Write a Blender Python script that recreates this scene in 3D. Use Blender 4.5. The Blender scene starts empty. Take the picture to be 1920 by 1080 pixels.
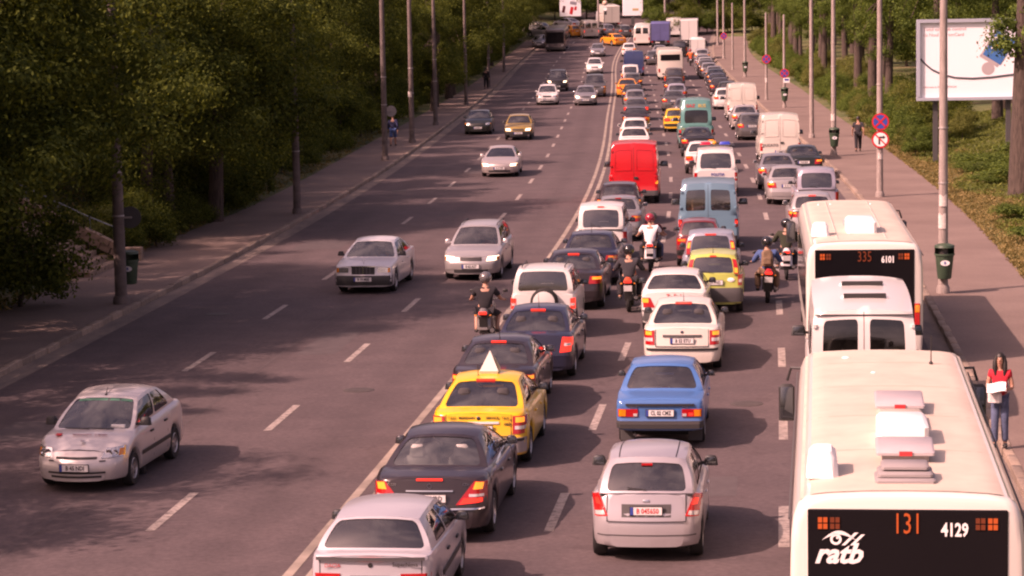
import bpy, math, random
import numpy as np
from mathutils import Vector, Matrix

# ------------------------------------------------------------------ camera
PI = math.pi
scene = bpy.context.scene
cam_data = bpy.data.cameras.new('camera')
cam = bpy.data.objects.new('camera', cam_data)
scene.collection.objects.link(cam)
cam_data.sensor_width = 36.0
cam_data.lens = 4700.0 / 1920.0 * 36.0
cam_data.clip_start = 0.5
cam_data.clip_end = 4000.0
CAM_H, CAM_PITCH, CAM_ROLL = 8.194, 0.1152, 0.0182
cam.matrix_world = (Matrix.Translation((0, 0, CAM_H)) @ Matrix.Rotation(PI / 2 - CAM_PITCH, 4, 'X')
                    @ Matrix.Rotation(-CAM_ROLL, 4, 'Z'))
scene.camera = cam

# ------------------------------------------------------------------ light
SUN_EL = math.radians(41)
SHADOW_AZ = math.radians(27)          # shadows run to the right and this far forward
sd = Vector((math.cos(SHADOW_AZ) * math.cos(SUN_EL), math.sin(SHADOW_AZ) * math.cos(SUN_EL), -math.sin(SUN_EL)))
sun_data = bpy.data.lights.new('sun', 'SUN')
sun_data.energy = 4.4
sun_data.angle = math.radians(0.6)
sun_data.color = (1.0, 0.88, 0.755)
sun = bpy.data.objects.new('sun', sun_data)
sun.rotation_euler = sd.to_track_quat('-Z', 'Y').to_euler()
sun.location = (-30, -20, 60)
scene.collection.objects.link(sun)
world = bpy.data.worlds.new('World')
scene.world = world
world.use_nodes = True
wn = world.node_tree
bg = wn.nodes['Background']
sky = wn.nodes.new('ShaderNodeTexSky')
sky.sky_type = 'NISHITA'
sky.sun_disc = False
sky.sun_elevation = SUN_EL
sky.sun_rotation = math.atan2(-sd.x, -sd.y)
sky.air_density = 1.0
sky.dust_density = 6.0
sky.ozone_density = 0.6
# broken fair-weather cloud all over the sky (only seen mirrored in glass and paint)
wtc = wn.nodes.new('ShaderNodeTexCoord'); wno = wn.nodes.new('ShaderNodeTexNoise'); wno.inputs['Scale'].default_value = 3.2; wno.inputs['Detail'].default_value = 6; wno.inputs['Roughness'].default_value = 0.6
wmp = wn.nodes.new('ShaderNodeMapping'); wmp.inputs['Scale'].default_value = (1, 1, 1.8); wn.links.new(wtc.outputs['Generated'], wmp.inputs[0]); wn.links.new(wmp.outputs[0], wno.inputs['Vector'])
wrp = wn.nodes.new('ShaderNodeValToRGB'); wrp.color_ramp.elements[0].position = 0.50; wrp.color_ramp.elements[1].position = 0.66; wrp.color_ramp.elements[0].color = (0, 0, 0, 1); wrp.color_ramp.elements[1].color = (0.6, 0.6, 0.6, 1); wn.links.new(wno.outputs[0], wrp.inputs[0])
wmx = wn.nodes.new('ShaderNodeMix'); wmx.data_type = 'RGBA'; wmx.inputs[7].default_value = (8.0, 7.8, 7.6, 1); wn.links.new(wrp.outputs[0], wmx.inputs[0]); wn.links.new(sky.outputs[0], wmx.inputs[6]); wn.links.new(wmx.outputs[2], bg.inputs[0])
bg.inputs[1].default_value = 0.108
scene.view_settings.view_transform = 'Standard'
scene.view_settings.look = 'None'
scene.view_settings.gamma = 1.0
scene.view_settings.exposure = 0.46
scene.view_settings.use_white_balance = True
scene.view_settings.white_balance_temperature = 8050
scene.view_settings.white_balance_tint = 57
scene.render.engine = 'CYCLES'
scene.cycles.use_denoising = True
scene.cycles.max_bounces = 6
scene.cycles.transparent_max_bounces = 12
scene.cycles.filter_width = 2.15

C = scene.collection
RND = random.Random(11)

# ------------------------------------------------------------------ the line of the road (metres): D = the double line
def _spline(kx, ky):
    kx = np.array(kx, float); ky = np.array(ky, float); n = len(kx); h = np.diff(kx)
    A = np.zeros((n, n)); b = np.zeros(n); A[0, 0] = A[-1, -1] = 1
    for i in range(1, n - 1):
        A[i, i - 1] = h[i - 1]; A[i, i] = 2 * (h[i - 1] + h[i]); A[i, i + 1] = h[i]
        b[i] = 6 * ((ky[i + 1] - ky[i]) / h[i] - (ky[i] - ky[i - 1]) / h[i - 1])
    M = np.linalg.solve(A, b)
    s0 = (ky[1] - ky[0]) / h[0] - h[0] * (2 * M[0] + M[1]) / 6
    s1 = (ky[-1] - ky[-2]) / h[-1] + h[-1] * (M[-2] + 2 * M[-1]) / 6
    def ev(x):
        if x <= kx[0]: return float(ky[0] + (x - kx[0]) * s0)
        if x >= kx[-1]: return float(ky[-1] + (x - kx[-1]) * s1)
        i = int(min(max(np.searchsorted(kx, x) - 1, 0), n - 2)); d = x - kx[i]; H = h[i]
        return float(ky[i] + d * ((ky[i + 1] - ky[i]) / H - H * (2 * M[i] + M[i + 1]) / 6) + d * d * M[i] / 2 + d ** 3 * (M[i + 1] - M[i]) / (6 * H))
    return ev
road_x = _spline([30, 90, 130, 170, 220, 280, 340, 420], [-3.714, 2.304, 4.920, 6.833, 9.243, 12.091, 18.39, 35.343])
_re = _spline([30, 150, 210, 260, 310, 360, 420], [0, 0, 0.261, 0.926, 2.541, 6.21, 9.448])
def road_z(y):
    if y < 150: return 0.0
    return max(0.0, _re(min(y, 400.0))) if y < 400 else _re(400.0) + (y - 400) * 0.004
def slope(y): return (road_x(y + 1) - road_x(y - 1)) / 2
def rp(y, off, z=0.0):
    s = slope(y)
    return Vector((road_x(y) + off * math.sqrt(1 + s * s), y, road_z(y) + z))
def heading(y): return math.atan(slope(y))
def grade(y): return math.atan((road_z(y + 3) - road_z(y - 3)) / 6)
KL, LB, LA, LL, LR, KR = -10.40, -6.42, -2.956, 3.311, 6.926, 10.78
def lerp(a, b, t): return a + (b - a) * t
def interp(pts, x):
    if x <= pts[0][0]: return pts[0][1]
    for (a, b), (c, d) in zip(pts, pts[1:]):
        if x <= c: return b + (d - b) * (x - a) / (c - a) if c > a else d
    return pts[-1][1]
def walk_right(y): return interp([(20, 13.4), (67, 13.6), (90, 13.9), (149, 14.5), (205, 15.2), (285, 14.8), (330, 14.6)], y)
def walk_left(y): return interp([(20, -13.5), (84, -13.5), (98, -13.0), (140, -13.2), (198, -12.7), (247, -12.2), (330, -12.2)], y)
# ------------------------------------------------------------------ materials
MATS = {}
def _mat(name):
    m = bpy.data.materials.new(name); m.use_nodes = True
    return m, m.node_tree, m.node_tree.nodes['Principled BSDF']
def _noise(nt, scale, detail=4, rough=0.6, coord='Object', vec_scale=None):
    tc = nt.nodes.new('ShaderNodeTexCoord'); n = nt.nodes.new('ShaderNodeTexNoise')
    n.inputs['Scale'].default_value = scale; n.inputs['Detail'].default_value = detail; n.inputs['Roughness'].default_value = rough
    if vec_scale:
        mp = nt.nodes.new('ShaderNodeMapping'); mp.inputs['Scale'].default_value = vec_scale
        nt.links.new(tc.outputs[coord], mp.inputs[0]); nt.links.new(mp.outputs[0], n.inputs['Vector'])
    else:
        nt.links.new(tc.outputs[coord], n.inputs['Vector'])
    return n
def _ramp(nt, src, stops):
    r = nt.nodes.new('ShaderNodeValToRGB')
    while len(r.color_ramp.elements) < len(stops): r.color_ramp.elements.new(0.5)
    for e, (p, c) in zip(r.color_ramp.elements, stops): e.position = p; e.color = (*c, 1)
    nt.links.new(src, r.inputs[0]); return r
def _mix(nt, a, b, fac, mode='MIX'):
    m = nt.nodes.new('ShaderNodeMix'); m.data_type = 'RGBA'; m.blend_type = mode
    for sock, v in ((m.inputs[0], fac), (m.inputs[6], a), (m.inputs[7], b)):
        if hasattr(v, 'is_linked') or hasattr(v, 'links'): nt.links.new(v, sock)
        elif isinstance(v, (int, float)): sock.default_value = v
        else: sock.default_value = (*v, 1)
    return m.outputs[2]
def _bump(nt, b, src, strength, dist=0.02):
    n = nt.nodes.new('ShaderNodeBump'); n.inputs['Strength'].default_value = strength; n.inputs['Distance'].default_value = dist
    nt.links.new(src, n.inputs['Height']); nt.links.new(n.outputs[0], b.inputs['Normal'])
def plain(name, col, rough=0.6, metal=0.0, var=0.0, scale=3.0, spec=0.5, coat=0.0):
    if name in MATS: return MATS[name]
    m, nt, b = _mat(name)
    b.inputs['Base Color'].default_value = (*col, 1); b.inputs['Roughness'].default_value = rough; b.inputs['Metallic'].default_value = metal
    b.inputs['Specular IOR Level'].default_value = spec; b.inputs['Coat Weight'].default_value = coat; b.inputs['Coat Roughness'].default_value = 0.06
    if var:
        n = _noise(nt, scale); lo = tuple(c * (1 - var) for c in col); hi = tuple(min(1, c * (1 + var)) for c in col)
        r = _ramp(nt, n.outputs[0], [(0.3, lo), (0.7, hi)]); nt.links.new(r.outputs[0], b.inputs['Base Color'])
    MATS[name] = m; return m
def emis(name, col, strength, base=(0.05, 0.02, 0.01)):
    if name in MATS: return MATS[name]
    m, nt, b = _mat(name)
    b.inputs['Base Color'].default_value = (*base, 1); b.inputs['Roughness'].default_value = 0.3
    b.inputs['Emission Color'].default_value = (*col, 1); b.inputs['Emission Strength'].default_value = strength
    MATS[name] = m; return m
def paint(col, metal=0.0, rough=0.28, dirt=0.25):
    """car paint: clear coat over colour, road film low down on the sides (dust with a shape of its own)"""
    key = 'paint_%s_%.2f_%.2f' % ('_'.join('%.3f' % c for c in col), metal, rough)
    if key in MATS: return MATS[key]
    m, nt, b = _mat(key)
    tc = nt.nodes.new('ShaderNodeTexCoord'); sep = nt.nodes.new('ShaderNodeSeparateXYZ'); nt.links.new(tc.outputs['Object'], sep.inputs[0])
    mr = nt.nodes.new('ShaderNodeMapRange'); mr.inputs[1].default_value = 0.75; mr.inputs[2].default_value = 0.2; mr.inputs[4].default_value = dirt + 0.25 if max(col) > .08 else .10; mr.inputs[3].default_value = .04 if max(col) > .08 else .01
    nt.links.new(sep.outputs[2], mr.inputs[0])
    n = _noise(nt, 4.0, 5, 0.65)
    mu = nt.nodes.new('ShaderNodeMath'); mu.operation = 'MULTIPLY'; nt.links.new(mr.outputs[0], mu.inputs[0]); nt.links.new(n.outputs[0], mu.inputs[1])
    c = _mix(nt, col, (0.20, 0.165, 0.135), mu.outputs[0]); nt.links.new(c, b.inputs['Base Color'])
    b.inputs['Metallic'].default_value = metal; b.inputs['Roughness'].default_value = rough
    b.inputs['Coat Weight'].default_value = 0.55; b.inputs['Coat Roughness'].default_value = 0.09
    b.inputs['Specular IOR Level'].default_value = 0.4
    MATS[key] = m; return m
def glass(name, tint=(0.30, 0.31, 0.31), base=0.11, dust=0.045):
    if name in MATS: return MATS[name]
    m = bpy.data.materials.new(name); m.use_nodes = True; nt = m.node_tree; nt.nodes.clear()
    out = nt.nodes.new('ShaderNodeOutputMaterial'); mix = nt.nodes.new('ShaderNodeMixShader')
    tr = nt.nodes.new('ShaderNodeBsdfTransparent'); tr.inputs[0].default_value = (*tint, 1)
    gl = nt.nodes.new('ShaderNodeBsdfGlossy'); gl.inputs['Roughness'].default_value = 0.04; gl.inputs[0].default_value = (0.95, 0.95, 0.95, 1)
    fr = nt.nodes.new('ShaderNodeFresnel'); fr.inputs[0].default_value = 1.55
    ad = nt.nodes.new('ShaderNodeMath'); ad.operation = 'ADD'; ad.inputs[1].default_value = base; ad.use_clamp = True
    n = _noise(nt, 1.2, 2, 0.5); bp = nt.nodes.new('ShaderNodeBump'); bp.inputs['Strength'].default_value = 0.12; bp.inputs['Distance'].default_value = 0.05
    nt.links.new(n.outputs[0], bp.inputs['Height']); nt.links.new(bp.outputs[0], gl.inputs['Normal'])
    nt.links.new(fr.outputs[0], ad.inputs[0]); nt.links.new(ad.outputs[0], mix.inputs[0])
    nt.links.new(tr.outputs[0], mix.inputs[1]); nt.links.new(gl.outputs[0], mix.inputs[2])
    df = nt.nodes.new('ShaderNodeBsdfDiffuse'); df.inputs[0].default_value = (0.34, 0.30, 0.27, 1); mx2 = nt.nodes.new('ShaderNodeMixShader')      # road dust film; its pale mottle also stands in for window reflections
    dn = _noise(nt, 2.2, 4, 0.6); mr = nt.nodes.new('ShaderNodeMapRange'); mr.inputs[1].default_value = 0.3; mr.inputs[2].default_value = 0.75; mr.inputs[3].default_value = dust * 0.35; mr.inputs[4].default_value = dust * 1.7
    nt.links.new(dn.outputs[0], mr.inputs[0]); nt.links.new(mr.outputs[0], mx2.inputs[0]); nt.links.new(mix.outputs[0], mx2.inputs[1]); nt.links.new(df.outputs[0], mx2.inputs[2]); nt.links.new(mx2.outputs[0], out.inputs[0])
    MATS[name] = m; return m

M_ASPH = None
def build_ground_materials():
    # carriageway: grey-brown worn asphalt with lighter wheel polish, seams and stains
    m, nt, b = _mat('asphalt')
    n1 = _noise(nt, 0.16, 5, 0.6, vec_scale=(1.3, 0.45, 1)); n2 = _noise(nt, 9.0, 6, 0.7); n3 = _noise(nt, 0.9, 4, 0.6)
    r1 = _ramp(nt, n1.outputs[0], [(0.25, (0.086, 0.066, 0.068)), (0.75, (0.114, 0.088, 0.090))])
    r2 = _ramp(nt, n2.outputs[0], [(0.35, (0.78, 0.78, 0.78)), (0.65, (1.12, 1.12, 1.12))])
    r3 = _ramp(nt, n3.outputs[0], [(0.42, (0.90, 0.90, 0.90)), (0.60, (1.05, 1.04, 1.03))])
    c = _mix(nt, r1.outputs[0], r2.outputs[0], 1.0, 'MULTIPLY'); c = _mix(nt, c, r3.outputs[0], 1.0, 'MULTIPLY')
    # oil-darkened strip along each lane and paler tyre-polished tracks; uv x = metres across the road
    uv = nt.nodes.new('ShaderNodeUVMap'); uv.uv_map = 'across'; sp = nt.nodes.new('ShaderNodeSeparateXYZ'); nt.links.new(uv.outputs[0], sp.inputs[0])
    wob = _noise(nt, 0.35, 3, 0.5); wm = nt.nodes.new('ShaderNodeMath'); wm.operation = 'MULTIPLY_ADD'; wm.inputs[1].default_value = 0.016; nt.links.new(wob.outputs[0], wm.inputs[0]); nt.links.new(sp.outputs[0], wm.inputs[2])
    stops = [(0.0, 1.0)]
    for lc in (-8.4, -4.7, -1.5, 1.65, 5.1, 8.85):
        f = lambda o: (o + 10.4) / 21.2 + .008
        stops += [(f(lc - .95), 1.0), (f(lc - .7), 1.06), (f(lc), .86), (f(lc + .7), 1.06), (f(lc + .95), 1.0)]
    tr = _ramp(nt, wm.outputs[0], [(p, (v, v * .995, v * .99)) for p, v in stops])
    c = _mix(nt, c, tr.outputs[0], 0.8, 'MULTIPLY')
    # cracks
    tc = nt.nodes.new('ShaderNodeTexCoord'); vo = nt.nodes.new('ShaderNodeTexVoronoi'); vo.feature = 'DISTANCE_TO_EDGE'; vo.inputs['Scale'].default_value = 0.22
    dn = _noise(nt, 0.8, 4, 0.6); dm = nt.nodes.new('ShaderNodeVectorMath'); dm.operation = 'MULTIPLY_ADD'; dm.inputs[1].default_value = (2.2, 2.2, 0); nt.links.new(dn.outputs[1], dm.inputs[0]); nt.links.new(tc.outputs['Object'], dm.inputs[2]); nt.links.new(dm.outputs[0], vo.inputs['Vector'])
    cr = _ramp(nt, vo.outputs[0], [(0.0, (0.55, 0.55, 0.55)), (0.006, (1, 1, 1))]); ck = _noise(nt, 0.12, 2, 0.5); ckr = _ramp(nt, ck.outputs[0], [(0.48, (0, 0, 0)), (0.60, (0.8, 0.8, 0.8))])
    c = _mix(nt, c, cr.outputs[0], ckr.outputs[0], 'MULTIPLY')
    sp2 = _noise(nt, 1.7, 2, 0.4); sr = _ramp(nt, sp2.outputs[0], [(0.66, (1, 1, 1)), (0.72, (0.78, 0.77, 0.77))]); c = _mix(nt, c, sr.outputs[0], 0.7, 'MULTIPLY')
    nt.links.new(c, b.inputs['Base Color']); b.inputs['Roughness'].default_value = 0.85; b.inputs['Specular IOR Level'].default_value = 0.3
    _bump(nt, b, n2.outputs[0], 0.35, 0.01); MATS['asphalt'] = m
    m, nt, b = _mat('pavement_asphalt')
    n1 = _noise(nt, 0.35, 5, 0.6); n2 = _noise(nt, 14, 6, 0.7)
    r1 = _ramp(nt, n1.outputs[0], [(0.3, (0.155, 0.110, 0.092)), (0.7, (0.215, 0.158, 0.132))])
    r2 = _ramp(nt, n2.outputs[0], [(0.3, (0.8, 0.8, 0.8)), (0.7, (1.1, 1.1, 1.1))])
    nt.links.new(_mix(nt, r1.outputs[0], r2.outputs[0], 1.0, 'MULTIPLY'), b.inputs['Base Color']); b.inputs['Roughness'].default_value = 0.9
    _bump(nt, b, n2.outputs[0], 0.3, 0.01); MATS['pavement_asphalt'] = m
    m, nt, b = _mat('road_paint')
    n = _noise(nt, 7, 6, 0.75); n2 = _noise(nt, 1.3, 3, 0.6)
    r = _ramp(nt, n.outputs[0], [(0.36, (0.13, 0.104, 0.098)), (0.54, (0.40, 0.34, 0.30))])
    r2 = _ramp(nt, n2.outputs[0], [(0.3, (0.72, 0.72, 0.72)), (0.7, (1.0, 1.0, 1.0))])
    nt.links.new(_mix(nt, r.outputs[0], r2.outputs[0], 1.0, 'MULTIPLY'), b.inputs['Base Color']); b.inputs['Roughness'].default_value = 0.75; MATS['road_paint'] = m
    m, nt, b = _mat('kerb_stone')
    oi = nt.nodes.new('ShaderNodeObjectInfo'); n = _noise(nt, 6, 5, 0.7)
    r = _ramp(nt, n.outputs[0], [(0.3, (0.22, 0.165, 0.13)), (0.7, (0.36, 0.28, 0.225))])
    r2 = _ramp(nt, oi.outputs['Random'], [(0.0, (0.62, 0.62, 0.62)), (1.0, (1.1, 1.08, 1.04))])
    nt.links.new(_mix(nt, r.outputs[0], r2.outputs[0], 1.0, 'MULTIPLY'), b.inputs['Base Color']); b.inputs['Roughness'].default_value = 0.9
    _bump(nt, b, n.outputs[0], 0.5, 0.02); MATS['kerb_stone'] = m
    m, nt, b = _mat('gutter_dust')
    n = _noise(nt, 1.1, 6, 0.7, vec_scale=(1.5, 0.5, 1))
    r = _ramp(nt, n.outputs[0], [(0.35, (0.13, 0.105, 0.095)), (0.65, (0.24, 0.185, 0.15))])
    nt.links.new(r.outputs[0], b.inputs['Base Color']); b.inputs['Roughness'].default_value = 0.95; MATS['gutter_dust'] = m
    m, nt, b = _mat('soil_grass')
    n = _noise(nt, 0.30, 6, 0.65); n2 = _noise(nt, 6, 5, 0.7)
    r = _ramp(nt, n.outputs[0], [(0.35, (0.055, 0.085, 0.022)), (0.52, (0.105, 0.125, 0.04)), (0.68, (0.24, 0.18, 0.09))])
    r2 = _ramp(nt, n2.outputs[0], [(0.3, (0.65, 0.65, 0.65)), (0.7, (1.15, 1.15, 1.15))])
    nt.links.new(_mix(nt, r.outputs[0], r2.outputs[0], 1.0, 'MULTIPLY'), b.inputs['Base Color']); b.inputs['Roughness'].default_value = 0.95
    _bump(nt, b, n2.outputs[0], 0.8, 0.08); MATS['soil_grass'] = m
    for nm, lo, hi, tr in (('leaf_dark', (0.026, 0.047, 0.010), (0.145, 0.180, 0.033), 0.34), ('leaf_mid', (0.038, 0.072, 0.015), (0.150, 0.220, 0.048), 0.32),
                           ('leaf_pale', (0.070, 0.095, 0.024), (0.22, 0.235, 0.070), 0.32), ('grass_dry', (0.12, 0.105, 0.035), (0.33, 0.25, 0.11), 0.2),
                           ('grass_green', (0.065, 0.095, 0.022), (0.20, 0.235, 0.06), 0.25)):
        m = bpy.data.materials.new(nm); m.use_nodes = True; nt = m.node_tree; b = nt.nodes['Principled BSDF']
        g = nt.nodes.new('ShaderNodeNewGeometry')
        r = _ramp(nt, g.outputs['Random Per Island'], [(0.0, lo), (0.75, tuple(lerp(a, c, 0.55) for a, c in zip(lo, hi))), (1.0, hi)])
        nt.links.new(r.outputs[0], b.inputs['Base Color']); b.inputs['Roughness'].default_value = 0.75; b.inputs['Specular IOR Level'].default_value = 0.12
        ts = nt.nodes.new('ShaderNodeBsdfTranslucent'); br = _mix(nt, r.outputs[0], (1.5, 1.35, 0.5), 1.0, 'MULTIPLY'); nt.links.new(br, ts.inputs[0])
        mx = nt.nodes.new('ShaderNodeMixShader'); mx.inputs[0].default_value = tr
        nt.links.new(b.outputs[0], mx.inputs[1]); nt.links.new(ts.outputs[0], mx.inputs[2]); nt.links.new(mx.outputs[0], nt.nodes['Material Output'].inputs[0])
        MATS[nm] = m
    m, nt, b = _mat('bark')
    n = _noise(nt, 5, 6, 0.7, vec_scale=(3, 3, 0.5)); r = _ramp(nt, n.outputs[0], [(0.3, (0.030, 0.022, 0.018)), (0.7, (0.12, 0.088, 0.070))])
    nt.links.new(r.outputs[0], b.inputs['Base Color']); b.inputs['Roughness'].default_value = 0.95; _bump(nt, b, n.outputs[0], 1.0, 0.08); MATS['bark'] = m
    m, nt, b = _mat('concrete_post')
    n = _noise(nt, 3, 6, 0.7, vec_scale=(3, 3, 0.6)); r = _ramp(nt, n.outputs[0], [(0.3, (0.20, 0.165, 0.15)), (0.7, (0.36, 0.31, 0.28))])
    nt.links.new(r.outputs[0], b.inputs['Base Color']); b.inputs['Roughness'].default_value = 0.9; _bump(nt, b, n.outputs[0], 0.4, 0.02); MATS['concrete_post'] = m
build_ground_materials()
M_TYRE = plain('tyre_rubber', (0.018, 0.017, 0.017), 0.85)
M_RIM = plain('rim_alloy', (0.42, 0.41, 0.41), 0.35, 0.7)
M_BLACK = plain('black_plastic', (0.022, 0.021, 0.021), 0.55)
M_UNDER = plain('underbody_black', (0.012, 0.012, 0.012), 0.9)
M_GREY = plain('grey_plastic', (0.065, 0.062, 0.063), 0.65)
M_SEAM = plain('seam_dark', (0.015, 0.014, 0.014), 0.7)
M_CHROME = plain('chrome', (0.75, 0.74, 0.72), 0.12, 1.0)
M_RED = plain('lamp_red', (0.42, 0.012, 0.012), 0.12, coat=0.8)
M_REDLIT = emis('lamp_red_lit', (1.0, 0.06, 0.03), 0.9, (0.5, 0.02, 0.01))
M_AMBER = plain('lamp_amber', (0.75, 0.22, 0.01), 0.12, coat=0.8)
M_AMBERLIT = emis('lamp_amber_lit', (1.0, 0.33, 0.03), 1.0, (0.6, 0.2, 0.02))
M_CLEAR = plain('lamp_clear', (0.70, 0.68, 0.66), 0.1, 0.4, coat=1.0)
M_HEAD = plain('headlamp_reflector', (0.62, 0.61, 0.60), 0.12, 0.75, coat=1.0)
M_HEADLIT = emis('headlamp_lit', (1.0, 0.88, 0.55), 2.2, (0.8, 0.8, 0.7))
M_PLATE = plain('plate_white', (0.72, 0.70, 0.68), 0.4)
M_INK = plain('plate_ink', (0.02, 0.02, 0.025), 0.5)
M_REDINK = plain('red_ink', (0.55, 0.04, 0.04), 0.5)
M_BLUEINK = plain('blue_ink', (0.03, 0.06, 0.30), 0.5)
M_WHITE = plain('white_print', (0.82, 0.81, 0.79), 0.5)
M_SEAT = plain('seat_cloth', (0.050, 0.047, 0.050), 0.9)
M_SEATL = plain('seat_leather_light', (0.30, 0.285, 0.27), 0.6)
M_TRIM = plain('cabin_trim', (0.035, 0.033, 0.034), 0.8)
M_GLASS = glass('car_glass')
M_GLASSD = glass('dark_glass', (0.05, 0.05, 0.055), 0.04, 0.02)
M_GLASSC = glass('clear_glass', (0.55, 0.58, 0.56), 0.12)
M_BLACKGLASS0 = plain('mirror_face', (.10, .11, .12), .05, .8)
M_SKIN = plain('skin', (0.42, 0.22, 0.15), 0.55)
# ------------------------------------------------------------------ mesh helpers
import bmesh
class MB:
    """collects faces; build() makes ONE mesh"""
    def __init__(self): self.v = []; self.f = []; self.m = []
    def add(self, vs, fs, mi=0):
        o = len(self.v); self.v += [tuple(p) for p in vs]
        for f in fs: self.f.append(tuple(i + o for i in f)); self.m.append(mi)
        return self
    def grid(self, fn, nu, nv, mi=0, closed_u=False):
        vs = [fn(i / nu, j / nv) for j in range(nv + 1) for i in range(nu + 1)]
        fs = [(j * (nu + 1) + i, j * (nu + 1) + i + 1, (j + 1) * (nu + 1) + i + 1, (j + 1) * (nu + 1) + i) for j in range(nv) for i in range(nu)]
        return self.add(vs, fs, mi)
    def box(self, c, s, mi=0, rot=None, top=1.0, ytop=None, ch=0.0):
        """box centre c size s; top scales the upper face; ch chamfers vertical edges"""
        hx, hy, hz = s[0] / 2, s[1] / 2, s[2] / 2; ty = top if ytop is None else ytop
        if ch > 0:
            def ring(z, k, ky): 
                a, b2 = hx * k, hy * ky; e = min(ch, a * .9, b2 * .9)
                return [(-a + e, -b2, z), (a - e, -b2, z), (a, -b2 + e, z), (a, b2 - e, z), (a - e, b2, z), (-a + e, b2, z), (-a, b2 - e, z), (-a, -b2 + e, z)]
            e = min(ch, hz * .9)
            vs = ring(-hz, 1, 1) + ring(hz - e, top, ty) + [(p[0] * (1 - e / max(hx, e)), p[1] * (1 - e / max(hy, e)), hz) for p in ring(hz, top, ty)]
            fs = [(i, (i + 1) % 8, 8 + (i + 1) % 8, 8 + i) for i in range(8)] + [(8 + i, 8 + (i + 1) % 8, 16 + (i + 1) % 8, 16 + i) for i in range(8)]
            fs += [tuple(range(7, -1, -1)), tuple(range(16, 24))]
        else:
            vs = [(-hx, -hy, -hz), (hx, -hy, -hz), (hx, hy, -hz), (-hx, hy, -hz), (-hx * top, -hy * ty, hz), (hx * top, -hy * ty, hz), (hx * top, hy * ty, hz), (-hx * top, hy * ty, hz)]
            fs = [(3, 2, 1, 0), (4, 5, 6, 7), (0, 1, 5, 4), (1, 2, 6, 5), (2, 3, 7, 6), (3, 0, 4, 7)]
        if rot is not None: vs = [rot @ Vector(p) for p in vs]
        return self.add([(p[0] + c[0], p[1] + c[1], p[2] + c[2]) for p in vs], fs, mi)
    def tube(self, pts, rad, n=8, mi=0, caps=True):
        pts = [Vector(p) for p in pts]; k = len(pts)
        rad = rad if isinstance(rad, (list, tuple)) else [rad] * k
        vs = []
        t0 = (pts[1] - pts[0]).normalized(); ref = Vector((0, 0, 1)) if abs(t0.z) < 0.9 else Vector((1, 0, 0))
        u = t0.cross(ref).normalized()
        for i in range(k):
            t = (pts[min(i + 1, k - 1)] - pts[max(i - 1, 0)]).normalized()
            u = (u - t * u.dot(t)).normalized(); w = t.cross(u)
            for a in range(n):
                an = 2 * PI * a / n; vs.append(pts[i] + (u * math.cos(an) + w * math.sin(an)) * rad[i])
        fs = [(i * n + a, i * n + (a + 1) % n, (i + 1) * n + (a + 1) % n, (i + 1) * n + a) for i in range(k - 1) for a in range(n)]
        if caps: fs += [tuple(range(n - 1, -1, -1)), tuple(range((k - 1) * n, k * n))]
        return self.add(vs, fs, mi)
    def lathe(self, prof, n=20, c=(0, 0, 0), axis='Z', mi=0):
        """prof: list of (r, h)"""
        vs = []
        for r, h in prof:
            for a in range(n):
                an = 2 * PI * a / n; x, y = r * math.cos(an), r * math.sin(an)
                p = (x, y, h) if axis == 'Z' else ((h, x, y) if axis == 'X' else (x, h, y))
                vs.append((p[0] + c[0], p[1] + c[1], p[2] + c[2]))
        fs = [(i * n + a, i * n + (a + 1) % n, (i + 1) * n + (a + 1) % n, (i + 1) * n + a) for i in range(len(prof) - 1) for a in range(n)]
        return self.add(vs, fs, mi)
    def ball(self, c, r, nu=12, nv=8, mi=0):
        rx, ry, rz = r if isinstance(r, (tuple, list)) else (r, r, r)
        return self.grid(lambda u, v: (c[0] + rx * math.sin(PI * v) * math.cos(2 * PI * u), c[1] + ry * math.sin(PI * v) * math.sin(2 * PI * u), c[2] + rz * math.cos(PI * v)), nu, nv, mi)
    def prism(self, poly, fn0, fn1, mi=0):
        """poly: list of 2-D points; fn0/fn1 map them to the two end caps"""
        n = len(poly); vs = [fn0(p) for p in poly] + [fn1(p) for p in poly]
        fs = [(i, (i + 1) % n, n + (i + 1) % n, n + i) for i in range(n)] + [tuple(range(n - 1, -1, -1)), tuple(range(n, 2 * n))]
        return self.add(vs, fs, mi)
    def mesh(self, name='mesh', smooth=38, merge=0.0006, recalc=True):
        me = bpy.data.meshes.new(name)
        me.from_pydata(self.v, [], self.f)
        me.polygons.foreach_set('material_index', self.m)
        for _ in range(max(self.m, default=0) + 1): me.materials.append(None)
        if recalc:
            bm = bmesh.new(); bm.from_mesh(me)
            if merge: bmesh.ops.remove_doubles(bm, verts=bm.verts, dist=merge)
            bmesh.ops.recalc_face_normals(bm, faces=bm.faces); bm.to_mesh(me); bm.free()
        if smooth:
            me.shade_smooth(); me.set_sharp_from_angle(angle=math.radians(smooth))
        return me
def put(name, me, mats, parent=None, loc=None, rot=None, scale=None):
    """link a mesh as an object; materials sit on the object so that alike things share the mesh"""
    if isinstance(me, MB): me = me.mesh(name)
    o = bpy.data.objects.new(name, me); C.objects.link(o)
    mats = mats if isinstance(mats, (list, tuple)) else [mats]
    for i, m in enumerate(mats[:len(o.material_slots)]):
        o.material_slots[i].link = 'OBJECT'; o.material_slots[i].material = m
    if parent is not None: o.parent = parent
    if loc is not None: o.location = loc
    if rot is not None: o.rotation_euler = rot
    if scale is not None: o.scale = scale
    return o
def tag(o, label, cat, group=None, kind=None):
    if label: o['label'] = label
    if cat: o['category'] = cat
    if group: o['group'] = group
    if kind: o['kind'] = kind
    return o
def thing(name, label, cat, loc, rz=0.0, group=None, rx=0.0):
    o = bpy.data.objects.new(name, None); C.objects.link(o); o.empty_display_size = 0.2
    o.location = loc; o.rotation_euler = (rx, 0, rz)
    return tag(o, label, cat, group)
_TXT = {}
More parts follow.
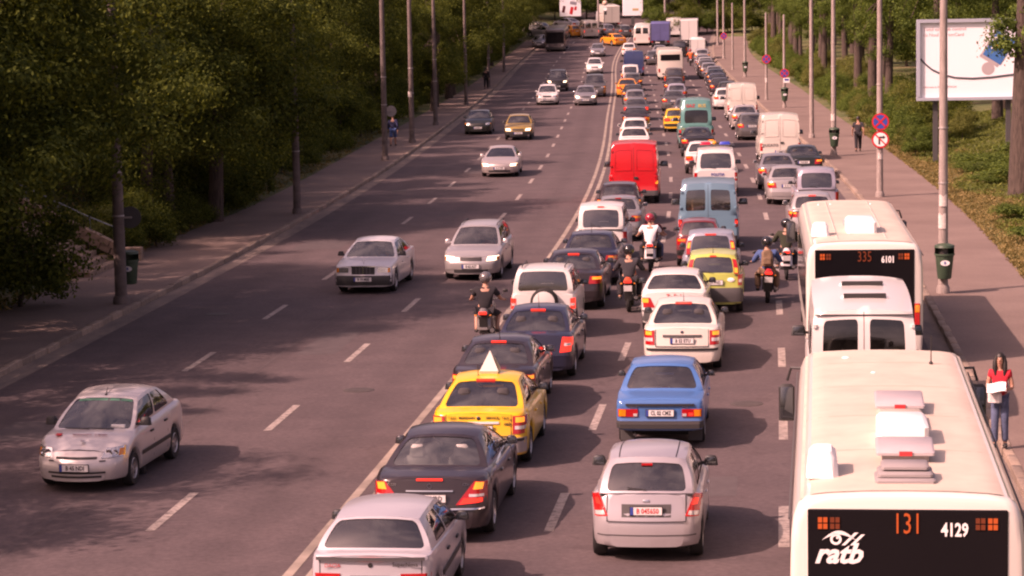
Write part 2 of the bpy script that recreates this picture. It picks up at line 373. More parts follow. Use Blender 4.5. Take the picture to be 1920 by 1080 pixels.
def text_mesh(s, size, depth=0.0, shear=0.0, bold=0.0, align='CENTER'):
    key = (s, size, depth, shear, bold, align)
    if key in _TXT: return _TXT[key]
    cu = bpy.data.curves.new('lettering', 'FONT'); cu.body = s; cu.size = size; cu.align_x = align; cu.align_y = 'CENTER'
    cu.extrude = depth; cu.shear = shear; cu.offset = bold; cu.resolution_u = 2
    o = bpy.data.objects.new('lettering', cu); C.objects.link(o)
    me = bpy.data.meshes.new_from_object(o.evaluated_get(bpy.context.evaluated_depsgraph_get()))
    bpy.data.objects.remove(o); bpy.data.curves.remove(cu)
    if not me.materials: me.materials.append(None)
    _TXT[key] = me; return me
def lettering(s, size, mat, parent, loc, facing='rear', bold=0.0, shear=0.0, xs=1.0, align='CENTER', name='lettering'):
    rot = {'rear': (PI / 2, 0, 0), 'front': (PI / 2, 0, PI), 'up': (0, 0, 0)}[facing] if isinstance(facing, str) else facing
    return put(name, text_mesh(s, size, 0.002, shear, bold, align), [mat], parent, loc, rot, (xs, 1, 1))
# ------------------------------------------------------------------ car builder
# local frame of a vehicle: x to its right, y from the rear bumper (0) to the front (L), z up from the road
def wheel_meshes(r, w, style):
    key = ('wheel', round(r, 3), w, style)
    if key in CACHE: return CACHE[key]
    t = MB(); hw = w / 2
    t.lathe([(r * .62, -hw * .85), (r * .70, -hw), (r * .93, -hw), (r * .985, -hw * .75), (r, -hw * .4), (r, hw * .4), (r * .985, hw * .75), (r * .93, hw), (r * .70, hw), (r * .62, hw * .85), (r * .62, -hw * .85)], 24, axis='X')
    k = MB(); ri = r * .64
    k.lathe([(ri, hw * .86), (ri * .93, hw * .96), (ri * .88, hw * .80), (ri * .86, hw * .45)], 24, axis='X')
    if style == 'spoke':
        for i in range(6):
            a = 2 * PI * i / 6; rot = Matrix.Rotation(a, 3, 'X')
            k.box(rot @ Vector((hw * .62, 0, ri * .52)), (hw * .22, ri * .24, ri * .80), 0, rot)
        k.lathe([(0.001, hw * .80), (ri * .22, hw * .78), (ri * .26, hw * .5)], 12, axis='X')
        k.lathe([(0.001, hw * .30), (ri * .9, hw * .30)], 16, axis='X', mi=1)
    else:
        k.lathe([(0.001, hw * .75), (ri * .30, hw * .78), (ri * .55, hw * .62), (ri * .86, hw * .72)], 24, axis='X')
        for i in range(8):
            a = 2 * PI * (i + .5) / 8
            k.lathe([(0.001, 0.004), (ri * .085, 0.004)], 6, (hw * .66 + .004, math.cos(a) * ri * .66, math.sin(a) * ri * .66), 'X', 1)
    CACHE[key] = (t.mesh('tyre'), k.mesh('rim')); return CACHE[key]
CACHE = {}
# section of the lower body: x as a share of the half width, z as a share of sill..deck
SEC = [(0.0, 0.0), (0.80, 0.0), (0.935, 0.035), (0.975, 0.13), (0.992, 0.34), (1.0, 0.56), (0.992, 0.76), (0.965, 0.91), (0.925, 0.975), (0.885, 1.0)]
SEC_BOX = [(0.0, 0.0), (0.84, 0.0), (0.955, 0.03), (0.985, 0.12), (0.996, 0.34), (1.0, 0.56), (0.998, 0.78), (0.985, 0.93), (0.968, 0.985), (0.945, 1.0)]
class Car:
    D = dict(L=4.3, W=1.69, H=1.42, zb=.19, deck=[(0, .90), (.15, .95), (.8, .99), (1.2, .98), (3.0, .93), (3.35, .92), (3.9, .82), (4.3, .66)], rb=.75, rt=1.35, ft=2.45, fb=3.2,
             rtz=None, ftz=None, rw=.575, arch=.045, crown=.05, wr=.30, ww=.19, yr=.82, yf=3.42, cr=.20, rr=.34, cf=.26, rf=.5, bowr=.05, bowf=.10, gbow=.07,
             rsh=[(.3, 0), (.52, 0), (.6, .06), (.95, .12)], fsh=[(.25, 0), (.5, 0), (.62, .06), (.8, .2)], side=[(0, .14, 0), (.14, .50, 1), (.50, 1.0, 1)],
             rwin=[(-.86, .86, .10, .90)], fwin=(-.90, .90, .07, .93), swin=(.10, .88), glass='car', rglass=None, boxy=False)
    def __init__(s, key, **kw):
        s.key = key; p = dict(Car.D); p.update(kw); s.p = p
        for k, v in p.items(): setattr(s, k, v)
        s.sec = SEC_BOX if s.boxy else SEC; s.bf = s.sec[-1][0]
        if s.rtz is None: s.rtz = s.H - s.crown - .02
        if s.ftz is None: s.ftz = s.H - s.crown - .04
    def zt(s, y): return interp(s.deck, y)
    def w(s, y):
        h = s.W / 2; m = s.L / 2
        h *= 1 - .035 * max(0, abs(y - m) / m) ** 2.5
        if y < s.bowr + s.rr:
            t = max(0.0, 1 - (y - s.bowr) / s.rr); t = min(t, 1); h -= s.cr * (1 - math.sqrt(max(0, 1 - t * t)))
        e = s.L - y
        if e < s.bowf + s.rf:
            t = max(0.0, 1 - (e - s.bowf) / s.rf); t = min(t, 1); h -= s.cf * (1 - math.sqrt(max(0, 1 - t * t)))
        return h
    def plan(s, x, rear=True):
        c, r, b = (s.cr, s.rr, s.bowr) if rear else (s.cf, s.rf, s.bowf)
        w0 = s.w(b if rear else s.L - b); ax = abs(x)
        if ax <= w0: return b * (ax / w0) ** 2
        t = min(1, (ax - w0) / c); return b + r * (1 - math.sqrt(max(0, 1 - t * t)))
    def rear_y(s, x, z):
        q = s.plan(x); return q + interp(s.rsh, z) * max(0, 1 - q / .6)
    def front_y(s, x, z):
        q = s.plan(x, False); return s.L - q - interp(s.fsh, z) * max(0, 1 - q / .8)
    def warp(s, x, y, z):
        if y < .6: y2 = y + interp(s.rsh, z) * max(0, 1 - y / .6)
        else: y2 = y
        e = s.L - y
        if e < .8: y2 -= interp(s.fsh, z) * max(0, 1 - e / .8)
        return (x, y2, z)
    def side_x(s, y, z):
        zt = s.zt(y); k = (z - s.zb) / (zt - s.zb); pts = [(b, a) for a, b in s.sec[1:]]
        return s.w(y) * interp(pts, k)
    # ---- lower body shell with wheel-arch openings and an open cabin well
    def body(s):
        R = s.wr * 1.17; ys = {s.bowr, s.L - s.bowf, s.rb, s.fb, s.rb + .002, s.fb - .002}
        for k in range(1, 6): ys.add(s.bowr + s.rr * (1 - math.cos(k * PI / 10))); ys.add(s.L - s.bowf - s.rf * (1 - math.cos(k * PI / 10)))
        for a in (s.yr, s.yf):
            for k in range(13): ys.add(a + R * math.cos(PI * k / 12))
            ys.add(a - R - .004); ys.add(a + R + .004)
        for y, z in s.deck: ys.add(y)
        y = .3
        while y < s.L: ys.add(y); y += .28
        ys = sorted(y for y in ys if s.bowr <= y <= s.L - s.bowf)
        out = []
        for y in ys:
            if not out or y - out[-1] > .0015: out.append(y)
        m = MB(); rings = []
        for y in out:
            zb = s.zb + .05 * max(0, 1 - y / .5) + .02 * max(0, 1 - (s.L - y) / .5)
            for a in (s.yr, s.yf):
                if abs(y - a) < R: zb = max(zb, s.wr + math.sqrt(R * R - (y - a) ** 2))
            zt = s.zt(y); zb = min(zb, zt - .1); w = s.w(y); half = []
            for k, (fx, fz) in enumerate(s.sec): half.append((fx * w, zb + (zt - zb) * fz))
            well = s.rb + .001 < y < s.fb - .001
            cz = zt - .42 if well else zt + .012
            half += [((s.bf - .02) * w if well else .55 * w, cz if well else zt + .022), (0, cz if well else zt + .03)]
            rings.append((y, half, well))
        n = len(rings[0][1])
        for (y0, h0, w0), (y1, h1, w1) in zip(rings, rings[1:]):
            for k in range(n - 1):
                mi = 1 if ((w0 or w1) and k >= n - 3) or k < 1 else 0
                for sg in (1, -1):
                    q = [(sg * h0[k][0], y0, h0[k][1]), (sg * h1[k][0], y1, h1[k][1]), (sg * h1[k + 1][0], y1, h1[k + 1][1]), (sg * h0[k + 1][0], y0, h0[k + 1][1])]
                    m.add([s.warp(*v) for v in q], [(0, 1, 2, 3)], mi)
        for (y, h, _), rear in ((rings[0], True), (rings[-1], False)):
            nx = 8
            for k in range(n - 1):
                for i in range(nx):
                    q = []
                    for kk, u in ((k, i / nx), (k, (i + 1) / nx), (k + 1, (i + 1) / nx), (k + 1, i / nx)):
                        x = h[kk][0] * (2 * u - 1); w0 = s.w(y); q0 = (s.bowr if rear else s.bowf) * (x / w0) ** 2
                        q.append(s.warp(x, q0 if rear else s.L - q0, h[kk][1]))
                    m.add(q, [(0, 1, 2, 3)], 0)
        return m.mesh('body', 34)
    # ---- greenhouse
    def bw(s, y): return s.bf * s.w(y)
    def rz(s, u): return lerp(s.rtz, s.ftz, u) + s.arch * 4 * u * (1 - u)
    def rwid(s, u): return s.rw * (.965 + .035 * 4 * u * (1 - u))
    def side_p(s, sg, u, v):
        yb = lerp(s.rb, s.fb, u); yt = lerp(s.rt, s.ft, u)
        b = Vector((s.bw(yb), yb, s.zt(yb) - .006)); t = Vector((s.rwid(u), yt, s.rz(u)))
        p = b.lerp(t, v); p.x += .03 * math.sin(PI * min(1, max(0, v))); return Vector((sg * p.x, p.y, p.z))
    def rear_p(s, u, v):
        bow = s.gbow * (1 - u * u); g = s.crown * (1 - abs(u) ** 2.6)
        b = Vector((u * s.bw(s.rb), s.rb - bow, s.zt(s.rb) - .006 + .02 * (1 - u * u))); t = Vector((u * s.rwid(0), s.rt - bow * .7, s.rz(0) + g)); p = b.lerp(t, v)
        p.x += math.copysign(.03 * math.sin(PI * v), u) * abs(u) ** 3; p.y -= .03 * math.sin(PI * v); return p
    def front_p(s, u, v):
        bow = s.gbow * 1.6 * (1 - u * u); g = s.crown * (1 - abs(u) ** 2.6)
        b = Vector((u * s.bw(s.fb), s.fb + bow, s.zt(s.fb) - .006 + .02 * (1 - u * u))); t = Vector((u * s.rwid(1), s.ft + bow * .5, s.rz(1) + g)); p = b.lerp(t, v)
        p.x += math.copysign(.03 * math.sin(PI * v), u) * abs(u) ** 3; p.y += .03 * math.sin(PI * v); return p
    def roof_p(s, a, t):
        u = 2 * a - 1; g = s.crown * (1 - abs(u) ** 2.6)
        y = lerp(s.rt, s.ft, t) - .7 * s.gbow * (1 - u * u) * (1 - t) ** 3 + .8 * s.gbow * (1 - u * u) * t ** 3
        return Vector((u * s.rwid(t), y, s.rz(t) + g))
    @staticmethod
    def panel(fr, gl, fn, outer, inner, rad, inset=None):
        """frame quads between the outer rectangle and a rounded opening, glass in the opening, both on the patch fn(u, v)"""
        u0, u1, v0, v1 = outer; a0, a1, b0, b1 = inner; ru, rv = rad; O = []; I = []
        ns = 5
        def arc(cx, cy, q, corner):
            for k in range(5):
                t = (q + k / 4) * PI / 2
                I.append((cx + ru * math.cos(t), cy + rv * math.sin(t)))
                O.append(corner if 0 < k < 4 else None)
        def seg(p, q):
            for k in range(1, ns): I.append((lerp(p[0], q[0], k / ns), lerp(p[1], q[1], k / ns))); O.append(None)
        arc(a1 - ru, b1 - rv, 0, (u1, v1)); seg((a1 - ru, b1), (a0 + ru, b1)); arc(a0 + ru, b1 - rv, 1, (u0, v1)); seg((a0, b1 - rv), (a0, b0 + rv))
        arc(a0 + ru, b0 + rv, 2, (u0, v0)); seg((a0 + ru, b0), (a1 - ru, b0)); arc(a1 - ru, b0 + rv, 3, (u1, v0)); seg((a1, b0 + rv), (a1, b1 - rv))
        for k, o in enumerate(O):
            if o is None:
                x, y = I[k]; ds = [(abs(x - a0), (u0, y)), (abs(x - a1), (u1, y)), (abs(y - b0), (x, v0)), (abs(y - b1), (x, v1))]
                O[k] = min(ds)[1]
        n = len(I); vs = [fn(*q) for q in O] + [fn(*q) for q in I]
        fr.add(vs, [(i, (i + 1) % n, n + (i + 1) % n, n + i) for i in range(n)], 0)
        if gl is not None:
            cx, cy = (a0 + a1) / 2, (b0 + b1) / 2; vs = []
            e = .0
            for k in (1.0, .6, .25): vs += [fn(cx + (x - cx) * k, cy + (y - cy) * k) for x, y in I]
            vs.append(fn(cx, cy)); fs = [(r * n + i, r * n + (i + 1) % n, (r + 1) * n + (i + 1) % n, (r + 1) * n + i) for r in range(2) for i in range(n)]
            fs += [(2 * n + i, 2 * n + (i + 1) % n, 3 * n) for i in range(n)]
            ce = sum((Vector(v) for v in vs), Vector()) / len(vs); inn = inset or Vector((0, 0, 0))
            gl.add([Vector(v) + inn for v in vs], fs, 0)
    def cabin(s):
        fr = MB(); parts = {}
        fr.grid(s.roof_p, 14, 10)
        gl = MB(); rec = Vector((0, .012, -.004)); nw = len(s.rwin)
        if nw == 0: fr.grid(lambda a, v: s.rear_p(2 * a - 1, v), 12, 6)
        elif nw == 1:
            a0, a1, b0, b1 = s.rwin[0]; s.panel(fr, gl, s.rear_p, (-1, 1, 0, 1), s.rwin[0], (.09, .14), rec)
        else:
            s.panel(fr, gl, s.rear_p, (-1, 0, 0, 1), s.rwin[0], (.06, .09), rec); s.panel(fr, gl, s.rear_p, (0, 1, 0, 1), s.rwin[1], (.06, .09), rec)
        if nw: parts['rear_window'] = gl.mesh('rear_window', 60)
        gl = MB(); s.panel(fr, gl, s.front_p, (-1, 1, 0, 1), s.fwin, (.06, .10), Vector((0, -.012, -.004))); parts['windscreen'] = gl.mesh('windscreen', 60)
        wins = []
        for sg in (1, -1):
            for ua, ub, win in s.side:
                fn = lambda u, v, sg=sg: s.side_p(sg, u, v)
                if win:
                    gl = MB(); g0 = .035 / max(.3, (s.fb - s.rb)) * 1.2; v0, v1 = s.swin
                    e0, e1 = (ua + g0, ub - g0)
                    if win == 2: e0, e1 = lerp(ua, ub, .15), lerp(ua, ub, .85)
                    s.panel(fr, gl, fn, (ua, ub, 0, 1), (e0, e1, v0, v1), (.028, .09), Vector((-sg * .012, 0, 0))); wins.append(gl.mesh('side_window', 60))
                else: fr.grid(lambda a, v, f=fn, ua=ua, ub=ub: f(lerp(ua, ub, a), v), 6, 6)
        parts['cabin'] = fr.mesh('cabin_frame', 36); parts['side'] = wins
        return parts
    def patch(s, quad, rear=True, off=.012, skirt=.03, nu=6, nv=4, mi=0, mb=None):
        """raised piece on the rear or front face: quad of (x, z) corners, bottom-left, bottom-right, top-right, top-left"""
        a, b, c, d = quad; m = mb or MB()
        def P(u, v, o):
            x = lerp(lerp(a[0], b[0], u), lerp(d[0], c[0], u), v); z = lerp(lerp(a[1], b[1], u), lerp(d[1], c[1], u), v)
            y = s.rear_y(x, z) - o if rear else s.front_y(x, z) + o
            return (x, y, z)
        m.grid(lambda u, v: P(u, v, off), nu, nv, mi)
        for e in (lambda t, o: P(t, 0, o), lambda t, o: P(t, 1, o)): m.grid(lambda u, v, e=e: e(u, lerp(off, off - skirt, v)), nu, 1, mi)
        for e in (lambda t, o: P(0, t, o), lambda t, o: P(1, t, o)): m.grid(lambda u, v, e=e: e(u, lerp(off, off - skirt, v)), nv, 1, mi)
        return m
    def side_strip(s, sg, y0, y1, z0, z1, off=.008, n=10, mb=None, mi=0):
        m = mb or MB()
        def P(y, z, o):
            return (sg * (s.side_x(y, z) + o), s.warp(0, y, z)[1], z)
        m.grid(lambda u, v: P(lerp(y0, y1, u), lerp(z0, z1, v), off), n, 2, mi)
        for zz in (z0, z1): m.grid(lambda u, v, zz=zz: P(lerp(y0, y1, u), zz, lerp(off, off - .02, v)), n, 1, mi)
        return m
    def meshes(s):
        if s.key in CACHE: return CACHE[s.key]
        d = s.cabin(); d['body'] = s.body()
        u = MB(); u.box((0, s.L / 2, s.zb + .14), (s.W * .70, s.L - .5, .30)); 
        for a in (s.yr, s.yf): u.box((0, a, s.wr + .12), (s.W * .60, s.wr * 2.6, .46))
        d['under'] = u.mesh('underbody')
        # seats
        sb = MB(); sw = .50; bz = s.zt((s.rb + s.fb) / 2)
        sb.box((0, 0, bz - .12), (sw, .16, .62), 0, None, .82, .7, .05); sb.box((0, .24, bz - .42), (sw, .5, .16), 0, None, .95, None, .04); d['seat'] = sb.mesh('seat')
        hb = MB(); hb.box((0, 0, bz + .27), (.27, .11, .19), 0, None, .8, .8, .04); hb.tube([(-.06, 0, bz + .10), (-.06, 0, bz + .2)], .008, 5); hb.tube([(.06, 0, bz + .10), (.06, 0, bz + .2)], .008, 5); d['headrest'] = hb.mesh('headrest')
        CACHE[s.key] = d; return d
    # ---- one vehicle in the scene
    def make(s, name, label, cat, y, off, col, oncoming=False, lod=0, group=None, rim='disc', yaw=0.0, seat=None, rearglass=None, trim=None, under_tail=None):
        a = heading(y) + yaw; g = grade(y + (s.L / 2 if not oncoming else s.L / 2))
        base = rp(y, off, 0.004)
        if oncoming: base = base + Vector((math.sin(a), math.cos(a), 0)) * s.L; base.z = road_z(base.y) + .004; t = thing(name, label, cat, base, PI - a, group, -g)
        else: t = thing(name, label, cat, base, -a, group, g)
        d = s.meshes(); pm = col if not isinstance(col, tuple) else paint(col)
        s.t = t; s.pm = pm; s.lod = lod
        put('body', d['body'], [pm, M_TRIM], t); put('cabin_frame', d['cabin'], [pm], t); put('underbody', d['under'], [M_UNDER], t)
        G = {'car': M_GLASS, 'dark': M_GLASSD, 'clear': M_GLASSC}
        if 'rear_window' in d: put('rear_window', d['rear_window'], [rearglass or G[s.rglass or s.glass]], t)
        put('windscreen', d['windscreen'], [G['car' if s.glass == 'dark' else s.glass]], t)
        for me in d['side']: put('side_window', me, [G[s.glass]], t)
        tm, rmh = wheel_meshes(s.wr, s.ww, rim)
        for ya in (s.yr, s.yf):
            for sg in (1, -1):
                x = s.W / 2 - s.ww / 2 - .03
                wo = put('wheel', tm, [M_TYRE], t, (sg * x, ya, s.wr), (0, 0, 0 if sg > 0 else PI)); put('rim', rmh, [M_RIM, M_SEAM], wo)
        if lod < 2:
            sm = seat or M_SEAT; yd = lerp(s.rb, s.fb, .56); yb = lerp(s.rb, s.fb, .16 if s.rb > .5 else .24)
            for x in (-.36, .36):
                so = put('seat', d['seat'], [sm], t, (x, yd, 0)); put('headrest', d['headrest'], [sm], so)
            if s.L < 4.95 and s.H < 1.95:
                for x in (-.33, .33): so = put('rear_seat', d['seat'], [sm], t, (x * 1.05, yb, -.03)); put('headrest', d['headrest'], [sm], so)
            dm = MB(); fbz = s.zt(s.fb); dm.box((0, s.fb - .16, fbz - .10), (s.W * .80, .42, .18), 0, None, .96, .6, .04); put('dashboard', dm, [M_TRIM], t)
            st = MB(); st.tube([(-.36 + .18 * math.cos(q * PI / 6), s.fb - .50 + .06 * math.sin(q * PI / 6), fbz - .02 + .17 * math.sin(q * PI / 6)) for q in range(13)], .014, 6); put('steering_wheel', st, [M_BLACK], t)
            if s.H < 1.95 and s.rb < 1.3 and s.rwin:
                ps = MB(); ps.box((0, s.rb + .16, s.zt(s.rb) - .03), (s.W * .80, .36, .03)); put('parcel_shelf', ps, [seat or M_TRIM], t)
        return t
    def lamp(s, name, quad, mat, parent=None, rear=True, off=.014, mirror=True, **kw):
        out = []
        for sg in ((1, -1) if mirror else (1,)):
            q = [(sg * x, z) for x, z in quad]
            out.append(put(name, s.patch(q, rear, off, **kw), [mat], parent[len(out)] if isinstance(parent, list) else (parent or s.t)))
        return out
    def band(s, name, x, z0, z1, mat, rear=True, off=.012, parent=None, skirt=.03):
        return put(name, s.patch([(-x, z0), (x, z0), (x, z1), (-x, z1)], rear, off, skirt, 22, 3), [mat], parent or s.t)
    def plate(s, txt, z, rear=True, x=0.0, ink=None, w=.50, frame=True, eu=True):
        h = .112; yb = s.rear_y(x, z) if rear else s.front_y(x, z); sg = -1 if rear else 1
        m = MB(); m.box((x, yb + sg * .022, z), (w + .02, .02, h + .02)); o = put('number_plate_holder', m, [M_BLACK], s.t)
        m = MB(); m.box((x, yb + sg * .034, z), (w, .008, h)); p = put('number_plate', m, [M_PLATE], o)
        if eu:
            m = MB(); m.box((x + sg * (w / 2 - .022), yb + sg * .0395, z), (.044, .004, h)); put('blue_strip', m, [M_BLUEINK], o)
        if s.lod < 2: lettering(txt, .105, ink or M_INK, o, (x - sg * .02, yb + sg * .040, z - .002), 'rear' if rear else 'front', .002, xs=.86 * min(1.0, 7.5 / max(7.5, len(txt))))
        return o
    def mirrors(s, mat=None, size=1.0):
        u = .93; 
        for sg in (1, -1):
            p = s.side_p(sg, u, .10); m = MB(); c = Vector((p.x + sg * .12 * size, p.y - .06, p.z + .06))
            m.box((c.x, c.y, c.z), (.19 * size, .11, .13 * size), top=.86, ch=.035); m.tube([(p.x - sg * .03, p.y - .03, p.z), c], [.03, .025], 6)
            o = put('door_mirror', m, [mat or s.pm], s.t); g = MB(); g.box((c.x, c.y - .064, c.z), (.14 * size, .006, .10 * size), ch=.02); put('mirror_glass', g, [M_BLACKGLASS0], o)
    def doors(s, ys, z0=None, handle=True, strip=None):
        for sg in (1, -1):
            for y in ys:
                m = MB(); s.side_strip(sg, y - .009, y + .009, s.zb + .12, s.zt(y) - .015, .0015, 2, m); put('door_seam', m, [M_SEAM], s.t)
                if handle:
                    hz = s.zt(y) - .17; m = MB(); x = s.side_x(y + .12, hz); m.box((sg * (x + .012), y + .12, hz), (.03, .17, .035), ch=.01); put('door_handle', m, [M_BLACK if strip else s.pm], s.t)
            if strip:
                m = MB(); s.side_strip(sg, s.yr + s.wr * 1.25, s.yf - s.wr * 1.25, strip, strip + .07, .016, 12, m); put('side_rub_strip', m, [M_BLACK], s.t)
    def wiper(s, side=1):
        m = MB(); a = s.rear_p(0, .09); b = s.rear_p(-.42 * side, .16); m.tube([a - Vector((0, .02, 0)), b - Vector((0, .02, 0))], .009, 5); put('rear_wiper', m, [M_BLACK], s.t)
    def aerial(s, t=.9, h=.30, u=.5):
        p = s.roof_p(u, t); m = MB(); m.tube([p, p + Vector((0, -.12, h))], [.008, .004], 5); m.ball(p, .018, 8, 5); put('aerial', m, [M_BLACK], s.t)
    def high_lamp(s, w=.28, lit=True, v=.93, z=None):
        if z is None: c = s.rear_p(0, v); m = MB(); m.box((0, c.y - .012, c.z), (w, .03, .035))
        else: m = MB(); m.box((0, s.rear_y(0, z) - .006, z), (w, .03, .03))
        put('high_brake_lamp', m, [M_REDLIT if lit else M_RED], s.t)
    def bootline(s, x, z0, z1):
        """dark panel gap round the boot lid or tailgate"""
        g = .012
        for q in ([(-x, z0), (x, z0), (x, z0 + g), (-x, z0 + g)], [(-x, z0), (-x + g, z0), (-x + g, z1), (-x, z1)], [(x - g, z0), (x, z0), (x, z1), (x - g, z1)]):
            put('boot_seam', s.patch(q, True, .0025, .006, 10, 4), [M_SEAM], s.t)
# ------------------------------------------------------------------ the setting
def frange(a, b, s):
    out = []; x = a
    while x < b - 1e-6: out.append(x); x += s
    return out + [b]
YW = frange(-40, 130, 4) + frange(134, 314, 4)
YS = frange(-40, 130, 4) + frange(133, 420, 4)[0:] + frange(430, 900, 25)
def strip(name, ys, offs, zf, mat, smooth=0, uv=False):
    """sheet along the road; offs: functions or numbers; zf(y, i)"""
    m = MB(); n = len(offs)
    vs = [rp(y, (o(y) if callable(o) else o), zf(y, i)) for y in ys for i, o in enumerate(offs)]
    fs = [(j * n + i, j * n + i + 1, (j + 1) * n + i + 1, (j + 1) * n + i) for j in range(len(ys) - 1) for i in range(n - 1)]
    m.add(vs, fs); me = m.mesh(name, smooth, 0, False)
    if uv:
        la = me.uv_layers.new(name='across'); us = [((o(y) if callable(o) else o) + 10.4) / 21.2 for y in ys for o in offs]
        for lp in me.loops: la.data[lp.index].uv = (us[lp.vertex_index], 0)
    return put(name, me, [mat])
def bank(off):      # the ground behind the left pavement climbs
    t = min(1, max(0, (-13.9 - off) / 7.0)); t = t * t * (3 - 2 * t); return 2.4 * t
def bank_r(off):
    t = min(1, max(0, (off - 15.0) / 9.0)); t = t * t * (3 - 2 * t); return 0.9 * t
GO = [-900, -300, -120, -60, -35, -26, -21, -19, -17, -15.5, -14.2, -13.7, -11, 0, 11, 14.3, 15.5, 17, 19, 21, 24, 30, 45, 80, 200, 900]
rg = random.Random(3)
def gz(y, i):
    o = GO[i]
    if o < -13: return .10 + bank(o) + (rg.uniform(-.12, .12) if -60 < o < -14.5 else 0)
    if o > 14: return .06 + bank_r(o) + (rg.uniform(-.06, .06) if o < 60 else 0)
    return -.12
tag(strip('ground', [-300, -150] + YS + [1100, 1500, 2200], GO, gz, MATS['soil_grass'], 60), 'rough ground with dry and green grass', 'ground', kind='structure')
road = tag(strip('road', YS, [-10.40, -8, -6.4, -3, 0, 3.3, 6.9, 9, lambda y: kerb_r(y)] if False else [KL, -8, LB, LA, 0, LL, LR, 9, KR], lambda y, i: 0.0, MATS['asphalt'], uv=True), 'worn asphalt carriageway of six lanes', 'road', kind='structure')
pl = tag(strip('pavement_left', YW, [lambda y: walk_left(y) - .35, -12, KL - .16], lambda y, i: .13, MATS['pavement_asphalt']), 'shaded asphalt pavement on the left', 'pavement', kind='structure')
pr = tag(strip('pavement_right', YW, [KR + .16, 12.5, lambda y: walk_right(y) + .2], lambda y, i: .13, MATS['pavement_asphalt']), 'sunlit asphalt pavement on the right', 'pavement', kind='structure')
gl_ = strip('gutter_left', YS, [KL + .0, KL + .55], lambda y, i: .004, MATS['gutter_dust']); gl_.parent = road
gr_ = strip('gutter_right', YS, [KR - .5, KR], lambda y, i: .004, MATS['gutter_dust']); gr_.parent = road
# double line and lane dashes (each dash a piece of its own)
for o in (-.17, .17):
    q = strip('double_line', frange(-20, 330, 3), [o - .075, o + .075], lambda y, i: .005, plain('worn_line_paint', (.27, .225, .185), .8, var=.35, scale=1.2)); q.parent = road
def dash(y, off, ln=3.0, w=.15):
    q = [rp(y + (ln * k), off + s, .005) for k in (0, .5, 1) for s in (-w / 2, w / 2)]
    m = MB(); m.add(q, [(0, 1, 3, 2), (2, 3, 5, 4)]); put('lane_dash', m.mesh('lane_dash', 0, 0, False), [MATS['road_paint']], road)
for k in range(-3, 34):
    dash(38.6 + 9.05 * k, LA); dash(37.0 + 9.05 * k + 1.0, LL); 
    dash(36.6 + 9.05 * k, LR, w=.17)
    dash(55.7 + 9.05 * (k - 2), LB)
# kerb stones
for nm, off, sg in (('kerb_left', KL - .08, 1), ('kerb_right', KR + .08, -1)):
    far = strip(nm, frange(-30, 30, 5) + [40], [off - .09, off - .085, off + .085, off + .09], lambda y, i: .0 if i in (0, 3) else .14, MATS['kerb_stone'])
    tag(far, 'worn stone kerb along the ' + ('left' if sg > 0 else 'right') + ' pavement', 'kerb', kind='structure')
    stones = MB(); stones.box((0, 0, .055), (.17, .985, .19), ch=.015); me = stones.mesh('kerb_stone')
    rk = random.Random(5 + sg); y = 40.5
    while y < 205:
        p = rp(y, off + rk.uniform(-.012, .012), rk.uniform(-.012, .012))
        o = put('kerb_stone', me, [MATS['kerb_stone']], far, p, (rk.uniform(-.01, .01), 0, -heading(y) + rk.uniform(-.008, .008))); y += 1.0
    rest = strip('kerb_stones_far', frange(205, 315, 5), [off - .09, off - .085, off + .085, off + .09], lambda y, i: .0 if i in (0, 3) else .145, MATS['kerb_stone']); rest['kind'] = 'stuff'; rest.parent = far

# repair patches, manhole covers and a tar seam in the carriageway
M_PATCH = plain('patch_asphalt', (.078, .062, .063), .9, var=.15, scale=3); M_IRON = plain('cast_iron', (.06, .048, .044), .7, var=.2, scale=8)
def patch_sheet(y, off, w, l, z=.003, mat=M_PATCH, nm='asphalt_patch'):
    m = MB(); m.add([rp(y + l * k, off + w * q, z) for k in (0, .5, 1) for q in (-.5, .5)], [(0, 1, 3, 2), (2, 3, 5, 4)]); put(nm, m.mesh(nm, 0, 0, False), [mat], road)
for y, o, w, l in ((47, -7.6, 1.3, 2.2), (58, -3.9, .9, 4.0), (83, -8.2, 1.6, 3.0), (101, -1.2, 1.0, 2.4), (62.5, 7.6, .9, 2.0), (40.5, 5.6, 1.1, 1.7), (118, -5.6, 1.4, 5.0), (95, -5.0, 1.0, 2.0)): patch_sheet(y, o, w, l)
for y, o in ((52.5, -2.0), (66, -7.9), (90, -3.9), (49.8, 6.2), (108, -8.4)):
    m = MB(); m.lathe([(.001, .010), (.30, .010), (.33, .006), (.34, .0)], 20); mo = put('manhole_cover', m, [M_IRON], road, rp(y, o, .002))
tar = strip('tar_seam', frange(30, 200, 3), [-4.78, -4.74], lambda y, i: .0035, M_PATCH); tar.parent = road
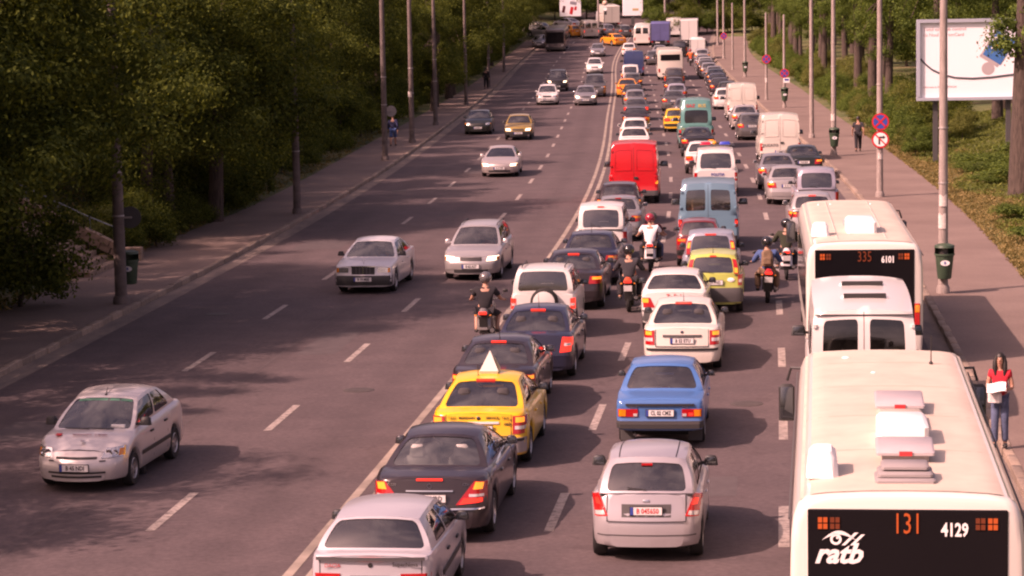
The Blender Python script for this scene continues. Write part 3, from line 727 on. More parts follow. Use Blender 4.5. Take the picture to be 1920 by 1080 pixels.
# ------------------------------------------------------------------ vehicle models
SEDAN = dict(L=4.35, W=1.70, H=1.42)
MODELS = {
 'nova': Car('nova', boxy=True, L=4.05, W=1.65, H=1.41, deck=[(0, .93), (.10, .985), (.45, 1.0), (1.2, .97), (2.9, .90), (3.15, .89), (3.75, .80), (4.05, .68)], rb=.40, rt=.76, ft=2.30, fb=3.0, rw=.575, yr=.72, yf=3.25,
             side=[(0, .16, 0), (.16, .55, 1), (.55, 1, 1)], rwin=[(-.90, .90, .08, .93)], cr=.10, rr=.2, cf=.14, rf=.3, wr=.285, rsh=[(.3, 0), (.55, 0), (.62, .05), (.95, .09)]),
 'executive': Car('executive', L=4.82, W=1.83, H=1.45, deck=[(0, .93), (.10, .985), (.5, 1.02), (.9, 1.03), (1.4, 1.0), (3.4, .94), (3.75, .92), (4.4, .82), (4.82, .64)], rb=.86, rt=1.62, ft=2.75, fb=3.60, rw=.58, arch=.06, crown=.06,
             yr=.98, yf=3.85, wr=.325, cr=.22, rr=.38, gbow=.10, side=[(0, .18, 0), (.18, .52, 1), (.52, 1, 1)], rwin=[(-.88, .88, .08, .92)], rsh=[(.3, 0), (.54, 0), (.62, .05), (.98, .13)]),
 'liftback': Car('liftback', L=4.51, W=1.735, H=1.43, deck=[(0, .92), (.10, .97), (.4, 1.0), (.8, 1.0), (1.3, .98), (3.1, .93), (3.45, .91), (4.1, .82), (4.51, .66)], rb=.52, rt=1.40, ft=2.5, fb=3.3, rw=.585, arch=.06, crown=.055,
             yr=.95, yf=3.47, wr=.315, cr=.17, rr=.3, rwin=[(-.88, .88, .07, .93)], rsh=[(.3, 0), (.56, 0), (.62, .05), (.97, .12)]),
 'sedan': Car('sedan', **SEDAN),
 'sedan_round': Car('sedan_round', L=4.45, W=1.73, H=1.43, deck=[(0, .92), (.12, .97), (.55, 1.0), (1.2, .99), (3.1, .93), (3.4, .92), (4.05, .82), (4.45, .64)], rb=.66, rt=1.45, ft=2.5, fb=3.3, rw=.58, arch=.06, crown=.06, yr=.9, yf=3.5, cr=.24, rr=.4, gbow=.10),
 'old_sedan': Car('old_sedan', boxy=True, zb=.31, L=4.34, W=1.636, H=1.43, deck=[(0, .86), (.06, .90), (.30, .925), (.80, .955), (1.2, .94), (3.0, .90), (3.25, .90), (3.9, .84), (4.34, .74)], rb=.82, rt=1.28, ft=2.45, fb=3.0, rw=.575, arch=.04, crown=.045,
             yr=.98, yf=3.42, wr=.29, ww=.16, cr=.09, rr=.14, cf=.10, rf=.2, bowr=.02, rwin=[(-.87, .87, .10, .90)], rsh=[(.3, 0), (.48, 0), (.52, .07), (.84, .075), (.92, .12)], gbow=.05),
 'hatch': Car('hatch', L=3.88, W=1.67, H=1.49, deck=[(0, .94), (.10, 1.0), (.4, 1.0), (1.2, .97), (2.7, .93), (2.95, .92), (3.5, .82), (3.88, .64)], rb=.20, rt=.62, ft=2.1, fb=2.98, rw=.575, arch=.05, crown=.055,
             yr=.62, yf=3.08, wr=.30, cr=.26, rr=.38, cf=.28, gbow=.09, side=[(0, .13, 0), (.13, .50, 1), (.50, 1, 1)], rwin=[(-.86, .86, .06, .84)], rsh=[(.3, 0), (.60, .0), (.68, .05), (1.0, .13)]),
 'tall_hatch': Car('tall_hatch', L=3.54, W=1.58, H=1.54, deck=[(0, .95), (.06, 1.0), (.5, 1.0), (1.2, .98), (2.5, .95), (2.75, .94), (3.2, .86), (3.54, .66)], rb=.14, rt=.34, ft=1.95, fb=2.75, rw=.58, arch=.04, yr=.56, yf=2.86, wr=.285, ww=.17,
             cr=.13, rr=.22, cf=.2, gbow=.05, rwin=[(-.80, .80, .07, .85)], side=[(0, .12, 0), (.12, .48, 1), (.48, 1, 1)], rsh=[(.3, 0), (.56, 0), (.62, .05), (1.0, .09)]),
 'mini_mpv': Car('mini_mpv', L=3.5, W=1.63, H=1.66, deck=[(0, 1.0), (.06, 1.05), (.5, 1.05), (1.2, 1.02), (2.5, .99), (2.72, .98), (3.15, .90), (3.5, .68)], rb=.13, rt=.30, ft=1.95, fb=2.75, rw=.60, arch=.04, yr=.55, yf=2.85, wr=.285, cr=.12, rr=.2, gbow=.05,
             rwin=[(-.80, .80, .07, .88)], side=[(0, .12, 0), (.12, .48, 1), (.48, 1, 1)], rsh=[(.3, 0), (.56, 0), (.62, .05), (1.0, .08)]),
 'micro': Car('micro', L=3.34, W=1.40, H=1.395, deck=[(0, .88), (.08, .92), (.5, .92), (1.1, .9), (2.4, .87), (2.6, .86), (3.0, .79), (3.34, .66)], rb=.18, rt=.50, ft=1.75, fb=2.55, rw=.50, arch=.04, yr=.5, yf=2.82, wr=.255, ww=.15, cr=.12, rr=.2, cf=.16, rf=.3,
             rwin=[(-.88, .88, .08, .90)], side=[(0, .14, 0), (.14, .5, 1), (.5, 1, 1)]),
 'jeep': Car('jeep', boxy=True, L=3.50, W=1.60, H=1.70, zb=.30, deck=[(0, 1.05), (.05, 1.08), (.5, 1.08), (1.2, 1.07), (2.3, 1.04), (2.5, 1.03), (3.1, .98), (3.5, .82)], rb=.09, rt=.20, ft=1.75, fb=2.32, rw=.64, arch=.03, crown=.04, yr=.62, yf=2.87, wr=.34, cr=.07, rr=.1, cf=.1, rf=.2, bowr=.02, gbow=.03,
             rwin=[(-.84, .84, .12, .90)], side=[(0, .55, 1), (.55, 1, 1)], rsh=[(.3, 0), (.6, 0), (.66, .03), (1.1, .05)]),
 'suv': Car('suv', L=4.55, W=1.80, H=1.75, zb=.28, deck=[(0, 1.06), (.06, 1.1), (.5, 1.1), (1.2, 1.08), (3.0, 1.05), (3.25, 1.04), (4.1, .98), (4.55, .8)], rb=.14, rt=.38, ft=2.45, fb=3.2, rw=.66, arch=.04, yr=.85, yf=3.55, wr=.36, cr=.14, rr=.24,
             rwin=[(-.84, .84, .08, .86)], side=[(0, .25, 1), (.25, .58, 1), (.58, 1, 1)], rsh=[(.3, 0), (.6, 0), (.68, .05), (1.1, .09)]),
 'estate': Car('estate', L=4.32, W=1.71, H=1.50, deck=[(0, .95), (.08, 1.0), (.5, 1.0), (1.3, .98), (2.95, .93), (3.2, .92), (3.9, .82), (4.32, .64)], rb=.16, rt=.46, ft=2.25, fb=3.1, rw=.59, arch=.05, yr=.85, yf=3.46, cr=.16, rr=.28,
             rwin=[(-.86, .86, .07, .90)], side=[(0, .27, 1), (.27, .58, 1), (.58, 1, 1)], rsh=[(.3, 0), (.56, 0), (.62, .05), (1.0, .1)]),
 'leisure': Car('leisure', L=4.0, W=1.68, H=1.84, deck=[(0, 1.06), (.05, 1.1), (.5, 1.1), (1.5, 1.08), (2.9, 1.04), (3.1, 1.02), (3.65, .92), (4.0, .7)], rb=.10, rt=.32, ft=2.15, fb=3.1, rw=.66, arch=.05, crown=.06, yr=.68, yf=3.28, wr=.30, cr=.16, rr=.26, gbow=.05,
             rwin=[(-.82, .82, .07, .82)], side=[(0, .28, 1), (.28, .60, 1), (.60, 1, 1)], rsh=[(.3, 0), (.56, 0), (.62, .04), (1.1, .08)]),
 'coupe': Car('coupe', L=4.35, W=1.76, H=1.32, deck=[(0, .88), (.10, .94), (.5, .96), (1.1, .95), (2.9, .87), (3.2, .85), (3.9, .74), (4.35, .56)], rb=.45, rt=1.4, ft=2.2, fb=3.2, rw=.54, arch=.05, yr=.85, yf=3.35, wr=.31, cf=.34, rf=.6, side=[(0, .35, 0), (.35, 1, 1)]),
 'compact_saloon': Car('compact_saloon', L=4.15, W=1.64, H=1.43, deck=[(0, .94), (.10, 1.0), (.5, 1.03), (1.2, 1.0), (2.7, .93), (3.0, .92), (3.4, .86), (3.8, .76), (4.15, .62)], rb=.55, rt=1.15, ft=2.28, fb=3.08, rw=.575, arch=.055, crown=.05, yr=.83, yf=3.30, wr=.29, ww=.175,
             cf=.30, rf=.55, bowf=.13, fwin=(-.91, .91, .06, .94), side=[(0, .14, 0), (.14, .52, 1), (.52, 1, 1)], fsh=[(.25, 0), (.5, 0), (.62, .10), (.8, .30)]),
 'boxy_saloon': Car('boxy_saloon', boxy=True, L=4.42, W=1.68, H=1.39, deck=[(0, .90), (.08, .95), (.8, .97), (1.3, .95), (3.0, .91), (3.25, .90), (4.0, .83), (4.38, .76)], rb=.85, rt=1.45, ft=2.45, fb=3.2, rw=.57, arch=.04, crown=.045, yr=.92, yf=3.58, wr=.305, cf=.10, rf=.2, bowf=.05,
             fsh=[(.25, 0), (.50, 0), (.53, .07), (.8, .10)]),
 'panel_van': Car('panel_van', boxy=True, L=5.1, W=2.03, H=2.42, zb=.30, deck=[(0, 1.15), (4.05, 1.18), (4.4, 1.1), (4.85, .92), (5.1, .72)], rb=.075, rt=.16, ft=3.3, fb=4.25, rw=.885, arch=.03, crown=.07, yr=.95, yf=4.15, wr=.33, ww=.2, cr=.09, rr=.13, cf=.2, rf=.35, bowr=.015, gbow=.03,
             rwin=[], side=[(0, .70, 0), (.70, 1, 1)], swin=(.04, .55), rsh=[(.3, 0), (.52, 0), (.58, .045), (1.2, .05)]),
 'glazed_van': Car('glazed_van', boxy=True, L=4.9, W=2.0, H=2.22, zb=.30, deck=[(0, 1.15), (3.9, 1.17), (4.2, 1.08), (4.65, .92), (4.9, .72)], rb=.075, rt=.16, ft=3.3, fb=4.1, rw=.86, arch=.03, crown=.06, yr=.95, yf=3.95, wr=.32, ww=.19, cr=.09, rr=.13, cf=.16, rf=.3, bowr=.015, gbow=.03,
             rwin=[(-.80, -.10, .16, .80), (.10, .80, .16, .80)], side=[(0, .35, 2), (.35, .70, 2), (.70, 1, 1)], swin=(.10, .75), rsh=[(.3, 0), (.52, 0), (.58, .045), (1.2, .05)], glass='car', rglass='clear'),
 'minibus': Car('minibus', boxy=True, L=5.6, W=2.10, H=2.44, zb=.30, deck=[(0, 1.22), (4.6, 1.2), (5.0, 1.08), (5.4, .92), (5.6, .72)], rb=.075, rt=.19, ft=4.35, fb=4.95, rw=.93, rtz=2.27, ftz=2.43, arch=.05, crown=.07, yr=1.0, yf=4.6, wr=.33, ww=.2, cr=.09, rr=.13, cf=.16, rf=.3, bowr=.015, gbow=.03,
             rwin=[(-.80, -.12, .20, .84), (.12, .80, .20, .84)], side=[(0, .34, 2), (.34, .68, 2), (.68, 1, 1)], swin=(.08, .66), rsh=[(.3, 0), (.52, 0), (.58, .045), (1.2, .05)], glass='dark', rglass='dark'),
 'wide_minibus': Car('wide_minibus', L=5.6, W=1.95, H=2.66, zb=.30, deck=[(0, 1.25), (4.5, 1.22), (4.85, 1.08), (5.3, .92), (5.6, .72)], rb=.08, rt=.26, ft=3.9, fb=4.75, rw=.78, arch=.05, crown=.09, yr=1.0, yf=4.6, wr=.33, ww=.2, cr=.14, rr=.2, cf=.16, rf=.3, bowr=.02, gbow=.04,
             rwin=[(-.78, .78, .10, .60)], side=[(0, .34, 1), (.34, .68, 1), (.68, 1, 1)], swin=(.10, .62), rsh=[(.3, 0), (.52, 0), (.58, .045), (1.2, .05)], glass='dark', rglass='dark'),
 'people_van': Car('people_van', L=4.8, W=1.85, H=1.95, zb=.26, deck=[(0, 1.06), (.05, 1.08), (3.7, 1.08), (4.0, 1.02), (4.5, .9), (4.8, .7)], rb=.09, rt=.36, ft=2.9, fb=3.9, rw=.72, arch=.03, crown=.06, yr=.9, yf=3.85, wr=.315, ww=.19, cr=.11, rr=.16, cf=.16, rf=.3, bowr=.02, gbow=.04,
             rwin=[(-.82, .82, .10, .82)], side=[(0, .33, 1), (.33, .66, 1), (.66, 1, 1)], swin=(.10, .82), rsh=[(.3, 0), (.52, 0), (.58, .045), (1.1, .05)]),
}
def MD(k): return MODELS[k]
# paints
SILVER = paint((0.42, 0.40, 0.395), .45, .32); SILVER_WARM = paint((0.47, 0.42, 0.40), .40, .32); SILVER_DK = paint((0.27, 0.26, 0.27), .45, .32)
WHITE = paint((0.63, 0.615, 0.585)); CREAM = paint((0.62, 0.58, 0.51)); OFFWHITE = paint((0.43, 0.42, 0.45), 0.15); BLACKP = paint((0.016, 0.014, 0.016)); AUBERGINE = paint((0.030, 0.022, 0.026), .15)
NAVY = paint((0.018, 0.020, 0.042), .1); YELLOW = paint((0.80, 0.46, 0.012)); ORANGE = paint((0.75, 0.27, 0.015)); BLUE = paint((0.040, 0.145, 0.36)); RED = paint((0.62, 0.016, 0.018)); MAROON = paint((0.16, 0.025, 0.032))
LIME = paint((0.42, 0.47, 0.10)); TEAL = paint((0.085, 0.28, 0.26)); SLATE = paint((0.115, 0.235, 0.31)); GREY = paint((0.10, 0.098, 0.10), .3); BROWN = paint((0.075, 0.058, 0.052), .2); LILAC = paint((0.36, 0.345, 0.40), .35)
GOLD = paint((0.33, 0.22, 0.06), .3); DARKBLUE = paint((0.028, 0.048, 0.13)); GREENBLACK = paint((0.014, 0.02, 0.018), .1); PALEBLUE = paint((0.33, 0.345, 0.41), .35)

def tail(c, quad, lit=True, amber=None, white=None, off=.014, mat=None):
    """red tail lamps with a lit amber field and a clear reversing field as sub-parts"""
    ls = c.lamp('tail_lamp', quad, mat or M_RED, off=off)
    if amber: c.lamp('brake_light' if lit else 'indicator_light', amber, M_AMBERLIT if lit else M_AMBER, ls, off=off + .004)
    if white: c.lamp('reversing_light', white, M_CLEAR, ls, off=off + .004)
    return ls
def rq(x0, x1, z0, z1): return [(x0, z0), (x1, z0), (x1, z1), (x0, z1)]
def quick_rear(c, lit=True, tall=False, pl='B 12 ABC', plz=None, bump=None):
    """rear dress of a plain mid-distance car"""
    h = c.W / 2; zt = c.zt(.05)
    if tall: tail(c, rq(h - .17, h - .03, .68, zt - .02), lit, rq(h - .15, h - .04, zt - .16, zt - .05))
    else: tail(c, [(h - .40, zt - .24), (h - .045, zt - .24), (h - .04, zt - .04), (h - .36, zt - .04)], lit, rq(h - .30, h - .07, zt - .13, zt - .06))
    c.band('rear_bumper', h - .035, .36, .52, bump or c.pm, off=.02, skirt=.05)
    c.plate(pl, plz or zt - .16)
    c.mirrors(M_BLACK if bump else None)
def quick_front(c, lit=False, pl='B 45 XYZ', round_l=False, hz=(.60, .74), grille=True, bump=None, hx=(.30, .05)):
    h = c.W / 2; a, b = hz
    hl = c.lamp('headlamp', [(h - hx[0] - .1, a), (h - hx[1], a + .02), (h - hx[1] - .01, b), (h - hx[0] - .06, b - .02)], M_HEADLIT if lit else M_HEAD, rear=False)
    c.lamp('indicator_light', rq(h - .12, h - .05, a + .02, b - .02), M_AMBER, hl, rear=False, off=.018)
    if grille: c.band('grille', .32, a + .01, b - .03, M_BLACK, False)
    c.band('front_bumper', h - .03, .34, .52, bump or c.pm, False, .02, skirt=.05); c.band('air_intake', .5, .25, .34, M_BLACK, False, .014)
    c.plate(pl, .43, False); c.mirrors(M_BLACK if bump else None)

# ================================================================== lane beside the double line (driving away)
c = MD('nova'); t = c.make('hatchback_car', 'white older hatchback with a notched tail, nearest car beside the double line', 'car', 32.0, 1.56, OFFWHITE, rim='disc')
c.lamp('tail_lamp', rq(.40, .79, .60, .76), M_RED); 
c.lamp('brake_light', rq(.46, .60, .64, .72), M_REDLIT, off=.02)
c.band('spoiler_lip', .72, .935, .975, M_GREY, off=.05); c.high_lamp(.30, True, z=.955); c.plate('B 20 NOV', .67); c.band('rear_bumper', .79, .30, .56, M_GREY, off=.02, skirt=.05)
lettering('SuperNova', .075, M_GREY, t, (.46, c.rear_y(.46, .88) - .02, .88), bold=.001); lettering('DACIA', .07, M_REDINK, t, (-.50, c.rear_y(.5, .86) - .02, .86))
m = MB(); m.lathe([(.001, -.008), (.03, -.008), (.03, .01)], 14, (0, c.rear_y(0, .87) - .004, .87), 'Y'); put('boot_lock', m, [M_BLACK], t)
c.mirrors(M_BLACK); c.doors([1.45, 2.35], strip=.52); c.bootline(.68, .60, .93)
c = MD('executive'); t = c.make('saloon_car', 'black executive saloon with pale headrests behind its rear window, following the yellow taxi', 'car', 37.2, 1.60, AUBERGINE, rim='spoke', seat=M_SEATL, rearglass=M_GLASSC)
ls = tail(c, [(.40, .60), (.86, .64), (.865, .93), (.68, .95)], True, [(.66, .83), (.80, .83), (.82, .925), (.70, .94)], rq(.60, .82, .72, .76))
c.lamp('brake_light', [(.45, .61), (.80, .64), (.80, .70), (.52, .70)], M_REDLIT, ls, off=.02)
c.band('bumper_chrome_strip', .83, .535, .56, M_CHROME, off=.018); c.band('boot_handle_strip', .36, .80, .82, M_CHROME, off=.02); c.plate('B 63 MRD', .70); c.high_lamp(.40, True, z=.975); c.mirrors(); c.doors([1.75, 2.75]); c.bootline(.66, .58, .95)
m = MB(); m.lathe([(.030, -.006), (.036, -.006), (.036, .004), (.030, .004), (.030, -.006)], 16, (0, c.rear_y(0, .88) - .004, .88), 'Y'); put('boot_badge', m, [M_CHROME], t)
for sg in (1, -1):
    m = MB(); c.side_strip(sg, 1.5, 3.3, .955, .972, .012, 12, m); put('chrome_waist_strip', m, [M_CHROME], t)
lettering('E 220', .06, M_CHROME, t, (-.58, c.rear_y(.58, .90) - .015, .90)); lettering('CDI', .06, M_CHROME, t, (.55, c.rear_y(.55, .90) - .015, .90))
c = MD('liftback'); t = c.make('taxi_car', 'yellow taxi with a white pyramid sign on its roof', 'taxi', 43.2, 1.62, YELLOW, rim='disc')
tail(c, rq(.60, .835, .62, .93), True, rq(.65, .80, .82, .91), rq(.64, .82, .70, .76)); c.band('rear_bumper', .83, .30, .56, paint((.30, .28, .28), .2), off=.02, skirt=.05); c.band('bumper_rub_strip', .835, .50, .55, M_BLACK, off=.028); c.band('boot_grip_strip', .36, .80, .835, plain('pale_trim', (.62, .60, .60), .3), off=.02)
c.plate('B 24 WAT', .71); c.high_lamp(.34, True, v=.96); c.mirrors(M_BLACK); c.doors([1.55, 2.45]); c.bootline(.58, .58, .95); c.aerial(.15, .22, .36)
lettering('TAXI   MERIDIAN', .062, M_INK, t, (-.30, c.rear_y(.3, .90) - .016, .90), bold=.001); lettering('SERVICE   TAXI', .062, M_INK, t, (.34, c.rear_y(.3, .90) - .016, .90), bold=.001); lettering('cab', .085, M_INK, t, (.50, c.rear_y(.5, .80) - .016, .80), shear=.3, bold=.002)
m = MB(); m.lathe([(.001, -.012), (.035, -.010), (.04, .004)], 14, (0, c.rear_y(0, .90) - .004, .895), 'Y'); put('boot_badge', m, [M_CHROME], t)
p = c.roof_p(.5, .35); m = MB(); m.add([(-.15, -.17, 0), (.15, -.17, 0), (.15, .17, 0), (-.15, .17, 0), (-.17, -.19, .05), (.17, -.19, .05), (.17, .19, .05), (-.17, .19, .05), (0, .04, .40)], [(0, 1, 5, 4), (1, 2, 6, 5), (2, 3, 7, 6), (3, 0, 4, 7), (4, 5, 8), (5, 6, 8), (6, 7, 8), (7, 4, 8), (3, 2, 1, 0)])
so = put('roof_sign', m.mesh('roof_sign', 0), [plain('sign_white', (.62, .58, .50), .5)], t, (p.x + .02, p.y + .05, p.z - .01))
m = MB(); m.add([(.163, -.12, .07), (.163, .12, .07), (.035, .04, .33)], [(0, 1, 2)]); put('sign_side_panel', m.mesh('panel', 0), [plain('sign_cream', (.55, .47, .22), .5)], so, (.012, 0, .004))
c = MD('sedan_round'); t = c.make('saloon_car', 'dark brown saloon just ahead of the yellow taxi', 'car', 48.2, 1.30, AUBERGINE, rim='spoke'); quick_rear(c, True, pl='B 07 KTR'); c.high_lamp(.30, True, v=.95); c.doors([1.5, 2.45]); c.aerial(.1)
c = MD('liftback'); t = c.make('saloon_car', 'navy saloon with red tail lamps behind the white jeep', 'car', 53.2, 1.62, NAVY, rim='spoke')
tail(c, [(.56, .62), (.835, .64), (.835, .93), (.62, .95)], False, None, rq(.66, .80, .76, .82), mat=M_REDLIT); c.plate('B 81 DGA', .72); c.band('rear_bumper', .83, .32, .56, c.pm, off=.02); c.high_lamp(.32, True, v=.96); c.mirrors(); c.doors([1.55, 2.45]); c.aerial(.12)
c = MD('jeep'); t = c.make('jeep_car', 'small white jeep carrying a covered spare wheel on its tail', 'car', 60.0, 1.22, WHITE, rim='spoke')
tail(c, rq(.66, .785, .72, .98), False, None, rq(.67, .78, .80, .86), mat=M_REDLIT); c.band('rear_bumper', .77, .42, .58, M_GREY, off=.05, skirt=.08); c.mirrors(M_BLACK)
m = MB(); m.lathe([(.001, -.20), (.24, -.20), (.30, -.18), (.335, -.12), (.335, 0), (.30, .04), (.001, .04)], 26, (.04, .02, .90), 'Y'); so = put('spare_wheel', m, [M_TYRE], t); m = MB(); m.lathe([(.001, -.225), (.20, -.222), (.265, -.205), (.27, -.18)], 24, (.04, .02, .90), 'Y'); put('wheel_cover', m, [WHITE], so)
for x in (-.52, .52):
    m = MB(); m.tube([(x, .35, c.rz(.1) + .045), (x, .4, c.rz(.1) + .09), (x, 1.55, c.rz(.8) + .09), (x, 1.6, c.rz(.8) + .04)], .016, 6); put('roof_rail', m, [M_GREY], t)
c.plate('B 36 JMN', .66, x=-.34)
c = MD('sedan_round'); t = c.make('saloon_car', 'dark saloon braking ahead of the small white jeep', 'car', 65.3, 1.48, AUBERGINE, rim='spoke'); quick_rear(c, True, pl='B 55 PLM'); c.high_lamp(.30, True, v=.90); c.doors([1.5, 2.45])
c = MD('sedan'); t = c.make('saloon_car', 'dark blue saloon behind the white high-roofed estate car', 'car', 70.8, 1.60, NAVY); quick_rear(c, False, pl='B 90 TSD'); c.doors([1.45, 2.35]); c.aerial(.12)
c = MD('leisure'); t = c.make('estate_car', 'white high-roofed estate car with a wide rear window, level with two motorcycles', 'car', 76.4, 1.62, WHITE); tail(c, rq(.68, .80, .68, 1.02), False, None, None); c.plate('B 61 KNG', .80); c.band('rear_bumper', .80, .34, .56, M_GREY, off=.02); c.mirrors(M_BLACK); c.doors([1.5, 2.4]); c.wiper(); c.high_lamp(.2, True, v=.94)
c = MD('sedan'); t = c.make('saloon_car', 'grey saloon with a bright rear window ahead of the white high-roofed estate', 'car', 83.6, 1.78, SILVER_DK); quick_rear(c, False, pl='IF 03 GRY'); c.high_lamp(.2, False)
c = MD('hatch'); t = c.make('hatchback_car', 'dark purple hatchback close behind the red van', 'car', 89.6, 1.60, AUBERGINE); quick_rear(c, True, pl='B 71 PRP')
c = MD('panel_van'); t = c.make('delivery_van', 'bright red delivery van with blank rear doors', 'van', 98.8, 1.90, RED)
tail(c, rq(.83, .965, .66, 1.08), True, rq(.85, .95, .80, .92)); c.mirrors(M_BLACK, 1.7); c.band('rear_bumper', .96, .34, .54, M_GREY, off=.05, skirt=.08); c.plate('B 02 RED', .72, x=-.36)
def van_doors(c, t, handle_x=.10, panels=True, gap=True):
    """two rear doors with raised fields, hinges, a centre gap and a handle"""
    def P(u, v, o):
        z = lerp(.60, c.rz(0) - .04, v); zt = c.zt(c.rb)
        if z < zt: x = u * .985 * (c.w(.05) * .95); return (x, c.rear_y(x, z) - o, z)
        p = c.rear_p(u, (z - zt) / (c.rz(0) - zt)); return (p.x, p.y - o, p.z)
    m = MB(); m.grid(lambda a, v: P(lerp(-.006, .006, a), v, .004), 1, 12); put('door_gap', m, [M_SEAM], t)
    if panels:
        for a0, a1 in ((-.84, -.10), (.10, .84)):
            for v0, v1 in ((.42, .90),):
                for (p, q, r, s_) in ((a0, a1, v0, v0 + .02), (a0, a1, v1 - .02, v1), (a0, a0 + .035, v0, v1), (a1 - .035, a1, v0, v1)):
                    m = MB(); m.grid(lambda a, b, p=p, q=q, r=r, s_=s_: P(lerp(p, q, a), lerp(r, s_, b), .016), 6, 4); m.grid(lambda a, b, p=p, q=q, r=r, s_=s_: P(lerp(p, q, a), r, lerp(.016, -.01, b)), 6, 1); m.grid(lambda a, b, p=p, q=q, r=r, s_=s_: P(lerp(p, q, a), s_, lerp(.016, -.01, b)), 6, 1)
                    put('door_panel_rib', m, [c.pm], t)
    for sg in (1, -1):
        for v in (.18, .55, .88):
            q = P(sg * .97, v, .02); m = MB(); m.box(q, (.07, .05, .07), ch=.01); put('door_hinge', m, [c.pm], t)
    q = P(handle_x, .26, .02); m = MB(); m.box(q, (.16, .04, .09), ch=.02); put('door_handle', m, [M_BLACK], t)
van_doors(c, t)
c = MD('old_sedan'); t = c.make('saloon_car', 'white older saloon hidden to its roof ahead of the red van', 'car', 128.5, 1.55, WHITE, lod=1); quick_rear(c, False, pl='B 18 OLD', bump=M_BLACK)
c = MD('hatch'); t = c.make('hatchback_car', 'white hatchback second ahead of the red van', 'car', 137.5, 1.58, WHITE, lod=1); quick_rear(c, False, pl='B 33 WHT')
c = MD('sedan'); t = c.make('saloon_car', 'dark grey saloon with bright number plate, third ahead of the red van', 'car', 164.5, 1.78, GREY, lod=1); quick_rear(c, False, pl='CT 04 GRS'); c.lamp('brake_light', rq(.56, .78, .72, .90), M_REDLIT, off=.022)
c = MD('hatch'); t = c.make('hatchback_car', 'dark grey hatchback fourth ahead of the red van', 'car', 177.5, 1.74, SILVER_DK, lod=1); quick_rear(c, True)
c = MD('sedan'); t = c.make('saloon_car', 'black saloon just behind the far orange taxi', 'car', 188.0, 1.6, BLACKP, lod=2); quick_rear(c, True)
c = MD('liftback'); t = c.make('taxi_car', 'orange taxi far along the double line below the blue van', 'taxi', 199.0, 1.15, ORANGE, lod=2); quick_rear(c, False)
c = MD('leisure'); t = c.make('estate_car', 'white high-roofed estate car with grey bumper behind the far blue van', 'car', 219.5, 1.45, WHITE, lod=2); quick_rear(c, True, True, bump=M_GREY)
c = MD('panel_van'); t = c.make('delivery_van', 'dark blue panel van far along the double line', 'van', 238.0, 1.9, DARKBLUE, lod=2); tail(c, rq(.83, .965, .62, .95), False); c.mirrors(M_BLACK, 1.7); van_doors(c, t, panels=False)
c = MD('hatch'); t = c.make('hatchback_car', 'small white hatchback ahead of the far blue van', 'car', 282.0, 1.35, WHITE, lod=2); quick_rear(c, True)
c = MD('liftback'); t = c.make('taxi_car', 'orange taxi turning at the far junction', 'taxi', 303.0, -.2, ORANGE, lod=2, yaw=-.5); quick_rear(c, False)

# ================================================================== middle lane (driving away)
c = MD('hatch'); t = c.make('hatchback_car', 'silver hatchback with red lettered temporary plate, nearest car in the middle lane', 'car', 35.7, 4.94, paint((0.45, 0.425, 0.445), .42, .3), rim='disc')
tail(c, [(.56, .68), (.80, .66), (.815, .96), (.70, 1.0)], False, None, [(.60, .70), (.76, .68), (.77, .74), (.62, .76)], mat=plain('lamp_red_bright', (.62, .02, .015), .15, coat=.8))
ls = c.lamp('indicator_light', [(.66, .84), (.74, .84), (.76, .92), (.70, .93)], M_REDLIT, off=.02)
c.plate('B 045650', .76, ink=M_REDINK, w=.46); m = c.patch(rq(-.36, .36, .665, .85), True, .006, .02, 10, 4); put('plate_recess', m, [M_GREY], t)
c.band('bumper_crease', .72, .40, .415, M_GREY, off=.006); c.wiper(); c.high_lamp(.16, False, v=.80); c.mirrors(M_BLACK, 1.15); c.doors([1.25, 2.1]); c.bootline(.58, .60, .98)
for x in (-.43, .43):
    m = MB(); m.grid(lambda u, v, x=x: c.roof_p(.5 + (x + lerp(-.008, .008, u)) / (2 * c.rw), lerp(.02, .98, v)) + Vector((0, 0, .003)), 1, 10); put('roof_seam', m, [M_SEAM], t)
m = MB(); m.box((0, c.rear_y(0, .90) - .008, .90), (.10, .015, .035), ch=.01); put('tailgate_badge', m, [M_CHROME], t)
c = MD('old_sedan'); t = c.make('saloon_car', 'blue older boxy saloon with mud flaps, between the silver hatchback and a white saloon', 'car', 44.8, 4.70, BLUE, rim='disc')
ls = c.lamp('tail_lamp', rq(.40, .76, .60, .74), M_RED, off=.02); c.lamp('indicator_light', rq(.62, .745, .61, .73), M_AMBER, ls, off=.026); c.lamp('reversing_light', rq(.41, .48, .61, .66), M_CLEAR, ls, off=.026)
c.lamp('brake_light', rq(.52, .60, .62, .67), M_REDLIT, [ls[0]], off=.027, mirror=False)
c.band('boot_edge_trim', .62, .80, .835, M_BLACK, off=.03); c.band('rear_bumper', .79, .40, .52, plain('old_bumper', (.030, .028, .028), .7), off=.06, skirt=.09); c.plate('CL 02 CMZ', .67); c.mirrors(M_BLACK, .8); c.doors([1.55, 2.4])
for x in (-.62, .62):
    m = MB(); m.box((x, .62, .22), (.26, .03, .30), ch=.01); put('mud_flap', m, [M_GREY], t)
m = MB(); m.box((-.10, c.rb + .17, c.zt(c.rb) + .02), (.50, .20, .06), ch=.02); put('shelf_clutter', m, [plain('clutter_white', (.6, .55, .52), .7)], t); m = MB(); m.box((.06, c.rb + .12, c.zt(c.rb) + .04), (.12, .1, .05), ch=.015); put('shelf_clutter', m, [M_REDINK], t)
m = MB(); m.tube([(-.5, .25, .30), (-.45, .02, .27)], .028, 8); put('exhaust_pipe', m, [M_GREY], t)
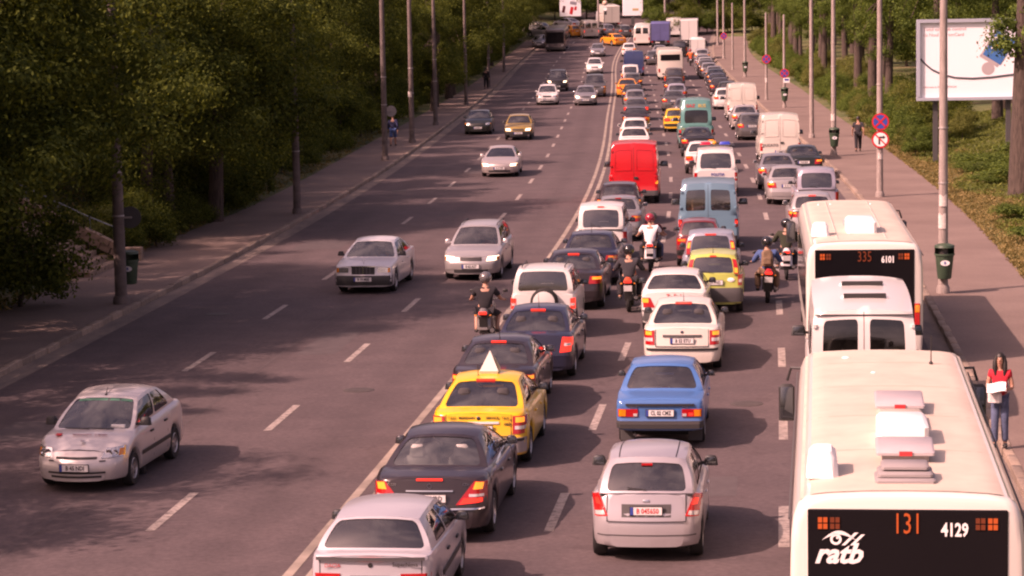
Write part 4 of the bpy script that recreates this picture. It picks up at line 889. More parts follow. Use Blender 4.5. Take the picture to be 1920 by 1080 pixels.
lettering('1310', .05, M_CHROME, t, (.46, c.rear_y(.46, .77) - .02, .775)); lettering('DACIA', .05, M_CHROME, t, (-.48, c.rear_y(.46, .77) - .02, .775))
c = MD('liftback'); t = c.make('saloon_car', 'white saloon with a dark bumper strip ahead of the blue boxy saloon', 'car', 54.0, 4.76, CREAM, rim='disc')
tail(c, rq(.60, .835, .62, .93), True, rq(.66, .80, .83, .91), rq(.64, .82, .70, .77)); c.band('bumper_rub_strip', .84, .50, .55, M_BLACK, off=.02); c.band('boot_grip_strip', .42, .79, .835, M_GREY, off=.02); c.plate('B 52 ETU', .71); c.high_lamp(.36, True, v=.965); c.mirrors(M_BLACK); c.doors([1.55, 2.45]); c.bootline(.58, .58, .95); c.aerial(.06, .2)
m = MB(); m.lathe([(.001, -.012), (.035, -.010), (.04, .004)], 14, (0, c.rear_y(0, .90) - .004, .895), 'Y'); put('boot_badge', m, [M_CHROME], t)
c = MD('nova'); t = c.make('hatchback_car', 'white older hatchback with red marks on its tail, touching the lime hatchback', 'car', 60.6, 4.34, WHITE, rim='disc')
tail(c, [(.46, .62), (.80, .62), (.80, .86), (.58, .86)], True, rq(.62, .78, .74, .84)); c.band('rear_bumper', .79, .30, .56, M_GREY, off=.02); c.plate('B 11 NVA', .68); c.mirrors(M_BLACK); c.doors([1.45, 2.35], strip=.52); lettering('T  E  L', .15, M_REDINK, t, (.02, c.rear_y(0, .90) - .012, .885), bold=.002)
c = MD('tall_hatch'); t = c.make('hatchback_car', 'lime green tall hatchback with a grey bumper', 'car', 64.2, 5.22, LIME, rim='disc', lod=0)
ls = c.lamp('tail_lamp', rq(.64, .765, .72, 1.0), M_RED); c.lamp('reversing_light', rq(.66, .75, .80, .88), M_CLEAR, ls, off=.02)
for sg in (1, -1):
    m = MB(); m.grid(lambda u, v, sg=sg: c.rear_p(sg * lerp(.83, .99, u), lerp(.04, .80, v)) - Vector((0, .014, 0)), 3, 6); lo = put('pillar_lamp', m, [M_RED], t); m = MB(); m.grid(lambda u, v, sg=sg: c.rear_p(sg * lerp(.85, .97, u), lerp(.10, .36, v)) - Vector((0, .020, 0)), 3, 4); put('brake_light', m, [M_AMBERLIT], lo)
c.band('rear_bumper', .775, .30, .66, M_GREY, off=.03, skirt=.06); c.plate('B 24 PND', .80); c.wiper(); c.high_lamp(.16, True, v=.90); c.mirrors(M_BLACK); c.doors([1.2, 2.0]); m = MB(); m.ball((.46, c.rear_y(.46, .86) - .004, .86), (.10, .012, .06), 14, 6); put('tailgate_sticker', m, [M_WHITE], t); c.aerial(.1, .2)
c = MD('mini_mpv'); t = c.make('minivan_car', 'silver blue tall car with lamps beside its rear window, ahead of the lime hatchback', 'car', 68.7, 5.08, PALEBLUE, rim='disc')
for sg in (1, -1):
    m = MB(); m.grid(lambda u, v, sg=sg: c.rear_p(sg * lerp(.84, .99, u), lerp(.03, .70, v)) - Vector((0, .014, 0)), 3, 6); lo = put('pillar_lamp', m, [M_RED], t); m = MB(); m.grid(lambda u, v, sg=sg: c.rear_p(sg * lerp(.86, .97, u), lerp(.34, .62, v)) - Vector((0, .020, 0)), 3, 4); put('brake_light', m, [M_AMBERLIT], lo)
c.band('rear_bumper', .80, .30, .60, c.pm, off=.03); c.plate('B 88 AGL', .80); c.high_lamp(.30, True, v=.94); c.mirrors(M_BLACK); c.wiper()
c = MD('micro'); t = c.make('microcar', 'small maroon car squeezed behind the slate blue van', 'car', 75.4, 4.62, MAROON, rim='disc'); quick_rear(c, False, pl='B 76 TCO', bump=M_BLACK)
c = MD('glazed_van'); t = c.make('delivery_van', 'slate blue older van with two square rear windows', 'van', 79.8, 4.86, SLATE, rim='disc')
tail(c, rq(.84, .95, .80, 1.05), False, None, None, mat=M_RED); c.lamp('brake_light', rq(.86, .94, .90, .99), M_REDLIT, off=.022); c.mirrors(M_BLACK, 1.6); c.band('rear_bumper', .93, .36, .52, M_BLACK, off=.05, skirt=.08); c.plate('B 09 LTV', .70, x=-.3); van_doors(c, t, .08, False)
m = MB(); m.box((-.42, .55, 1.42), (.5, .4, .45), ch=.03); put('cardboard_box', m, [plain('cardboard', (.42, .25, .15), .9)], t)
c = MD('people_van'); t = c.make('police_van', 'white police van with a red and blue light bar on its roof', 'van', 101.5, 5.16, WHITE, rim='disc')
tail(c, rq(.76, .88, .66, 1.0), False, None, rq(.78, .87, .76, .82)); c.mirrors(M_BLACK, 1.3); c.plate('B 05 POL', .62); c.band('tailgate_stripe', .72, .72, .80, plain('police_blue', (.04, .08, .24), .4), off=.006); lettering('POLITIA', .15, M_BLUEINK, t, (.08, c.rear_y(0, .93) - .012, .92), bold=.003); c.wiper()
p = c.roof_p(.5, .62); m = MB(); m.box((0, p.y, p.z + .06), (1.3, .30, .07), ch=.02); lb = put('light_bar', m, [M_GREY], t)
for x, mt in ((-.40, plain('beacon_red', (.55, .02, .05), .2, coat=.6)), (.40, plain('beacon_blue', (.03, .06, .42), .2, coat=.6))): m = MB(); m.box((x, p.y, p.z + .14), (.46, .28, .12), top=.9, ch=.03); put('beacon', m, [mt], lb)
m = MB(); m.ball((-.02, p.y, p.z + .15), (.10, .10, .09), 12, 8); put('beacon', m, [plain('beacon_amber', (.7, .3, .02), .2)], lb)
c = MD('old_sedan'); t = c.make('saloon_car', 'white older saloon seen over the roof of the police van', 'car', 114.5, 4.78, WHITE, lod=1); quick_rear(c, False, pl='B 13 DCA', bump=M_BLACK); c.lamp('brake_light', rq(.45, .70, .64, .74), M_REDLIT, off=.03)
c = MD('sedan_round'); t = c.make('saloon_car', 'black saloon close behind the teal minibus', 'car', 126.8, 4.78, BLACKP, lod=1); quick_rear(c, True, pl='B 99 BLK')
c = MD('wide_minibus'); t = c.make('minibus', 'teal minibus with one wide rear window and printed tailgate', 'minibus', 133.5, 4.86, TEAL, lod=1)
tail(c, rq(.80, .93, .66, 1.05), False, None, rq(.82, .92, .70, .80)); c.mirrors(M_BLACK, 1.6); c.plate('B 14 SPR', .62); c.band('rear_bumper', .92, .36, .52, c.pm, off=.05)
def tail_print(c, t, s, size, mat, u, v, name='lettering'):
    p = c.rear_p(u, v); nrm = (c.rear_p(u, v + .02) - c.rear_p(u, v)).normalized(); tilt = math.atan2(nrm.y, nrm.z)
    lettering(s, size, mat, t, p - Vector((0, .02, 0)), (PI / 2 - tilt, 0, 0), .004, name=name)
tail_print(c, t, 'GAZ', .24, M_REDINK, -.40, .76); tail_print(c, t, 'BUS', .24, plain('print_ochre', (.55, .40, .10), .5), .40, .76); lettering('TRANSPORT', .16, plain('print_ochre', (.55, .40, .10), .5), t, (-.40, c.rear_y(.4, 1.05) - .02, 1.08)); lettering('AUTO', .1, M_INK, t, (.25, c.rear_y(.2, 1.05) - .02, 1.08))
c = MD('micro'); t = c.make('taxi_car', 'small bright yellow car peeping out beside the teal minibus', 'taxi', 150.5, 4.05, YELLOW, lod=1); quick_rear(c, False, pl='B 77 TAX', bump=M_BLACK); c.lamp('brake_light', rq(.44, .64, .66, .84), M_REDLIT, off=.024)
c = MD('sedan'); t = c.make('saloon_car', 'dark saloon ahead of the small yellow car', 'car', 176.0, 4.45, GREY, lod=1); quick_rear(c, True)
c = MD('hatch'); t = c.make('hatchback_car', 'pale silver hatchback between a dark saloon and a brown off-roader', 'car', 187.0, 4.85, LILAC, lod=2); quick_rear(c, False)
c = MD('suv'); t = c.make('offroad_car', 'brown off-roader behind the far cream bus', 'car', 212.5, 5.15, BROWN, lod=2); quick_rear(c, False, True, bump=M_BLACK)
c = MD('sedan'); t = c.make('saloon_car', 'dark red-lit car half hidden beyond the far cream bus', 'car', 262.0, 4.1, GREY, lod=2); quick_rear(c, True)

# ================================================================== kerb lane (driving away)
c = MD('minibus'); t = c.make('minibus', 'white minibus with two dark rear windows between the two buses', 'minibus', 45.9, 8.42, WHITE, rim='disc')
tail(c, rq(.82, .95, .66, 1.02), False, rq(.83, .94, .90, 1.0)); c.mirrors(M_BLACK, 1.6); c.band('rear_bumper', .93, .36, .52, M_GREY, off=.05, skirt=.08); c.plate('B 40 MBS', .62); van_doors(c, t, .08, False)
p0 = c.rear_p(0, .965); m = MB(); m.box((0, p0.y - .015, p0.z - .06), (1.80, .03, .018)); put('roof_gutter', m, [M_SEAM], t)
for tt in (.30, .66):
    p = c.roof_p(.53, tt); m = MB(); m.box((p.x, p.y, p.z + .012), (.92, .30, .06), top=.86, ch=.02); ho = put('roof_vent', m, [M_WHITE], t); m = MB(); m.box((p.x, p.y - .155, p.z + .035), (.80, .03, .09), ch=.01); put('vent_slot', m, [M_BLACK], ho)
c = MD('hatch'); t = c.make('hatchback_car', 'silver hatchback hidden to its roof edge just ahead of the second bus', 'car', 83.4, 8.30, SILVER, lod=0); quick_rear(c, True, pl='B 21 SLV'); c.high_lamp(.24, True, v=.9)
c = MD('leisure'); t = c.make('estate_car', 'lilac grey estate car with a broad dark rear window near the right kerb', 'car', 90.5, 8.72, LILAC, lod=0); tail(c, rq(.68, .80, .66, 1.0), False); c.plate('B 19 LLC', .80); c.band('rear_bumper', .79, .32, .56, c.pm, off=.02); c.mirrors(M_BLACK); c.wiper()
c = MD('sedan'); t = c.make('saloon_car', 'silver saloon half hidden by the lilac grey estate car', 'car', 97.0, 7.92, SILVER, lod=1); quick_rear(c, True, pl='B 30 SVR')
c = MD('sedan_round'); t = c.make('saloon_car', 'grey saloon behind the nearer white panel van', 'car', 104.5, 7.80, SILVER_DK, lod=1); quick_rear(c, True, pl='B 44 GRY')
c = MD('sedan_round'); t = c.make('saloon_car', 'black saloon hard against the right kerb', 'car', 110.0, 9.15, GREENBLACK, lod=1); quick_rear(c, True, pl='B 66 BLK')
c = MD('panel_van'); t = c.make('delivery_van', 'white panel van with plain doors, nearer of two in the kerb lane', 'van', 120.5, 8.62, CREAM, lod=1)
tail(c, rq(.86, .965, .66, 1.02), False, None, None, mat=M_RED); c.mirrors(M_BLACK, 1.7); c.band('rear_bumper', .95, .34, .54, M_GREY, off=.05, skirt=.08); c.plate('B 58 VAN', .62); van_doors(c, t); lettering('DUCATO', .18, M_GREY, t, (-.48, c.rear_y(.5, .9) - .02, .92), bold=.002)
c = MD('hatch'); t = c.make('hatchback_car', 'dark hatchback with a lit brake lamp left of the white panel van', 'car', 140.5, 8.15, GREY, lod=1); quick_rear(c, True, pl='B 73 DRK')
c = MD('sedan_round'); t = c.make('saloon_car', 'pale silver saloon between the two white panel vans', 'car', 151.2, 8.30, SILVER_WARM, lod=1); quick_rear(c, True, pl='B 85 SSD')
c = MD('panel_van'); t = c.make('delivery_van', 'white panel van farther of two in the kerb lane', 'van', 162.0, 8.62, CREAM, lod=1); tail(c, rq(.86, .965, .66, 1.02), False); c.mirrors(M_BLACK, 1.7); c.band('rear_bumper', .95, .34, .54, M_GREY, off=.05, skirt=.08); van_doors(c, t)
m = MB(); m.lathe([(.001, -.15), (.26, -.15), (.30, -.1), (.30, .02)], 20, (-.62, -.02, .55), 'Y'); put('spare_wheel', m, [M_WHITE], t)
c = MD('hatch'); t = c.make('hatchback_car', 'white hatchback half hidden by the farther white panel van', 'car', 177.5, 8.1, WHITE, lod=2); quick_rear(c, False)
for lab, mod, yy, oo, col in (('dark plum saloon in the kerb queue ahead of the white hatchback', 'sedan', 198.0, 8.5, AUBERGINE), ('black saloon with a glinting rear window in the kerb queue', 'sedan_round', 215.5, 8.8, GREENBLACK), ('grey hatchback in the kerb queue beyond the black saloon', 'hatch', 230.0, 8.7, SILVER_DK), ('silver estate car in the kerb queue below the small white box van', 'estate', 243.0, 8.85, SILVER)):
    c = MD(mod); t = c.make('saloon_car' if mod[:5] == 'sedan' else 'hatchback_car' if mod == 'hatch' else 'estate_car', lab, 'car', yy, oo, col, lod=2); quick_rear(c, True)

for lab, mod, yy, oo, col, nm in (('black hatchback in the kerb queue right behind the dark plum saloon', 'hatch', 189.0, 8.75, GREENBLACK, 'hatchback_car'), ('dark blue saloon in the kerb queue right ahead of the dark plum saloon', 'sedan', 207.0, 8.65, NAVY, 'saloon_car'), ('silver grey saloon in the kerb queue right behind the grey hatchback', 'sedan', 223.0, 8.95, SILVER_DK, 'saloon_car'), ('dark hatchback in the kerb queue right behind the silver estate car', 'hatch', 236.8, 8.7, GREY, 'hatchback_car'), ('grey saloon in the kerb queue right ahead of the silver estate car', 'sedan', 250.0, 8.9, SILVER_DK, 'saloon_car'), ('pale hatchback in the kerb queue close behind the small white box van', 'hatch', 264.0, 9.2, SILVER, 'hatchback_car'),
        ('dark saloon in the middle lane ahead of the teal minibus and yellow car', 'sedan_round', 162.5, 5.0, GREY, 'saloon_car'), ('dark hatchback in the middle lane behind the brown off-roader', 'hatch', 199.5, 4.9, AUBERGINE, 'hatchback_car'), ('grey saloon in the middle lane beyond the far cream coach', 'sedan', 276.0, 4.8, SILVER_DK, 'saloon_car'), ('dark hatchback by the double line behind the far white estate', 'hatch', 209.5, 1.6, GREY, 'hatchback_car'), ('dark grey saloon by the double line second behind the black saloon', 'sedan', 152.0, 1.7, AUBERGINE, 'saloon_car')):
    c = MD(mod); t = c.make(nm, lab, 'car', yy, oo, col, lod=2); quick_rear(c, yy > 190)

# ================================================================== oncoming lanes
c = MD('compact_saloon'); t = c.make('saloon_car', 'silver compact saloon oncoming at the lower left with red lettering on its bonnet', 'car', 41.7, -4.98, paint((0.60, 0.555, 0.54), .35, .3), True, rim='spoke', yaw=.045, rearglass=M_GLASSC)
h = c.W / 2
hl = c.lamp('headlamp', [(h - .40, .585), (h - .06, .60), (h - .07, .755), (h - .34, .735)], M_HEAD, rear=False, nu=8, nv=6); c.lamp('indicator_light', rq(h - .13, h - .07, .61, .72), M_AMBER, hl, rear=False, off=.019)
for sg in (1, -1):
    for xx, r in ((h - .28, .055), (h - .18, .045)):
        x = sg * xx; m = MB(); m.lathe([(.001, .002), (r * .6, .006), (r, .014), (r * 1.1, .006)], 16, (x, c.front_y(x, .665) + .012, .665), 'Y'); put('lamp_bowl', m, [M_CHROME], hl[0 if sg > 0 else 1])
c.band('bonnet_slot_grille', .36, .575, .61, M_BLACK, False, .008); c.band('upper_intake', .50, .335, .365, M_BLACK, False, .010); c.band('lower_intake', .44, .265, .30, M_BLACK, False, .010); c.plate('B 45 NDI', .44, False); c.mirrors(M_BLACK, 1.1); c.doors([1.35, 2.2], strip=.46)
c.lamp('washer_trim', rq(.40, .50, .535, .55), M_BLACK, rear=False, off=.008)
m = MB(); q = c.front_p(-.1, .03); m.tube([c.front_p(-.55, .03) + Vector((0, .02, .01)), c.front_p(0.1, .05) + Vector((0, .02, .01))], .010, 5); put('wiper', m, [M_BLACK], t); m = MB(); m.tube([c.front_p(.05, .03) + Vector((0, .02, .01)), c.front_p(.68, .05) + Vector((0, .02, .01))], .010, 5); put('wiper', m, [M_BLACK], t)
bz = lambda y: c.zt(y) + .034
tl = math.atan2(c.zt(3.5) - c.zt(3.3), .2)
lettering('RADIO TAXI', .11, M_REDINK, t, (-.05, 3.42, bz(3.42)), (-tl * -1, 0, PI), .001); m = MB(); m.box((.50, 3.42, bz(3.42) - .004), (.10, .10, .006), rot=Matrix.Rotation(tl, 3, 'X')); put('bonnet_emblem', m, [M_REDINK], t)
m = MB(); m.box((0, c.L - .48, c.zt(c.L - .48) + .03), (.07, .09, .012), ch=.02); put('bonnet_badge', m, [M_CHROME], t)
p = c.roof_p(.5, .97); m = MB(); m.tube([p, p + Vector((0, -.10, .12))], [.010, .005], 5); m.ball(p, .025, 8, 5); put('aerial', m, [M_BLACK], t)
m = MB(); m.grid(lambda u, v: c.roof_p(.5 + lerp(-.004, .004, u), lerp(.02, .95, v)) + Vector((0, 0, .003)), 1, 8); put('roof_seam', m, [M_SEAM], t)
m = MB(); m.grid(lambda u, v: c.front_p(lerp(-.86, .80, u), lerp(.86, .93, v)) + Vector((0, -.02, 0)), 8, 2); put('sun_strip', m, [plain('sun_strip_green', (.05, .20, .13), .4)], t)
m = MB(); q = c.front_p(-.62, .08); m.box(q + Vector((0, -.05, .02)), (.24, .06, .05)); put('dashboard_paper', m, [M_WHITE], t)
c = MD('boxy_saloon'); t = c.make('saloon_car', 'silver boxy saloon with a broad upright grille and black bumper, oncoming', 'car', 69.9, -4.66, paint((0.64, 0.63, 0.63), .2, .3), True, rim='spoke', yaw=.03)
h = c.W / 2; hl = c.lamp('headlamp', rq(.42, h - .07, .60, .74), M_HEAD, rear=False); c.lamp('indicator_light', rq(h - .14, h - .08, .61, .73), M_AMBER, hl, rear=False, off=.02)
g = c.band('grille', .33, .55, .76, M_BLACK, False, .02); c.band('grille_chrome_frame', .35, .76, .785, M_CHROME, False, .026, parent=g)
for x in (-.2, -.1, 0, .1, .2): put('grille_bar', c.patch(rq(x - .012, x + .012, .56, .76), False, .03, .02, 2, 3), [M_GREY if x else M_CHROME], g)
c.band('front_bumper', h - .03, .25, .52, M_BLACK, False, .03, skirt=.06); c.plate('B 19 MBE', .42, False); c.mirrors(M_BLACK); c.doors([1.6, 2.5]); m = MB(); m.tube([(0, c.L - .22, c.zt(4.2) + .03), (0, c.L - .22, c.zt(4.2) + .10)], .006, 5); m.lathe([(.028, -.004), (.034, 0), (.028, .004)], 12, (0, c.L - .22, c.zt(4.2) + .13), 'Y'); put('bonnet_star', m, [M_CHROME], t)
c = MD('estate'); t = c.make('estate_car', 'silver estate car with lit headlamps oncoming beside the motorcyclist in black', 'car', 72.7, -1.96, SILVER, True, rim='disc', yaw=.02); quick_front(c, True, 'B 62 AST', hz=(.58, .72)); c.doors([1.5, 2.4])
for x in (-.55, .55):
    m = MB(); m.tube([(x, .5, c.rz(.05) + .03), (x, .6, c.rz(.1) + .07), (x, 2.1, c.rz(.9) + .07), (x, 2.2, c.rz(.95) + .03)], .014, 6); put('roof_rail', m, [M_BLACK], t)
c = MD('coupe'); t = c.make('coupe_car', 'pale silver sporty coupe oncoming alone in the middle of the carriageway', 'car', 115.0, -4.55, SILVER_WARM, True, rim='spoke'); quick_front(c, True, 'B 27 CPE', hz=(.50, .64), grille=False); c.band('air_intake', .42, .32, .40, M_BLACK, False, .012)
c = MD('sedan'); t = c.make('saloon_car', 'black saloon oncoming close to the left kerb', 'car', 151.5, -7.86, GREENBLACK, True, lod=1); quick_front(c, False, 'B 48 BLK')
c = MD('old_sedan'); t = c.make('saloon_car', 'gold older saloon oncoming with lit headlamps', 'car', 144.8, -5.14, GOLD, True, lod=1); quick_front(c, True, 'B 50 GLD', hz=(.56, .70), bump=M_BLACK)
c = MD('hatch'); t = c.make('hatchback_car', 'white hatchback oncoming in front of a black off-roader', 'car', 188.8, -4.86, WHITE, True, lod=1); quick_front(c, False, 'B 80 WHB')
c = MD('suv'); t = c.make('offroad_car', 'black off-roader oncoming with lit headlamps behind a white hatchback', 'car', 212.0, -4.75, BLACKP, True, lod=1); quick_front(c, True, 'B 91 SUV', hz=(.74, .90))
c = MD('sedan'); t = c.make('saloon_car', 'grey saloon with lit headlamps leading a dark car along the double line, oncoming', 'car', 186.9, -1.94, SILVER_DK, True, lod=1); quick_front(c, True, 'B 92 GRY')
c = MD('suv'); t = c.make('offroad_car', 'dark tall car close behind the oncoming grey saloon', 'car', 200.5, -1.45, GREY, True, lod=2); quick_front(c, False, 'B 93 DKT', hz=(.74, .88))
c = MD('hatch'); t = c.make('hatchback_car', 'white hatchback with one lit lamp, last but one of the oncoming cars', 'car', 245.0, -1.87, WHITE, True, lod=2); quick_front(c, True)
c = MD('sedan'); t = c.make('saloon_car', 'grey saloon farthest of the oncoming cars', 'car', 282.5, -2.2, SILVER_DK, True, lod=2); quick_front(c, False)
c = MD('hatch'); t = c.make('hatchback_car', 'pale car under the trees beside the dark oncoming bus', 'car', 302.0, -10.0, SILVER_DK, True, lod=2); quick_front(c, False)
# ------------------------------------------------------------------ buses and trucks
BSEC = [(0, .32), (1.10, .32), (1.19, .36), (1.235, .50), (1.25, .9), (1.25, 1.2), (1.25, 2.0), (1.24, 2.35), (1.215, 2.58), (1.16, 2.72), (1.07, 2.795), (.85, 2.825), (.45, 2.845), (0, 2.85)]
def bus_body(L, key, wheels, sec=BSEC, wr=.46):
    if key in CACHE: return CACHE[key]
    R = wr * 1.12; ys = {0, .02, .06, .12, .2, L - .25, L - .14, L - .06, L - .02, L}
    for a in wheels:
        for k in range(11): ys.add(a + R * math.cos(PI * k / 10))
    y = .7
    while y < L: ys.add(y); y += .7
    ys = sorted(ys); m = MB(); rings = []
    for y in ys:
        def ins(e, r, c): return 0 if e >= r else c * (1 - math.sqrt(max(0, 1 - (1 - e / r) ** 2)))
        dx = ins(y, .12, .09) + ins(L - y, .25, .14); dz = ins(y, .12, .08) + ins(L - y, .25, .12); r = []
        arch = 0
        for a in wheels:
            if abs(y - a) < R: arch = max(arch, wr + math.sqrt(R * R - (y - a) ** 2))
        for x, z in sec: 
            z2 = z - dz if z > 1.5 else z
            if arch and z < arch: z2 = arch
            r.append((max(0, x - dx) if x > .5 else x * (1 - dx / 1.3), z2))
        rings.append((y, r))
    n = len(sec)
    for (y0, a), (y1, b) in zip(rings, rings[1:]):
        for k in range(n - 1):
            for sg in (1, -1): m.add([(sg * a[k][0], y0, a[k][1]), (sg * b[k][0], y1, b[k][1]), (sg * b[k + 1][0], y1, b[k + 1][1]), (sg * a[k + 1][0], y0, a[k + 1][1])], [(0, 1, 2, 3)])
    for y, r in (rings[0], rings[-1]):
        for k in range(n - 1): m.add([(-r[k][0], y, r[k][1]), (r[k][0], y, r[k][1]), (r[k + 1][0], y, r[k + 1][1]), (-r[k + 1][0], y, r[k + 1][1])], [(0, 1, 2, 3)])
    CACHE[key] = m.mesh('body', 32); return CACHE[key]
M_BUSW = paint((.67, .64, .575)); M_BUSROOF = plain('bus_roof_cream', (.55, .475, .385), .55, var=.10, scale=1.6)
M_BLACKGLASS = plain('black_glass', (.008, .007, .008), .10, spec=.28)
M_ORANGE = emis('display_amber', (1.0, .15, .02), .5); M_ORANGEDIM = emis('display_amber_dim', (1.0, .14, .03), .13)
M_LIDGREY = plain('hatch_lilac_grey', (.40, .365, .375), .5, var=.05); M_LIDDARK = plain('vent_grey', (.26, .24, .24), .6)
def bus(label, y, off, yaw, L, number, fleet, first):
    a = heading(y + L / 2) + yaw; t = thing('city_bus', label, 'bus', rp(y, off, .004), -a)
    wh = (3.1, L - 2.7)
    put('body', bus_body(L, 'bus%.1f' % L, wh), [M_BUSW], t)
    m = MB(); m.grid(lambda u, v: (lerp(-1.14, 1.14, u), lerp(.14, L - .30, v), interp([(0, 2.852), (.45, 2.848), (.85, 2.829), (1.07, 2.80), (1.16, 2.73)], abs(lerp(-1.14, 1.14, u))) + .006), 16, 12); put('roof_sheet', m.mesh('roof', 60), [M_BUSROOF], t)
    for ry in (2.6, 5.0, 7.4, 9.6): m = MB(); m.grid(lambda u, v, ry=ry: (lerp(-1.1, 1.1, u), ry + lerp(-.009, .009, v), interp([(0, 2.852), (.45, 2.848), (.85, 2.829), (1.07, 2.80), (1.16, 2.73)], abs(lerp(-1.1, 1.1, u))) + .0075), 14, 1); put('roof_seam', m.mesh('seam', 0), [plain('roof_seam_grime', (.40, .33, .25), .7)], t)
    m = MB(); m.box((0, L / 2, .50), (2.1, L - .6, .5)); put('underbody', m, [M_UNDER], t)
    tm, rm = wheel_meshes(.46, .28, 'disc')
    for ya in wh:
        for sg in (1, -1): w = put('wheel', tm, [M_TYRE], t, (sg * 1.08, ya, .46), (0, 0, 0 if sg > 0 else PI)); put('rim', rm, [M_RIM, M_SEAM], w)
    # glazing
    yy = frange(.5, L - 1.1, (L - 1.6) / 7)
    for sg in (1, -1):
        for p, q in zip(yy, yy[1:]):
            m = MB(); m.grid(lambda u, v, p=p, q=q: (sg * (interp([(2.0, 1.25), (2.35, 1.24)], lerp(1.1, 2.3, v)) + .008), lerp(p + .03, q - .03, u), lerp(1.10, 2.30, v)), 2, 3); put('side_window', m, [M_BLACKGLASS], t)
        m = MB(); m.tube([(sg * 1.262, .25, 2.52), (sg * 1.262, L - .35, 2.52)], .012, 5); put('roof_gutter', m, [M_GREY], t)
    def RP(x, z, o=.01): return (x, -o, z)
    m = MB(); m.box((0, -.004, 1.86), (2.12, .03, 1.64), ch=.012); g = put('rear_window', m, [M_BLACKGLASS], t)
    m = MB(); m.box((0, -.004, .78), (2.0, .03, .42), ch=.01); put('engine_cover', m, [M_BUSW], t)
    for k in range(6): m = MB(); m.box((0, -.022, .64 + k * .05), (1.5, .015, .02)); put('cover_louvre', m, [M_GREY], t)
    m = MB(); m.box((0, .0, .42), (2.34, .09, .18), ch=.03); put('rear_bumper', m, [M_GREY], t)
    for sg in (1, -1):
        m = MB(); m.box((sg * 1.125, -.008, 1.28), (.12, .05, .46), ch=.015); lo = put('tail_lamp', m, [M_RED], t); m = MB(); m.box((sg * 1.125, -.032, 1.40), (.10, .014, .16), ch=.01); put('indicator_light', m, [M_AMBER], lo)
        for k, (x, lit) in enumerate(((.90, True), (.77, False))):
            for dx in (-.028, .028):
                for dz in (-.035, .035): m = MB(); m.box((sg * x + dx, -.026, 2.53 + dz), (.045, .012, .055)); put('high_brake_light', m, [M_ORANGE if lit else M_ORANGEDIM], g)
    lettering(number, .32, M_ORANGE if first else M_ORANGEDIM, g, (0, -.03, 2.52), bold=.0, xs=.66, name='route_number')
    lettering(fleet, .20, M_WHITE, g, (.50, -.03, 2.46), bold=.006, xs=.72, name='fleet_number')
    if first:
        lettering('ratb', .30, M_WHITE, g, (-.74, -.03, 2.19), bold=.010, shear=.35, name='operator_name')
        m = MB(); ex, ez = -.91, 2.345
        up_ = [(ex + .42 * q, ez + .105 * math.sin(PI * min(1, q * 1.15))) for q in [k / 12 for k in range(13)]]; lo_ = [(ex + .42 * q, ez + .062 * math.sin(PI * min(1, q * 1.15))) for q in [k / 12 for k in range(13)]]
        m.add([RP(x, z, .03) for x, z in up_] + [RP(x, z, .03) for x, z in lo_], [(i, i + 1, 14 + i, 13 + i) for i in range(12)])
        m.lathe([(.034, -.03), (.062, -.03)], 18, (-.76, 0, 2.355), 'Y'); m.lathe([(.001, -.03), (.013, -.03)], 10, (-.745, 0, 2.37), 'Y')
        m.add([RP(x, z, .03) for x, z in ((-.70, 2.29), (-.66, 2.29), (-.52, 2.43), (-.56, 2.43))], [(0, 1, 2, 3)]); m.add([RP(x, z, .03) for x, z in ((-.61, 2.29), (-.57, 2.29), (-.45, 2.41), (-.49, 2.41))], [(0, 1, 2, 3)]); put('operator_emblem', m.mesh('emblem', 0), [M_WHITE], g)
        m = MB(); m.tube([(-.45, -.03, 1.02), (-.38, -.05, 1.40)], .012, 5); put('rear_wiper', m, [M_GREY], g)
    # roof kit
    Z = 2.85
    def hatch(x, yy, w, l, tilt):
        m = MB(); m.box((0, 0, 0), (w, l, .05), ch=.02); h = put('roof_hatch', m, [M_LIDGREY], t, (x, yy, Z + .14), (tilt, 0, 0)); m = MB(); m.box((0, -l / 2 - .006, .0), (w * .22, .02, .05)); put('hatch_handle', m, [M_REDINK], h)
        m = MB(); m.box((0, 0, -.08), (w * .8, l * .8, .12)); put('hatch_frame', m, [M_LIDDARK], h)
    if first:
        hatch(.08, 5.45, .62, .85, .06); hatch(.04, 2.10, .66, .75, .06)
        m = MB(); m.box((.05, 3.35, Z + .13), (.60, .95, .26), ch=.05); ac = put('air_conditioner', m, [M_WHITE], t); m = MB(); m.box((.06, 4.35, Z + .07), (.56, .9, .12), ch=.03); put('air_duct', m, [M_BUSROOF], ac); m = MB(); m.box((.07, 4.25, Z + .135), (.36, .18, .02), ch=.008); put('duct_plate', m, [M_WHITE], ac)
        for k, (w, l, z) in enumerate(((.66, .52, .03), (.60, .46, .09), (.52, .38, .16))): m = MB(); m.box((.0, .78 + .03 * k, Z + z), (w, l, .05), ch=.03); put('vent_lid', m, [M_LIDDARK], t)
        m = MB(); m.box((-.90, 1.30, Z + .12), (.36, .75, .28), top=.84, ch=.06); put('vent_cowl', m, [M_WHITE], t)
        m = MB(); m.tube([(.66, 9.5, Z), (.66, 9.42, Z + .42)], [.010, .005], 5); m.ball((.66, 9.5, Z + .01), .03, 8, 5); put('aerial', m, [M_BLACK], t)
        m = MB(); m.ball((-.18, 8.6, Z + .005), (.04, .04, .02), 8, 5); put('roof_bolt', m, [M_WHITE], t); m = MB(); m.ball((-.55, 10.1, Z - .005), (.06, .06, .03), 8, 5); put('roof_bolt', m, [M_WHITE], t)
    else:
        m = MB(); m.box((.02, 2.5, Z + .15), (.66, 1.3, .30), ch=.06); ac = put('air_conditioner', m, [M_WHITE], t); m = MB(); m.box((-.02, 3.7, Z + .07), (.60, 1.0, .12), ch=.03); put('air_duct', m, [M_LIDGREY], ac)
